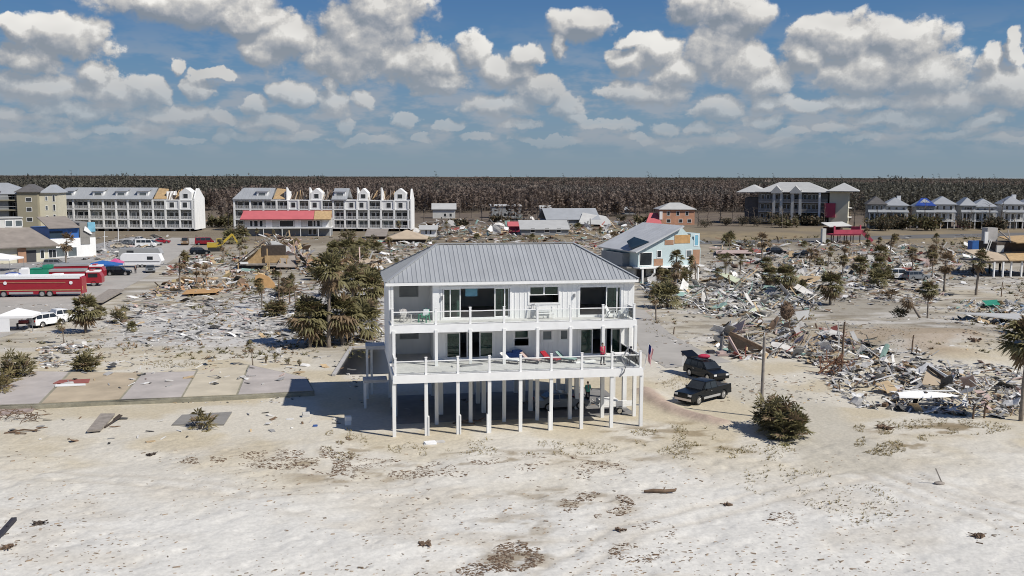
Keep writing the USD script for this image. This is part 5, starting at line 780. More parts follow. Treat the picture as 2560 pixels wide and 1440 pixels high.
for px, py, w, lab, mt in ((62, 690, 1.6, 'white box stack left of the green container', 'tarp_white'), (325, 640, 3.5, 'pale covered pallet in the lot by the surf store', 'silver_trim'), (395, 662, 2.2, 'lavender grey round tank behind the grey car', 'steel_grey')): p = G(px, py); solo('pallet_stack', MB().box(p + [0, 0, .8], (w, w * .8, 1.2), .2).box(p + [0, 0, .1], (w * 1.1, w * .9, .16), .2).box(p + [.1, 0, 1.5], (w * .8, w * .6, .25), .35), mt, lab, 'pallet')
# ---------------------------------------------------------------- palms and shrubs
def fan(m, base, direction, size, rng, droop=0.5, blades=9, petiole=0.8):
    """one fan leaf: a stalk and narrow folded blades that spread from its end and hang at the tips"""
    d = np.array(direction, float); d /= np.linalg.norm(d); side = np.cross(d, [0, 0, 1.0]); side = side / (np.linalg.norm(side) + 1e-9); up = np.cross(side, d)
    e = np.array(base) + d * petiole * size; w = 0.018 * size
    m.add([base - side * w, base + side * w, e + side * w * .6, e - side * w * .6], [[0, 1, 2], [0, 2, 3]])
    for k in range(blades):
        a = (k / (blades - 1) - .5) * rng.uniform(2.5, 3.3); L = size * rng.uniform(.75, 1.05) * (1 - .22 * abs(a) / 1.6)
        v = d * math.cos(a) + side * math.sin(a); v = v + up * rng.uniform(-.05, .2); v /= np.linalg.norm(v)
        n = np.cross(v, up); n /= np.linalg.norm(n) + 1e-9; mid = e + v * L * .55; tip = e + v * L - np.array([0, 0, droop * L * rng.uniform(.3, .8)]); wid = .085 * size
        m.add([e, mid + n * wid - up * wid * .4, mid + up * wid * .3, mid - n * wid - up * wid * .4, tip], [[0, 1, 2], [0, 2, 3], [2, 1, 4], [2, 4, 3]])
def palm_shape(seed, h, leaves, size, wind=(0, 0), dead=0.3, lean=(0, 0), spread=1.0):
    """trunk, crown and dead fronds of one cabbage palm of height h"""
    r = np.random.default_rng(seed); n = 9; t = np.linspace(0, 1, n); P = np.c_[lean[0] * t ** 1.6, lean[1] * t ** 1.6, h * t]; P[:, :2] += r.normal(0, .03, (n, 2)) * t[:, None]
    T = MB().tube(P, np.linspace(.17, .11, n) * (1 + .10 * np.sin(np.arange(n) * 2.3)), 8); top = P[-1]; C, Dd = MB(), MB()
    for k in range(leaves):
        az = k * 2.399 + r.uniform(-.3, .3); el = r.uniform(-.5, 1.15) if k % 4 else r.uniform(.7, 1.4); d = np.array([math.cos(az) * math.cos(el) * spread + wind[0], math.sin(az) * math.cos(el) * spread + wind[1], math.sin(el)])
        fan(C if r.random() > dead * .3 else Dd, top + [0, 0, r.uniform(-.25, .12)], d, size * r.uniform(.8, 1.1), r, droop=.5 + .25 * (el < 0))
    for k in range(int(leaves * dead)):
        az = r.uniform(0, 6.28); el = r.uniform(-1.35, -.55); fan(Dd, top - [0, 0, r.uniform(.1, .5)], [math.cos(az) * math.cos(el) + wind[0] * .4, math.sin(az) * math.cos(el) + wind[1] * .4, math.sin(el)], size * r.uniform(.75, 1.0), r, droop=.25, blades=6)
    for k in range(10): z = r.uniform(.35, .97); a = r.uniform(0, 6.28); q = np.array([np.interp(z, t, P[:, 0]), np.interp(z, t, P[:, 1]), h * z]); T.bar(q, q + [.32 * math.cos(a), .32 * math.sin(a), .22], .06, .03)
    return T, C, Dd
PALM = {}
def palm(kind, label, loc, rz=0.0, sc=1.0, group=None):
    if kind in PALM: return copy_of(PALM[kind], label, loc, rz, sc, group)
    seed, h, lv, size, wind, dead, lean, green, spread = dict(round=(1, 2.6, 60, 1.25, (0, 0), .35, (0, 0), 'palm_green', 1.0), tall=(2, 5.6, 34, 1.05, (-.25, 0), .4, (.2, .1), 'palm_green', 1.0), windy=(3, 5.0, 30, 1.15, (.9, .1), .5, (.1, 0), 'palm_yellow', .8), ragged=(4, 4.6, 20, 1.0, (-.5, .2), .6, (-.3, 0), 'palm_green', .8), brown=(5, 4.2, 22, 1.0, (.3, 0), 1.0, (.2, .2), 'palm_dead', .8), tuft=(6, 1.1, 34, 1.0, (0, 0), .25, (0, 0), 'palm_green', 1.1), big=(7, 6.2, 60, 1.35, (-.2, 0), .35, (.25, .1), 'palm_green', 1.0))[kind]
    t = thing('palm_tree', label, 'palm tree', loc, rz, group, sc); PALM[kind] = t; T, C, Dd = palm_shape(seed, h, lv, size, wind, dead, lean, spread); put(t, 'trunk', T, 'palm_bark', smooth=True); put(t, 'crown', C, green); put(t, 'dead_fronds', Dd, 'palm_dead'); return t
def bush(label, loc, w, h, seed, mat='bush_olive', fans=0, cat='shrub', group=None, name='shrub', stems=7, leaves=420):
    """a broken, uneven shrub: stems and many small leaf faces in clumps, or fan leaves"""
    r = np.random.default_rng(seed); t = thing(name, label, cat, loc, 0, group); S, C, D = MB(), MB(), MB()
    for k in range(stems):
        a = r.uniform(0, 6.28); q = np.array([w * .42 * math.cos(a) * r.uniform(.2, 1), w * .42 * math.sin(a) * r.uniform(.2, 1), h * r.uniform(.55, .95)]); S.tube([[0, 0, -.1], q * [.5, .5, .5] + r.normal(0, .08, 3), q], [.07, .04, .02], 4)
        if fans:
            for j in range(fans): e = r.uniform(-.3, 1.4); az = r.uniform(0, 6.28); fan(C if r.random() < .8 else D, q * [1, 1, r.uniform(.06, .95)] * r.uniform(.7, 1.0), [math.cos(az) * math.cos(e), math.sin(az) * math.cos(e), math.sin(e)], r.uniform(.6, 1.05), r, .3, 7)
        else:
            for c in range(4):
                ctr = q * r.uniform(.45, 1.0) + r.normal(0, .12, 3) * [w, w, h * .5]; cr = r.uniform(.14, .26) * min(w, h * 1.3)
                N = leaves // (stems * 4); v = r.normal(0, 1, (N, 3)); v /= np.linalg.norm(v, axis=1, keepdims=True); p = ctr + v * cr * r.uniform(.5, 1.1, (N, 1)); p[:, 2] = np.maximum(p[:, 2], .03); u = r.normal(0, 1, (N, 3)); u /= np.linalg.norm(u, axis=1, keepdims=True)
                sd = np.cross(u, v); sd /= np.linalg.norm(sd, axis=1, keepdims=True) + 1e-9; L = r.uniform(.10, .22, (N, 1)) * max(1.0, w / 4.0) ** 1.7; q4 = np.stack([p, p + u * L * .5 + sd * L * .28, p + u * L, p + u * L * .5 - sd * L * .28], 1); m = r.random(N) < .85
                for M_, sel in ((C, m), (D, ~m)):
                    if sel.any(): k4 = np.arange(sel.sum())[:, None] * 4; M_.add(q4[sel].reshape(-1, 3), np.vstack([k4 + [0, 1, 2], k4 + [0, 2, 3]]))
    put(t, 'stems', S, 'bark'); put(t, 'foliage', C, mat)
    if D.n: put(t, 'dead_leaves', D, 'palm_dead')
    return t
def at_top(px, base, top): p = GG(px, base); return p, Z(px, top, p[1]) - p[2]
HGT = dict(round=4.2, tall=6.7, windy=6.0, ragged=5.5, brown=5.0, tuft=2.6, big=7.8)
for px, base, top, kind, rz, lab in (
 (215, 832, 738, 'round', 0, 'round full palm beside the parked white vehicles'), (160, 858, 800, 'ragged', 1, 'low torn palm just left of the round full palm'), (450, 722, 630, 'windy', 0, 'wind bent palm standing alone beside the coast road'), (492, 715, 664, 'brown', 1, 'small brown palm right of the road palm'), (517, 712, 668, 'brown', 2.2, 'thin ragged palm between road palm and plank pile'),
 (822, 868, 640, 'tall', .4, 'tallest slim palm in the grove left of the house'), (775, 868, 742, 'round', 1.2, 'broad low palm at the front of the grove'), (856, 862, 735, 'round', 2.3, 'dense palm at the right front of the grove'), (800, 860, 760, 'tuft', .4, 'tuft palm between the broad palms of the grove'), (880, 800, 668, 'big', 0, 'dark full palm high in the grove'), (842, 790, 650, 'big', 1.6, 'leafy palm at the back of the grove'), (918, 790, 676, 'round', .3, 'palm touching the left corner of the white house'), (940, 760, 668, 'round', 2.9, 'yellowish palm behind the left roof corner'), (905, 850, 745, 'tuft', 1, 'low palm at the right foot of the grove'), (868, 650, 588, 'tuft', 0, 'green palm behind the grove by the rubble'), (905, 640, 592, 'tuft', 2, 'green palm behind the grove, right one'), (835, 640, 598, 'tuft', 1, 'green palm behind the grove, left one'), (945, 632, 600, 'tuft', 3, 'small palm under the wide tan roof'),
 (740, 770, 690, 'ragged', .5, 'torn palm left of the grove among white boards'), (708, 760, 700, 'brown', 0, 'brown snag palm beside the curved wood sheet'), (732, 720, 690, 'brown', 1.5, 'short brown palm trunk near the collapsed house'),
 (632, 914, 862, 'ragged', 0, 'thin small palm at the back edge of the foundation'),
 (1690, 718, 628, 'tall', 1.0, 'tall palm right before the teal house'), (1738, 712, 640, 'windy', 2.6, 'bent palm at the right end of the teal house'), (1662, 722, 672, 'round', .7, 'round palm at the left foot of the teal house'), (1640, 800, 728, 'ragged', .2, 'torn palm below the teal house'), (1668, 770, 700, 'tuft', .9, 'green tuft palm right of the torn palm below the teal house'),
 (1962, 738, 662, 'round', 0, 'round palm left of the white broken panel'), (2075, 762, 680, 'round', 1.1, 'wide olive palm right of the debris mound'), (2150, 692, 640, 'round', .3, 'dark round palm in the middle of the right debris'), (2318, 805, 704, 'big', 1.0, 'palm with hanging crown and straight trunk on the sand rise'), (2440, 738, 632, 'ragged', 2.0, 'ragged tall palm before the wrecked beach house'), (2360, 730, 640, 'brown', .5, 'brown dry palm left of the ragged tall palm'), (1905, 655, 588, 'brown', 1.0, 'bare dry palm behind the right debris field'), (1850, 690, 640, 'ragged', 2.0, 'torn small palm right of the teal house'), (1810, 690, 655, 'tuft', .3, 'low palm between teal house and red boards'), (2070, 668, 620, 'ragged', 2.5, 'torn palm below the crimson deck'), (2200, 662, 612, 'round', 1.5, 'dark palm right of the crimson deck'), (2195, 720, 668, 'tuft', .8, 'bushy palm left of the white van'), (2110, 656, 606, 'brown', 0, 'dry palm right under the crimson deck'), (2010, 618, 600, 'tuft', 0, 'small green palm left of the crimson deck'), (1822, 615, 575, 'tuft', 0, 'small palm by the dry field road'), (2552, 1052, 800, 'big', .2, 'big dark palm at the right edge of the picture'),
 (165, 668, 590, 'brown', 0, 'bare palm trunk before the surf store'), (606, 606, 566, 'tuft', 0, 'dark palm left of the coral roofed building'), (575, 610, 570, 'tuft', 1, 'palm by the coral roofed building, near the road'), (1192, 600, 582, 'tuft', 1, 'green palm behind the ridge of the white house'), (1445, 575, 555, 'tuft', .5, 'olive palm in front of the metal hall'), (1530, 640, 585, 'brown', 0, 'bare pole palm left of the teal house')):
    p, h = at_top(px, base, top); palm(kind, lab, p, rz, max(.45, min(h / HGT[kind], 2.6)))
r = np.random.default_rng(88); n = 0
while n < 34:
    px, py = r.uniform(1620, 2560), r.uniform(598, 735)
    if 1590 < px < 1790 and py < 712 or (2020 < px and py > 700) or (2440 < px): continue
    w = GG(px, py); kind = ('ragged', 'brown', 'tuft', 'windy', 'round')[n % 5]; n += 1; side = 'left' if px < 1900 else ('right' if px > 2250 else 'middle')
    palm(kind, f'storm torn palm among the wreckage {"far off" if py < 650 else "nearer"}, {side} of the right hand field', w, r.uniform(0, 6), r.uniform(.5, .95), 'storm torn palms in the right hand field')
for px, py in ((250, 800), (330, 830), (560, 655), (600, 650), (690, 700), (655, 770), (1000, 590), (1120, 590), (1500, 600), (1330, 600), (1580, 620), (640, 600), (975, 640), (990, 660)):
    palm(('ragged', 'brown', 'tuft', 'windy')[px % 4], 'storm torn palm among the wreckage left of or behind the white house', GG(px, py), px % 7, .55 + .03 * (px % 11), 'storm torn palms left of and behind the white house')
# fallen and leaning palms
t = thing('fallen_palm', 'leaning palm fallen to the left of the hanging crown palm', 'palm tree', GG(2300, 820), 0); r = np.random.default_rng(5)
P = np.array([[0, 0, 0], [-.4, .3, .7], [-.8, .7, 1.5], [-1.3, 1.0, 2.2]]); put(t, 'trunk', MB().tube(P, [.2, .18, .16, .14], 7), 'palm_bark', smooth=True); C = MB()
for k in range(26): a = r.uniform(0, 6.28); e = r.uniform(-1.2, .8); fan(C, P[-1], [math.cos(a) * math.cos(e) - .4, math.sin(a) * math.cos(e), math.sin(e)], .8, r, .6, 7)
put(t, 'crown', C, 'palm_dead')
t = thing('uprooted_tree', 'brown uprooted root ball with flat trunk lying behind it', 'tree', GG(1966, 806), 0); m = MB()
for k in range(260):
    v = r.normal(0, 1, 3); v /= np.linalg.norm(v); q = v * [1.0, .7, 1.25] + [0, 0, 1.35]; m.bar(q * .8 + [0, 0, .25], q + r.normal(0, .12, 3), .07, .06)
m.tm(trimesh.creation.icosphere(2, 1).apply_transform(np.diag([.9, .6, 1.15, 1])).apply_translation([0, 0, 1.3])); put(t, 'root_ball', m, 'wood_brown'); put(t, 'trunk', MB().tube([[.3, .3, 1.4], [1.8, 1.2, 1.2], [3.6, 2.2, 1.0]], [.3, .24, .18], 7), 'bark')
bush('big palmetto bush growing round the broken pole', GG(1925, 1078), 3.3, 3.0, 11, 'bush_olive', 16, name='palmetto_bush', stems=13); bush('rounded olive brown right half of the palmetto thicket by the pole', GG(1968, 1092), 3.4, 2.1, 12, 'palm_green', 18, name='palmetto_bush', stems=12)
bush('dense dark bush at the left edge behind the foundation', GG(40, 952), 4.2, 3.0, 13, 'bush_olive', 10, stems=12); bush('brown leafy bush at the left edge by the dark one', GG(4, 985), 2.6, 1.6, 14, 'palm_yellow', 7); bush('small round green shrub behind the tan floor', GG(216, 932), 2.2, 1.7, 15, 'bush_olive', 12, stems=8)
bush('low dark shrub right of the round full palm', GG(305, 806), 3.4, 1.6, 16, 'bush_olive', 7); bush('low green plants on the small gravel heap', GG(502, 1072), 1.6, .5, 17, 'palm_yellow', 3, stems=6); bush('dark shrub on the sand at the foot of the mound', GG(2250, 800), 1.8, 1.2, 18, 'bush_dark', 5)
bush('dry brown bush in front of the debris, right', GG(2225, 748), 2.8, 1.8, 19, 'palm_dead', 6)
for i, (px, py, w, h, lab) in enumerate(((888, 700, 6, 4.5, 'wide olive thicket in the middle of the grove'), (790, 700, 4, 3, 'low thicket left in the grove'), (925, 720, 5, 4, 'thicket touching the house roof line'), (850, 640, 7, 4.5, 'dark green thicket behind the grove'), (925, 622, 6, 3.5, 'green thicket at the tan roofs'), (690, 790, 3, 2, 'scrub beside the white boards left of the grove'), (905, 800, 5, 3.2, 'thicket at the right foot of the grove'), (830, 740, 6, 4.5, 'tall thicket in the heart of the grove'), (900, 660, 7, 5, 'yellowish thicket high behind the grove'), (760, 830, 3.4, 2.6, 'low thicket at the front left foot of the grove'), (870, 600, 8, 3.5, 'far green thicket by the tan roof heap'), (715, 742, 3.5, 2.2, 'scrub at the left edge of the grove'), (1640, 700, 5, 2.5, 'dark scrub at the left corner of the teal house'), (1700, 705, 5, 2.6, 'dark scrub under the front of the teal house'), (2205, 706, 5, 3.0, 'round green thicket left of the white van'), (1655, 745, 4, 2.2, 'scrub beside the driveway below the teal house'), (2590, 880, 4, 3, 'dark thicket under the big palm at the right edge'))): bush(lab, GG(px, py), w, h, 40 + i, 'bush_olive' if i % 2 else 'palm_green', 14, 'thicket', name='thicket', stems=12)
for i, (px, py, w, h) in enumerate(((1905, 566, 8, 5), (1935, 568, 10, 6), (1968, 570, 10, 4.5), (2000, 568, 11, 6), (2030, 566, 9, 5), (2110, 562, 7, 5), (1850, 568, 9, 5), (1820, 572, 8, 4), (2180, 576, 9, 6), (2215, 577, 9, 5), (2262, 577, 10, 6), (2312, 577, 9, 6), (2350, 577, 8, 5), (2398, 577, 9, 6), (2440, 577, 8, 5), (2495, 577, 10, 6), (2540, 577, 8, 5), (560, 572, 9, 5), (540, 566, 8, 5), (600, 586, 7, 4), (585, 600, 6, 5), (1240, 560, 9, 3), (1150, 566, 8, 3), (1620, 566, 8, 4), (1760, 572, 8, 4), (1560, 560, 8, 3))): bush('windblown thicket ' + next(w for lim, w in ((620, 'between the two condo blocks'), (1300, 'before the forest behind the white house'), (1700, 'near the orange house'), (1860, 'left of the grey hotel'), (2050, 'before the grey hotel'), (2160, 'right of the grey hotel'), (9999, 'before the far right row houses')) if px < lim), GG(px + (i * 37 % 23) - 11, py - (i * 5 % 9)), w * (.8 + .14 * (i * 7 % 6)), h * (.85 + .22 * (i * 5 % 5)), 200 + i, ('thicket_dark', 'thicket_dark', 'bush_dark')[i % 3], 0, 'thicket', 'thickets in front of the forest', 'thicket', 10, 900)
for i, (px, py) in enumerate(((665, 908), (688, 906), (720, 912), (750, 915))): bush('upright little weed at the back edge of the grey floor', GG(px, py), .5, .9, 60 + i, 'bush_olive', 0, 'weed', 'weeds along the back edge of the foundation', 'weed', 3, 90)
def scrub():
    r = np.random.default_rng(19); m = MB(); n = 0
    while n < 1500:
        x, y = r.uniform(-10, 2570), r.uniform(592, 900)
        if (930 < x < 1610 and y > 680) or (x < 470 and y < 850) or (2040 < x < 2420 and 760 < y < 880) or (1610 < x < 1800 and y > 820) or pn(x / 60, y / 26, 21) < .55: continue
        n += 1; p = G(x, y); p[2] = gz(p[0], p[1]); s = np.clip(p[1] / F * r.uniform(5, 14), .2, 1.6); col = np.array([(.15, .135, .06), (.20, .16, .08), (.11, .10, .045), (.22, .15, .09)][r.integers(4)])
        for j in range(9): a = r.uniform(0, 6.28); e = np.array([math.cos(a) * s * .7, math.sin(a) * s * .7, s * r.uniform(.25, .8)]); w = np.array([-math.sin(a), math.cos(a), .4]) * s * .13; o = r.normal(0, s * .25, 3) * [1, 1, 0]; m.add([p + o - w, p + o + w, p + o + e], [[0, 1, 2]], col * r.uniform(.7, 1.3))
    solo('scrub', m, 'tinted', 'low torn weeds and scrub between the wreckage', 'scrub', None, False, 'stuff')
scrub()
# bare, stripped trees before the forest
def bare_tree(seed, h, name=None):
    r = np.random.default_rng(seed); T, B = MB(), MB(); P = np.array([[0, 0, -.2], [r.normal(0, .1), r.normal(0, .1), h * .4], [r.normal(0, .3), r.normal(0, .3), h * .75], [r.normal(0, .5), r.normal(0, .5), h]]); T.tube(P, [.2, .15, .1, .03], 5)
    for k in range(13): z = r.uniform(.3, .97); a = r.uniform(0, 6.28); L = h * r.uniform(.1, .28); q = np.array([np.interp(z * h, P[:, 2], P[:, 0]), np.interp(z * h, P[:, 2], P[:, 1]), z * h]); B.tube([q, q + [L * .6 * math.cos(a), L * .6 * math.sin(a), L * .35], q + [L * math.cos(a + .3), L * math.sin(a + .3), L * r.uniform(.2, .8)]], [.07, .04, .015], 3)
    return T, B
BT = []
for i in range(4):
    T, B = bare_tree(100 + i, 7 + i); BT.append((T, B))
proto = {}
spots = [(1870, 560), (1885, 566), (1905, 558), (1930, 566), (1955, 570), (1985, 566), (2010, 562), (2060, 566), (2110, 560), (2135, 566), (2160, 570), (2190, 572), (2230, 572), (2275, 572), (2310, 572), (2345, 570), (2395, 572), (2425, 572), (2470, 572), (2500, 572), (2535, 574), (1770, 560), (1800, 556), (1830, 560), (1745, 566), (1620, 550), (1600, 556), (1480, 530), (1540, 540), (1330, 540), (1180, 545), (1150, 556), (1060, 560), (1205, 552), (560, 560), (545, 566), (530, 552), (572, 575), (1255, 560), (1345, 552)]
for i, (px, py) in enumerate(spots):
    k = i % 4; loc = G(px, py); lab = 'leafless storm stripped tree ' + next(w for lim, w in ((620, 'between the two condo blocks'), (1300, 'before the forest behind the white house'), (1700, 'near the orange house'), (1860, 'left of the grey hotel'), (2050, 'before the grey hotel'), (2160, 'right of the grey hotel'), (9999, 'among the far right row houses')) if px < lim); gr = 'leafless trees between the houses and the forest'
    if k in proto: copy_of(proto[k], lab, loc, i * 1.7, .8 + .1 * (i % 5), gr)
    else: proto[k] = thing('bare_tree', lab, 'tree', loc, i * 1.7, gr, 1.0); put(proto[k], 'trunk', BT[k][0], 'bark'); put(proto[k], 'branches', BT[k][1], 'bark')
# the brown storm stripped forest up to the horizon
def wood_patch(seed, n, size, hlo, hhi, detail):
    r = np.random.default_rng(seed); T, L = MB(), MB()
    for i in range(n):
        x, y = r.uniform(-size / 2, size / 2, 2); h = r.uniform(hlo, hhi); b = np.array([x, y, 0]); tip = b + [r.normal(0, .5), r.normal(0, .5), h]; T.tube([b, tip], [.11, .04], 3, cap=False)
        for k in range(detail):
            z = r.uniform(.25, 1.0); a = r.uniform(0, 6.28); q = b + (tip - b) * z; l = r.uniform(.6, 2.3) * (1.2 - .6 * z); e = q + [l * math.cos(a), l * math.sin(a), r.uniform(-.2, .9)]; s = np.array([-math.sin(a), math.cos(a), r.uniform(-.5, .8)]) * r.uniform(.3, .8)
            L.add([q, e - s, e + s * .6 + [0, 0, .3]], [[0, 1, 2]])
    return T, L
leaf('wood_leaf_brown', (0.165, 0.127, 0.103), .06); leaf('wood_leaf_grey', (0.15, 0.127, 0.107), .06); leaf('wood_leaf_green', (0.108, 0.102, 0.078), .12); pm('wood_trunk', (0.135, 0.115, 0.10), .9, .25, .3)
fo = UsdGeom.PointInstancer.Define(stage, '/World/forest'); tag('/World/forest', 'brown storm stripped forest stretching to the horizon', 'forest', None, 'stuff'); targets = []
PROTO = [(22, 24, 8, 13, 36, 'wood_leaf_brown'), (22, 24, 7, 12.5, 34, 'wood_leaf_grey'), (18, 24, 9, 14.5, 38, 'wood_leaf_green'), (22, 24, 6, 11.5, 34, 'wood_leaf_brown'), (1, 1, 17, 21, 40, 'wood_leaf_green')]
for i, (n, sz, a, b, dt, mt) in enumerate(PROTO):
    x = f'/World/forest/wood_patch_{i:03d}'; UsdGeom.Xform.Define(stage, x); T, L = wood_patch(300 + i, n, sz, a, b, dt); put(x, 'trunks', T, 'wood_trunk', kind='stuff'); put(x, 'twigs', L, mt, kind='stuff'); targets.append(x)
pos, idx, ori, scl = [], [], [], []; r = np.random.default_rng(9)
y = 398.0
while y < 7000:
    step = 15 if y < 1000 else 15 * (y / 1000) ** 1.25; half = y * .62 + 40; x = -half
    while x < half:
        xx, yy = x + r.uniform(-.4, .4) * step, y + r.uniform(-.4, .4) * step; u = proj(np.array([xx, yy, 0.0])); n = float(pf(xx / 120, yy / 160, 4)); g = float(pn(xx / 300, yy / 500, 8))
        edge = 404 + 50 * float(pn(xx / 45, 0.0, 6)) + (48 if 1780 < u[0] < 2640 else 0)
        if yy > edge and (yy > 760 or r.random() < .35 + .65 * (yy - edge) / 260.0 * 1.6) and (yy > 600 or n > .40):
            k = 2 if g > (.62 if xx > 60 else .74) else (1 if n > .55 else (0 if n > .42 else 3)); s = (step / 15) ** .7 if step > 15 else 1.0; s = min(s, 3.5)
            pos.append((xx, yy, -.2)); idx.append(k); a = r.uniform(0, 6.28); ori.append((math.cos(a / 2), 0, 0, math.sin(a / 2))); hs = r.uniform(.8, 1.12) * (1.0 if r.random() > .02 else 1.35) * (1.0 if yy < 700 else 1.0); scl.append((s, s, hs))
        x += step
    y += step
for k in range(170):
    yy = 560 * (2600 / 560) ** r.random(); xx = r.uniform(-.56, .56) * yy; pos.append((xx, yy, -.2)); idx.append(4); ori.append((1, 0, 0, 0)); hs = r.uniform(.85, 1.25); scl.append((hs * 1.5, hs * 1.5, hs))
fo.CreatePositionsAttr(Vt.Vec3fArray.FromNumpy(np.array(pos, np.float32))); fo.CreateProtoIndicesAttr(Vt.IntArray.FromNumpy(np.array(idx, np.int32))); fo.CreateScalesAttr(Vt.Vec3fArray.FromNumpy(np.array(scl, np.float32))); fo.CreateOrientationsAttr(Vt.QuathArray([Gf.Quath(float(o[0]), float(o[1]), float(o[2]), float(o[3])) for o in ori])); fo.CreatePrototypesRel().SetTargets([Sdf.Path(t) for t in targets]); print('forest patches', len(pos))
# ---------------------------------------------------------------- debris
from shapely.geometry import Point as SPoint
def rot_of(yaw, pitch, roll): return R3('z', yaw) @ R3('y', pitch) @ R3('x', roll)
def plank(r, L, w, t=.05):
    """a board with splintered ends"""
    n = 3; a = [(-L / 2 + r.uniform(0, .25 * min(L, 1.2)), y) for y in np.linspace(-w / 2, w / 2, n)]; b = [(L / 2 - r.uniform(0, .25 * min(L, 1.2)), y) for y in np.linspace(w / 2, -w / 2, n)]; m = MB().prism(a + b, -t / 2, t / 2); return m.mesh()
def sheet(r, L, w, bend=.15):
    """a torn, bent sheet of wood, wall board or metal with thickness"""
    nx, ny = 4, 3; x, y = np.meshgrid(np.linspace(-L / 2, L / 2, nx), np.linspace(-w / 2, w / 2, ny)); x = x + r.normal(0, .05 * L, x.shape); y = y + r.normal(0, .06 * w, x.shape); ph = r.uniform(0, 6.28); z = bend * L * .25 * np.cos(x / L * 3 + ph) + r.normal(0, .02 * L * (bend > .05), x.shape); top = np.stack([x, y, z + .02], -1).reshape(-1, 3); bot = top - [0, 0, .04]; f = []
    for j in range(ny - 1):
        for i in range(nx - 1): a = j * nx + i; f += [[a, a + 1, a + nx + 1], [a, a + nx + 1, a + nx]]
    f = np.array(f); N = nx * ny; ring_ = list(range(nx)) + [nx * k + nx - 1 for k in range(1, ny)] + [N - 2 - i for i in range(nx - 1)] + [nx * k for k in range(ny - 2, 0, -1)]; e = []
    for a, b in zip(ring_, ring_[1:] + ring_[:1]): e += [[a, a + N, b + N], [a, b + N, b]]
    return np.vstack([top, bot]), np.vstack([f, f[:, ::-1] + N, e])
def chunk(r, s):
    v = BOXV * [s * r.uniform(.6, 1.4), s * r.uniform(.5, 1.1), s * r.uniform(.35, .9)]; return v + r.normal(0, .07 * s, v.shape), BOXF
PAL = dict(pale='white white white pale pale pale pale grey grey grey dark dark tan brown pink'.split(), wood='tan tan tan wood orange brown brown grey white pale dark pink'.replace('wood', 'yellow').split(), mixed='white white pale pale pale grey grey grey dark dark tan tan brown brown pink teal white red'.split(), lime='white white white white lime pale pale pale grey grey dark teal tan'.split(), rust='orange orange tan tan pink brown brown yellow dark white'.split(), teal='white white white pale teal grey grey dark tan blue'.split(), dark='dark dark grey grey brown brown pale white tan'.split())
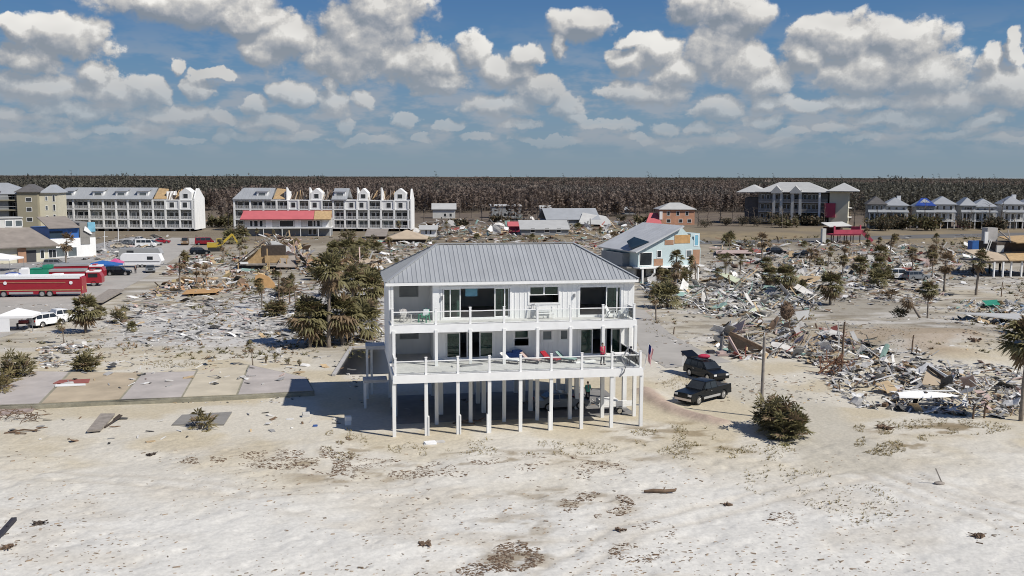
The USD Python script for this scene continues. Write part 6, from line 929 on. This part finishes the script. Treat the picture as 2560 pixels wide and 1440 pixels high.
# name of the field, outline in the photograph, pieces, palette, heap height (m), place for the labels
FIELDS = [
 ('left_field', [(330, 735), (960, 690), (960, 870), (700, 845), (600, 845), (330, 862), (280, 800)], 1178, 'pale', .25, 'on pale ground left of the grove'),
 ('rust_line', [(340, 742), (430, 700), (600, 690), (640, 725), (560, 738), (420, 750)], 247, 'rust', .5, 'in the orange row by the coast road'),
 ('road_bank', [(395, 690), (470, 640), (640, 640), (640, 690), (560, 688)], 380, 'mixed', .3, 'between coast road and collapsed house'),
 ('wood_heap', [(640, 690), (645, 640), (640, 585), (700, 572), (800, 650), (960, 640), (960, 700), (760, 690)], 627, 'wood', 1.2, 'in the splintered heap behind the grove'),
 ('lot_field', [(210, 650), (300, 600), (420, 590), (400, 620), (300, 660)], 209, 'pale', .1, 'in the far parking lot'),
 ('behind_ridge', [(940, 655), (960, 590), (1100, 560), (1560, 575), (1600, 600), (1545, 660), (1430, 606), (1100, 606), (1010, 660)], 640, 'mixed', .3, 'behind the roof of the white house'),
 ('far_middle', [(1060, 590), (1050, 552), (1300, 545), (1600, 548), (1620, 570), (1400, 586), (1200, 590)], 494, 'mixed', .4, 'among low houses before the forest'),
 ('teal_yard', [(1600, 700), (1770, 690), (2040, 690), (2060, 770), (1900, 800), (1790, 800), (1660, 770), (1605, 735)], 817, 'lime', .5, 'in the heap below the teal house'),
 ('right_back', [(1780, 690), (1775, 640), (1800, 600), (2080, 605), (2460, 620), (2470, 690), (2250, 720), (2000, 690)], 1064, 'mixed', .35, 'in the field behind the sand mound'),
 ('right_middle', [(2060, 700), (2250, 720), (2400, 740), (2300, 770), (2160, 740), (2080, 760)], 209, 'pale', .2, 'near the white van'),
 ('right_teal', [(2370, 770), (2420, 750), (2620, 760), (2620, 830), (2470, 838), (2390, 820)], 285, 'teal', .35, 'in the teal heap at the right edge'),
 ('near_heap', [(1782, 862), (1800, 818), (1900, 812), (2060, 845), (2240, 890), (2200, 930), (2050, 920), (1960, 895), (1860, 905)], 570, 'mixed', .9, 'in the heap right of the driveway'),
 ('right_heap', [(2056, 950), (2100, 915), (2260, 905), (2420, 930), (2560, 985), (2620, 1040), (2440, 1045), (2260, 1030), (2140, 1020)], 684, 'pale', .8, 'in the big pale heap at the lower right'),
 ('left_near', [(90, 900), (95, 870), (160, 862), (240, 862), (200, 905), (120, 925)], 171, 'pale', .2, 'in the heap left of the green shrub'),
 ('yard_field', [(1600, 700), (1790, 660), (2060, 690), (2440, 700), (2400, 745), (2080, 775), (2040, 790), (1800, 800), (1620, 790)], 420, 'pale', .25, 'on the grey ground below the right field'),
 ('grove_side', [(560, 735), (960, 700), (960, 840), (700, 800)], 260, 'pale', .2, 'round the foot of the grove'),
 ('right_slope', [(2120, 880), (2300, 890), (2560, 925), (2600, 990), (2420, 935), (2260, 905)], 150, 'pale', .2, 'on the sand slope above the lower right heap'),
 ('slab_top', [(120, 990), (250, 915), (600, 905), (760, 950), (740, 975), (380, 985)], 60, 'pale', .0, 'on the floors of the foundation'),
 ('front_left', [(0, 1100), (10, 1050), (300, 1040), (620, 1030), (830, 1000), (860, 1080), (600, 1090), (300, 1110)], 46, 'dark', .0, 'on the sand before the foundation'),
 ('yard_left', [(560, 880), (700, 880), (860, 890), (900, 960), (800, 950), (640, 900)], 30, 'dark', .0, 'on the beige yard left of the house'),
 ('under_house', [(1010, 1000), (1580, 985), (1580, 1020), (1010, 1040)], 20, 'dark', .0, 'in the shade under the white house'),
]
pieces = []                                                     # (size on the picture, kind, verts, faces, colour, field)
for fi, (fname, poly, count, pal, heap, where) in enumerate(FIELDS):
    r = np.random.default_rng(500 + fi); pg = Polygon(poly); x0, y0, x1, y1 = pg.bounds; n = 0; core = MB(); far = max(1.0, np.hypot(*G(sum(p[0] for p in poly) / len(poly), sum(p[1] for p in poly) / len(poly))[:2]) / 150)
    def hump(px, py): return heap * min(1.0, pg.boundary.distance(SPoint(px, py)) / 28.0)
    if heap >= .3:                                              # broken rubble under the boards
        for k in range(int(count * .8)):
            px, py = r.uniform(x0, x1), r.uniform(y0, y1)
            if not pg.contains(SPoint(px, py)) or pn(px / 40, py / 22, 3) < .38: continue
            p = G(px, py); s = r.uniform(.16, .42) * far ** .8; v, f = chunk(r, s); hh = hump(px, py); col = np.array(DEBRIS_COL[['grey', 'brown', 'dark', 'pale', 'brown'][r.integers(5)]]) * r.uniform(.7, 1.15)
            core.add(v @ rot_of(r.uniform(0, 6), r.normal(0, .4), r.normal(0, .4)).T + [p[0], p[1], gz(p[0], p[1]) + hh * r.uniform(.0, .7)], f, col)
    while n < count:
        px, py = r.uniform(x0, x1), r.uniform(y0, y1)
        if not pg.contains(SPoint(px, py)): continue
        if pn(px / 46, py / 24, 3) < r.uniform(.0, .5): continue
        n += 1; p = G(px, py); q = p[1] / F; kind = 'plank' if (u := r.random()) < .55 else ('sheet_panel' if u < .84 else 'chunk'); hh = hump(px, py); tilt = .12 + .5 * (heap > .3) * r.random()
        if kind == 'plank': big = 2.0 if fname in ('near_heap', 'right_heap', 'wood_heap', 'teal_yard', 'left_field', 'right_slope', 'grove_side', 'behind_ridge') and r.random() < .45 else 1.0; L = np.clip(r.uniform(9, 38) * q * big, .7, 5.5); v, f = plank(r, L, np.clip(r.uniform(1.5, 4.2) * q, .08, .38), .05)
        elif kind == 'sheet_panel': big = 1.9 if fname in ('near_heap', 'right_heap', 'wood_heap', 'teal_yard') and r.random() < .3 else 1.0; L = np.clip(r.uniform(8, 30) * q * big, .6, 4.4); v, f = sheet(r, L, L * r.uniform(.35, .7), r.choice([.03, .2, .5]))
        else: L = np.clip(r.uniform(3, 8) * q, .15, .8); v, f = chunk(r, L)
        yaw = r.normal(0, .45) + (math.pi if r.random() < .5 else 0) if fname in ('left_field', 'right_teal', 'right_back') and r.random() < .75 else r.uniform(0, 6.28); v = v @ rot_of(yaw, r.normal(0, tilt), r.normal(0, tilt)).T; base = SZ + .012 if fname == 'slab_top' else gz(p[0], p[1]); lo = v[:, 2].min(); v = v + [p[0], p[1], base - lo * (.85 if heap < .3 else .55) + hh * r.uniform(.2, 1.0)]
        c = PAL[pal][r.integers(len(PAL[pal]))]; pieces.append((L / q, kind, v, f, c, fi, px, py, L))
    FIELDS[fi] = (*FIELDS[fi], core)
for kind in ('plank', 'sheet_panel'):
    top = sorted([k for k, p in enumerate(pieces) if p is not None and p[1] == kind], key=lambda k: -pieces[k][0])[:290]
    for k in top:
        size, _, v, f, c, fi, px, py, L = pieces[k]; bx = Polygon(FIELDS[fi][1]).bounds; ux, uy = (px - bx[0]) / (bx[2] - bx[0]), (py - bx[1]) / (bx[3] - bx[1]); spot = ('far ' if uy < .34 else ('near ' if uy > .67 else 'middle ')) + ('left' if ux < .33 else ('right' if ux > .67 else 'centre')); sz_ = 'long ' if L > (3.0 if kind == 'plank' else 2.6) else ('short ' if L < 1.5 else ''); where = FIELDS[fi][5]; word = {'plank': 'broken board', 'sheet_panel': 'torn flat panel'}[kind]; colour = {'pale': 'pale', 'dark': 'blackish'}.get(c, c)
        solo(kind, (v, f), 'debris_' + c, f'{sz_}{colour} {word} {where}, {spot}', 'board' if kind == 'plank' else 'panel', f'{colour} {word}s {where}'); pieces[k] = None
for fi, (fname, poly, count, pal, heap, where, core) in enumerate(FIELDS):
    m = core
    for p in pieces:
        if p is not None and p[5] == fi: m.add(p[2], p[3], np.array(DEBRIS_COL[p[4]]) * RNG.uniform(.8, 1.15))
    if m.n: solo('rubble', m, 'tinted', f'splintered small wreckage scattered {where}', 'rubble', None, False, 'stuff')
# single pieces one can point out
def flat(name, label, cat, quadpx, mat, z=.05, t=.06, h=None):
    P = [G(*q) for q in quadpx]; zz = [gz(p[0], p[1]) + z + (h[i] if h else 0) for i, p in enumerate(P)]; solo(name, slope(*[(p[0], p[1], b) for p, b in zip(P, zz)], t), mat, label, cat)
flat('roof_scrap', 'crimson red sheet lying on the left end of the foundation', 'sheet', [(133, 972), (222, 970), (226, 960), (150, 963)], 'debris_red', SZ + .02, .05); flat('roof_scrap', 'white flat strip in front of the crimson red sheet', 'strip', [(138, 980), (215, 977), (214, 973), (140, 975)], 'white_paint', SZ + .03)
flat('walkway_section', 'grey washed out walkway section lying on the sand, lower left', 'walkway', [(218, 1085), (252, 1082), (288, 1042), (252, 1042)], 'wood_grey', .12, .15); flat('gravel_patch', 'flat grey gravel covered slab on the sand before the foundation', 'slab', [(430, 1065), (560, 1064), (580, 1032), (455, 1040)], 'stone_grey', .02, .1)
for a, b, lab in (((262, 1072), (305, 1048), 'thin dark rail right of the washed out walkway'), ((285, 1052), (300, 1046), 'short dark rail end near the walkway section')): solo('rail_piece', MB().bar(GG(*a) + [0, 0, .1], GG(*b) + [0, 0, .3], .12, .1), 'wood_dark', lab, 'rail')
p = GG(247, 747); flat('road_barrier', 'long grey brown trailer bed lying beside the coast road', 'trailer bed', [(222, 766), (258, 764), (312, 733), (272, 733)], 'wood_grey', .45, .25)
flat('wood_sheet', 'long orange wood sheet lying in the orange brown row', 'sheet', [(455, 742), (540, 738), (560, 728), (470, 730)], 'wood_orange', .4, .1); pass
solo('dark_pool', MB().prism([G(838, 938)[:2], G(880, 874)[:2], G(985, 870)[:2], G(985, 934)[:2]], -.4, .03), 'shadow_black', 'blue black flat sheet painting a shadow behind the left side of the house', 'painted_shadow')  # near-black sheet on the sand, a shadow laid down as colour
solo('pool_edge', MB().bar(G(834, 941) + [0, 0, .12], G(876, 873) + [0, 0, .12], .35, .2).bar(G(872, 871) + [0, 0, .12], G(985, 867) + [0, 0, .12], .35, .2), 'concrete', 'pale concrete rim of the dark shadow sheet left of the house', 'rim')  # pale strips framing the painted shadow
flat('blue_pool', 'dark flat sheet painting a shadow at the right edge', 'painted_shadow', [(2385, 835), (2520, 858), (2560, 838), (2420, 808)], 'shadow_black', .03, .04); flat('teal_roof', 'flat cream and white roof lying above the dark shadow sheet', 'roof', [(2385, 826), (2555, 824), (2545, 803), (2400, 800)], 'white_roof', .9, .15); flat('teal_sheet', 'green sheet on the heap at the right edge', 'sheet', [(2462, 772), (2500, 770), (2492, 758), (2455, 760)], 'green_plastic', .5, .06)  # the first sheet is a painted shadow, coloured near-black
flat('red_boards', 'row of reddish boards lying right of the teal house', 'boards', [(1790, 640), (1880, 640), (1880, 632), (1790, 632)], 'debris_pink', .6, .15); flat('lime_panel', 'long pale lime panel below the teal house', 'panel', [(1790, 690), (1838, 716), (1850, 706), (1800, 684)], 'debris_lime', .6, .08)
def upright(name, label, cat, px, base, mat, t=.08, lean=.35):
    p0 = G(sum(a for a, b in px) / len(px), base); pts = []
    for a, b in px:
        z = Z(a, b, p0[1]); y = p0[1] + lean * z; r_ = frame_ray(a, b); k = y / r_[1]; pts.append([r_[0] * k, y, max(CAM_H + r_[2] * k, .02)])
    pts = np.array(pts); n = len(pts); q = pts + [0, t, t * .5]; f = [[0, i, i + 1] for i in range(1, n - 1)] + [[n, n + i + 1, n + i] for i in range(1, n - 1)]
    for i in range(n): j = (i + 1) % n; f += [[i, i + n, j + n], [i, j + n, j]]
    solo(name, (np.vstack([pts, q]), np.array(f)), mat, label, cat)
upright('wood_sheet', 'large curved orange plywood sheet standing left of the grove', 'sheet', [(636, 716), (660, 722), (690, 721), (686, 708), (672, 692), (650, 684), (638, 690)], 724, 'wood_orange')
upright('roof_piece', 'pale slanting roof piece on top of the splintered wood', 'roof piece', [(684, 628), (730, 634), (722, 618), (690, 604), (676, 602)], 650, 'white_roof', .15, .9)
upright('roof_piece', 'broken tan roof slope on the right of the splintered wood', 'roof piece', [(893, 668), (948, 668), (940, 650), (905, 646)], 672, 'tan_roof', .12, .7)
upright('white_panel_board', 'square white panel leaning beside the uprooted root ball', 'panel', [(1996, 804), (2016, 808), (2024, 776), (1988, 780)], 812, 'white_roof', .1, .5)
# white hull on the lower right heap
t = thing('boat_hull', 'long white overturned boat hull on the lower right heap', 'boat', GG(2330, 1012), .06); m = MB(); n = 12; V = []; fF = []
for i in range(n):
    u = i / (n - 1); w = .62 * math.sin(math.pi * min(1, .28 + u * .72) ** 1.0) ** .8 + .02; x = -3.2 + 5.6 * u
    for j in range(7): a = math.pi * j / 6; V.append((x, w * math.cos(a), .75 + .55 * w * 1.3 * math.sin(a)))
for i in range(n - 1):
    for j in range(6): a = i * 7 + j; fF += [[a, a + 7, a + 8], [a, a + 8, a + 1]]
m.add(V, fF); put(t, 'hull', m, 'tarp_white', smooth=True); put(t, 'keel', MB().box((-.4, 0, 1.24), (4.6, .07, .1)), 'white_trim'); put(t, 'dark_patch', MB().box((-.75, -.2, 1.17), (.25, .4, .06)), 'wood_dark')
for x in (-2.2, .2, 1.6): put(t, 'support_beam', MB().bar((x, -.6, .6), (x + .2, .6, .6), .16).bar((x, -.4, -.1), (x, -.4, .6), .14), 'wood_grey')
# broken frame house at the near heap
t = thing('wreck_frame', 'dark broken wooden frame with slanting brown beam at the near heap', 'wreck', GG(1845, 885), 0)
put(t, 'panel', MB().bar((-1.9, .3, 0), (-1.7, .5, 1.9), 1.2, .12), 'stone_grey'); put(t, 'slanting_beam', MB().bar((-1.0, 0, 2.4), (3.6, -1.6, .3), .3, .35), 'wood_brown'); put(t, 'slanting_beam', MB().bar((-1.2, -.3, 2.0), (-.2, -1.2, .1), .2, .25), 'debris_pink'); put(t, 'wall', slope((-1.0, .6, .2), (2.4, -.4, .2), (2.2, .1, 1.0), (-.9, .9, 2.2), .1), 'wood_dark'); put(t, 'floor_beam', MB().bar((-2.6, -1.4, .15), (1.2, -1.6, .15), .25, .2), 'debris_pink'); put(t, 'mattress', MB().box((-2.1, -1.0, .3), (.9, .7, .35), .4), 'debris_pink'); put(t, 'dark_drum', MB().box((-3.0, .2, .2), (.7, .6, .35), .2), 'cloth_dark')
t = thing('rusted_frame', 'rust brown tangled metal frame beside the tall brown post', 'frame', GG(2078, 936), 0); r = np.random.default_rng(77); m = MB()
for k in range(46): a = r.uniform([-1.3, -.5, 0], [1.3, .5, 1.6]); b = a + r.normal(0, .5, 3); b[2] = abs(b[2]); m.bar(a, b, .09, .06)
put(t, 'bars', m, 'rust'); put(t, 'beam', MB().bar((-1.4, -.3, .2), (1.2, .2, 2.0), .16), 'rust')
t = thing('roof_wreck', 'tan triangular roof piece with dark edge in the lower right heap', 'roof piece', GG(2330, 972), 0); put(t, 'sheathing', slope((-1.2, -.4, .5), (1.0, -.5, .4), (.6, .5, 1.6), (-.3, .6, 1.9), .08), 'tan_roof'); put(t, 'edge_beam', MB().bar((-.4, .4, 2.1), (1.9, -.6, .4), .2, .25), 'wood_dark'); put(t, 'white_beam', MB().bar((.2, .5, 1.9), (2.4, -.3, .6), .25, .2), 'white_paint')
# posts and poles
t = thing('utility_pole', 'broken grey brown pole rising out of the palmetto bush', 'pole', GG(1903, 1042), 0); h = Z(1905, 842, GG(1903, 1042)[1]); put(t, 'shaft', MB().tube([(0, 0, -.3), (.02, 0, h * .5), (.06, 0, h)], [.15, .14, .12], 8), 'wood_grey', smooth=True); put(t, 'top_bracket', MB().bar((-.35, 0, h - .25), (.5, 0, h - .1), .12), 'wood_grey')
for px, b, tp, lab, w in ((2104, 925, 805, 'tall brown post in the near heap at the rusted frame', .22), (2279, 893, 838, 'leaning brown post on the sand rise, taller of two', .16), (2290, 895, 868, 'short brown post right of the leaning post', .14), (2432, 1048, 1010, 'left dark post of the pair at the lower right', .16), (2460, 1046, 1008, 'right dark post of the pair at the lower right', .16), (2503, 742, 705, 'thin dark stake near the ragged tall palm', .15), (1684, 836, 818, 'short wooden stake beside the driveway', .16), (2566, 800, 775, 'dark stump post at the right edge', .3), (296, 604, 572, 'white pole in front of the condo block', .22), (262, 622, 578, 'white sign frame post by the surf store', .2), (697, 756, 690, 'dark snag pole left of the grove', .2), (724, 760, 700, 'second dark snag pole left of the grove', .2), (821, 866, 772, 'pale pole in front of the grove', .14), (1190, 600, 570, 'distant lamp pole behind the ridge', .14)):
    p = GG(px, b); h = Z(px, tp, p[1]) - p[2]; solo('wooden_post' if 'pole' not in lab else 'pole', MB().tube([p - [0, 0, .3], p + [.03, 0, h * .6], p + [.1, .0, h]], [w * .55, w * .5, w * .42], 6).bar(p + [.1 - w * .3, 0, h - w * .4], p + [.1 + w * .5, 0, h + w * .1], w * .4), 'white_paint' if 'white' in lab or 'pale' in lab else 'wood_brown', lab, 'post' if 'pole' not in lab else 'pole', None, True)
# things on the sand in front
p = GG(1650, 1232); solo('driftwood_log', MB().tube([p + [-1.0, 0, .12], p + [-.4, .06, .15], p + [.3, 0, .14], p + [.95, .1, .17], p + [1.05, .2, .25]], [.08, .13, .12, .10, .05], 7).tube([p + [.2, 0, .2], p + [.35, .1, .4]], [.05, .02], 5), 'wood_brown', 'brown driftwood log lying on the white sand', 'log', None, True)
solo('dark_beam', MB().bar(GG(-30, 1380) + [0, 0, .1], GG(36, 1306) + [0, 0, .16], .28, .2).bar(GG(20, 1330) + [0, 0, .26], GG(34, 1312) + [0, 0, .28], .1, .1), 'cloth_dark', 'black square beam lying at the lower left edge', 'beam')
p = GG(2352, 1214); solo('leaning_stick', MB().bar(p + [.1, 0, 0], p + [-.35, .1, 1.0], .07).tm(trimesh.creation.icosphere(1, .22).apply_transform(np.diag([1.6, 1, .6, 1])).apply_translation(p + [-.1, 0, .05])), 'wood_grey', 'leaning grey stick with dark clump at its foot', 'stick')
for px, py, s_, lab in ((2445, 1340, .42, 'brown clump lying alone on the white sand at right'), (1060, 1370, .30, 'brown chunk of wood on the sand, lower middle'), (380, 1135, .3, 'small black object on the sand left'), (1815, 1257, .3, 'brown wood scrap right of the driftwood log'), (1550, 1330, .28, 'dark stump on the sand below the driftwood log'), (2215, 1072, .6, 'dark heap at the edge of the dry grass'), (2435, 878, .6, 'dark branch heap on the sand slope'), (100, 1312, .32, 'brown clump near the black beam'), (22, 1375, .4, 'flat brown root piece at the left edge')):
    r = np.random.default_rng(int(px)); p = GG(px, py); m = MB()
    for k in range(16): v, f = chunk(r, s_ * r.uniform(.25, .6)); m.add(v @ rot_of(r.uniform(0, 6), r.normal(0, .4), r.normal(0, .4)).T + p + r.normal(0, s_ * .35, 3) * [1.3, 1, .0] + [0, 0, s_ * r.uniform(.05, .3)], f)
    for k in range(6): a = r.uniform(0, 6.28); m.bar(p + [0, 0, .08], p + [s_ * 1.4 * math.cos(a), s_ * math.sin(a), r.uniform(.02, .25)], .05, .04)
    solo('wood_clump', m, 'wood_brown' if 'black' not in lab else 'wood_dark', lab, 'clump')
for px, py, sz, lab, mt in ((870, 1062, (.5, .5, .7), 'two stacked white boxes at the shadow edge left of the house', 'white_paint'), (765, 1042, (.6, .5, .35), 'pale crate at the far tip of the house shadow', 'debris_pale'), (788, 1066, (.35, .3, .12), 'small blue scrap on the sand left of the house', 'car_blue'), (1075, 1108, (.9, .7, .15), 'crumpled white sheet on the sand before the house', 'tarp_white'), (1100, 1104, (.7, .5, .12), 'pale blue sheet beside the crumpled white one', 'debris_pale')):
    p = GG(px, py); solo('box_piece', MB().box(p + [0, 0, sz[2] * .25], (sz[0], sz[1], sz[2] * .48), .2).box(p + [.02, 0, sz[2] * .75], (sz[0] * .94, sz[1] * .94, sz[2] * .48), .32), mt, lab, 'box')
t = thing('dead_branches', 'bare brown branches over the rose slab at the left', 'branches', GG(60, 1048), 0); r = np.random.default_rng(31); m = MB()
for k in range(70): a = r.uniform([-2.6, -.8, .1], [1.6, .8, .7]); b = a + r.normal(0, .6, 3) * [1, .6, .4]; m.tube([a, (a + b) / 2 + r.normal(0, .06, 3), b], [.035, .028, .012], 4)
put(t, 'twigs', m, 'wood_brown')
for px, b0, b1, lab in ((40, 1060, 1090, 'bent dark frame lying on the sand at the left'), (1160, 1058, 1066, 'small grey cart under the front of the house')): p = GG(px, b1 - 6); solo('twisted_rail' if px == 40 else 'hand_cart', MB().bar(p + [-.9, 0, .05], p + [.3, .5, .2], .1).bar(p + [.3, .5, .2], p + [1.4, .5, .12], .1).bar(p + [-.5, .1, .1], p + [.9, -.2, .1], .08).bar(p + [1.0, .5, .1], p + [1.6, .9, .3], .08), 'wood_brown', lab, 'frame')
# seaweed, dry grass tufts and twigs on the sand: nobody could count them
def litter(name, label, cat, spots, mat, tuft, seed):
    r = np.random.default_rng(seed); m = MB()
    for px, py, rx, ry, n in spots:
        for k in range(int(n * 2.2)):
            a, q = r.uniform(0, 6.28), math.sqrt(r.random()); x, y = px + rx * q * math.cos(a), py + ry * q * math.sin(a)
            if pn(x / 34, y / 15, 5) < .42: continue
            p = GG(x, y); s = (r.uniform(.035, .10) if tuft else r.uniform(.025, .085)) * (1.7 if r.random() < .08 else 1)
            if tuft:
                for j in range(5): b = r.uniform(0, 6.28); e = np.array([math.cos(b) * s * 1.2, math.sin(b) * s * 1.2, s * r.uniform(.6, 1.6)]); w = np.array([-math.sin(b), math.cos(b), 0]) * s * .22; m.add([p - w, p + w, p + e], [[0, 1, 2]])
            else:
                v, f = chunk(r, s); m.add(v * [r.uniform(1, 2.6), r.uniform(.5, 1), .6] @ R3('z', r.uniform(-.9, .9)).T + p + [0, 0, s * .12], f)
    solo(name, m, mat, label, cat, None, False, 'stuff')
litter('seaweed', 'brown dried seaweed washed up in patches on the white sand', 'seaweed', [(1290, 1390, 70, 40, 420), (1490, 1262, 95, 34, 420), (1200, 1425, 60, 18, 160), (1590, 1380, 70, 26, 140), (700, 1150, 120, 26, 420), (840, 1130, 45, 55, 420), (940, 1170, 160, 25, 300), (1100, 1170, 160, 22, 260), (1370, 1170, 200, 30, 260), (510, 1155, 60, 12, 110), (1640, 1330, 60, 30, 60), (1960, 1290, 60, 16, 60), (1490, 1160, 80, 30, 90)], 'wood_brown', False, 3)
pm('dry_grass', (0.24, 0.19, 0.085), .9, .3, 3.0)
litter('dry_grass', 'dry yellow brown grass tufts round the house and the sandy track', 'grass', [(1680, 1090, 110, 30, 500), (2230, 1112, 95, 30, 700), (2330, 1070, 200, 22, 700), (1250, 1120, 300, 22, 500), (1760, 1130, 120, 20, 260), (860, 1110, 60, 40, 220), (1640, 845, 40, 30, 120), (430, 910, 70, 10, 160), (1690, 955, 40, 20, 90), (1900, 1130, 100, 20, 160), (2180, 870, 160, 30, 300), (2130, 1260, 120, 50, 160), (1960, 1200, 120, 40, 160)], 'dry_grass', True, 4)
def town_litter():
    r = np.random.default_rng(16); m = MB(); n = 0; cols = [np.array(DEBRIS_COL[k]) for k in ('white', 'pale', 'grey', 'dark', 'brown', 'brown', 'dark', 'tan')]
    while n < 6500:
        x, y = r.uniform(-20, 2580), 588 + 420 * r.random() ** 1.3
        if pn(x / 90, y / 34, 17) < r.uniform(.35, .75) or (930 < x < 1640 and y > 690) or (x < 480 and y < 760 and y > 590 + .4 * (480 - x) - 60): continue
        n += 1; p = G(x, y); q = p[1] / F; s = np.clip(r.uniform(1.2, 4.5) * q, .05, .6); v, f = chunk(r, s); m.add(v * [2.2, .9, .5] @ R3('z', r.uniform(0, 6.28)).T + [p[0], p[1], gz(p[0], p[1]) + s * .12], f, cols[r.integers(8)] * r.uniform(.7, 1.2))
    solo('storm_litter', m, 'tinted', 'small storm litter strewn over the ground of the whole town', 'litter', None, False, 'stuff')
town_litter()
def specks():
    r = np.random.default_rng(6); m = MB(); n = 0
    while n < 2000:
        x, y = r.uniform(0, 2560), r.uniform(1120, 1440)
        dens = pf(x / 170, y / 60, 15)
        if dens < r.uniform(.3, .75): continue
        n += 1; p = GG(x, y); s = r.uniform(.02, .075) * (1.7 if r.random() < .1 else 1); v, f = chunk(r, s); m.add(v * [2.2, 1.0, .7] @ R3('z', r.normal(.2, .5)).T + p + [0, 0, s * .1], f, np.array([.26, .20, .145]) * r.uniform(.5, 1.5))
    solo('shell_litter', m, 'tinted', 'small dark bits of wood and shell strewn over the open sand', 'litter', None, False, 'stuff')
specks()
# ---------------------------------------------------------------- people
import manifold3d
def ball(c, r, n=10): return manifold3d.Manifold.sphere(float(r), n).translate([float(x) for x in c])
def limb(chain): return [manifold3d.Manifold.batch_hull([ball(a, ra), ball(b, rb)]) for (a, ra), (b, rb) in zip(chain[:-1], chain[1:])]
def merge(parts, fine=.03):
    m = manifold3d.Manifold.batch_boolean(parts, manifold3d.OpType.Add).refine_to_length(fine).to_mesh(); t = trimesh.Trimesh(m.vert_properties[:, :3], m.tri_verts, process=True); return trimesh.smoothing.filter_taubin(t, iterations=6)
def person(label, loc, rz, top, legs, hair, pose):
    """standing figure about 1.75 m tall facing -y; pose moves the arms, legs and head"""
    t = thing('person', label, 'person', loc, rz); A = np.array; st = pose.get('stride', .06)
    hipz, sh = .94, 1.44; J = {}
    for s in (-1, 1):
        J['hip', s] = A((s * .09, 0, hipz)); J['knee', s] = A((s * .10, -.02 - s * st * .5, .50)); J['ankle', s] = A((s * .11, .02 - s * st, .09)); J['toe', s] = A((s * .13, -.16 - s * st, .04))
        J['sh', s] = A((s * .19, .0, sh)); J['el', s] = A((s * .25, pose['el'][0 if s < 0 else 1], 1.15)); J['wr', s] = A(pose['wr'][0 if s < 0 else 1])
    skin = limb([((0, .0, 1.44), .055), ((0, -.015, 1.56), .052)])
    skin += [manifold3d.Manifold.batch_hull([ball((0, .01, 1.665), .092, 16), ball((0, -.03, 1.60), .066, 12), ball((0, -.05, 1.565), .042)]), ball((0, -.108, 1.635), .017, 8), manifold3d.Manifold.batch_hull([ball((0, -.098, 1.665), .008, 8), ball((0, -.112, 1.632), .013, 8)])]
    for s in (-1, 1):
        skin += [ball((s * .092, .015, 1.64), .022, 8), ball((s * .034, -.083, 1.665), .011, 8)]; skin += limb([(J['el', s], .038), (J['wr', s], .027)])
        d = J['wr', s] - J['el', s]; d = d / np.linalg.norm(d); side = np.cross(d, A((1.0, 0, 0))); side /= np.linalg.norm(side) + 1e-9; q = J['wr', s] + d * .05
        skin += limb([(J['wr', s], .026), (q, .034), (q + d * .035, .030)])
        for k, L in enumerate((.072, .082, .076, .058)): o = side * (.024 - .016 * k); skin += limb([(q + d * .04 + o, .0092), (q + d * (.04 + L * .55) + o * 1.05, .0088), (q + d * (.04 + L) + o - A((0, 0, .012)), .0078)])
        skin += limb([(q - d * .005 + side * .026, .011), (q + d * .03 + side * .055, .0095), (q + d * .055 + side * .058, .008)]); skin += limb([(J['ankle', s], .036), (J['toe', s], .034)]); skin += limb([(J['knee', s], .05), (J['ankle', s], .036)])
    skin += limb([((0, 0, 1.0), .12), ((0, 0, 1.36), .12)])
    for s in (-1, 1): skin += limb([(J['hip', s], .085), (J['knee', s], .052)])
    put(t, 'body', merge(skin, .022), 'skin', smooth=True)
    sht = [manifold3d.Manifold.batch_hull([ball((x, 0, z), r) for x, z, r in ((-.10, .92, .115), (.10, .92, .115), (-.10, 1.18, .115), (.10, 1.18, .115))]), manifold3d.Manifold.batch_hull([ball((x, 0, z), r) for x, z, r in ((-.10, 1.18, .115), (.10, 1.18, .115), (-.16, 1.40, .075), (.16, 1.40, .075))])]
    for s in (-1, 1): sht += limb([(J['sh', s], .072), (J['el', s], .054)])
    put(t, 'shirt', merge(sht, .03), top, smooth=True)
    tr = []
    for s in (-1, 1): tr += limb([(J['hip', s], .108), (J['knee', s], .072), (J['ankle', s] + A((0, 0, .06)), .058)])
    put(t, 'trousers', merge(tr, .03), legs, smooth=True)
    for s in (-1, 1): put(t, 'shoe', manifold3d.Manifold.batch_hull([ball(J['ankle', s] - A((0, 0, .04)), .048), ball(J['toe', s] + A((0, 0, .0)), .042)]), 'cloth_dark', smooth=True)
    put(t, 'hair', merge([manifold3d.Manifold.batch_hull([ball((0, .03, 1.70), .095, 14), ball((0, .05, 1.64), .085, 12), ball((0, -.02, 1.735), .06, 10)])], .03), hair, smooth=True); return t
A1 = dict(el=(-.05, .03), wr=((-.20, -.28, 1.08), (.27, -.06, .90)))
person('person in a crimson top and dark trousers standing on the lower deck', HL((16.75, 1.75, ZD1)), HYAW + .4, 'cloth_red', 'cloth_dark', 'hair', A1)
person('person in a pale teal top standing behind the grey car under the house', HL((17.5, 9.1, .02)), HYAW + .2, 'cloth_teal', 'cloth_dark', 'hair', dict(el=(.03, -.04), wr=((-.26, -.1, .9), (.2, -.26, 1.1))))
person('person in dark clothes standing beside the black SUV in the lot', G(339, 684), .3, 'cloth_dark', 'cloth_dark', 'hair', dict(el=(.03, .03), wr=((-.27, -.05, .9), (.27, -.05, .9)), stride=.15))
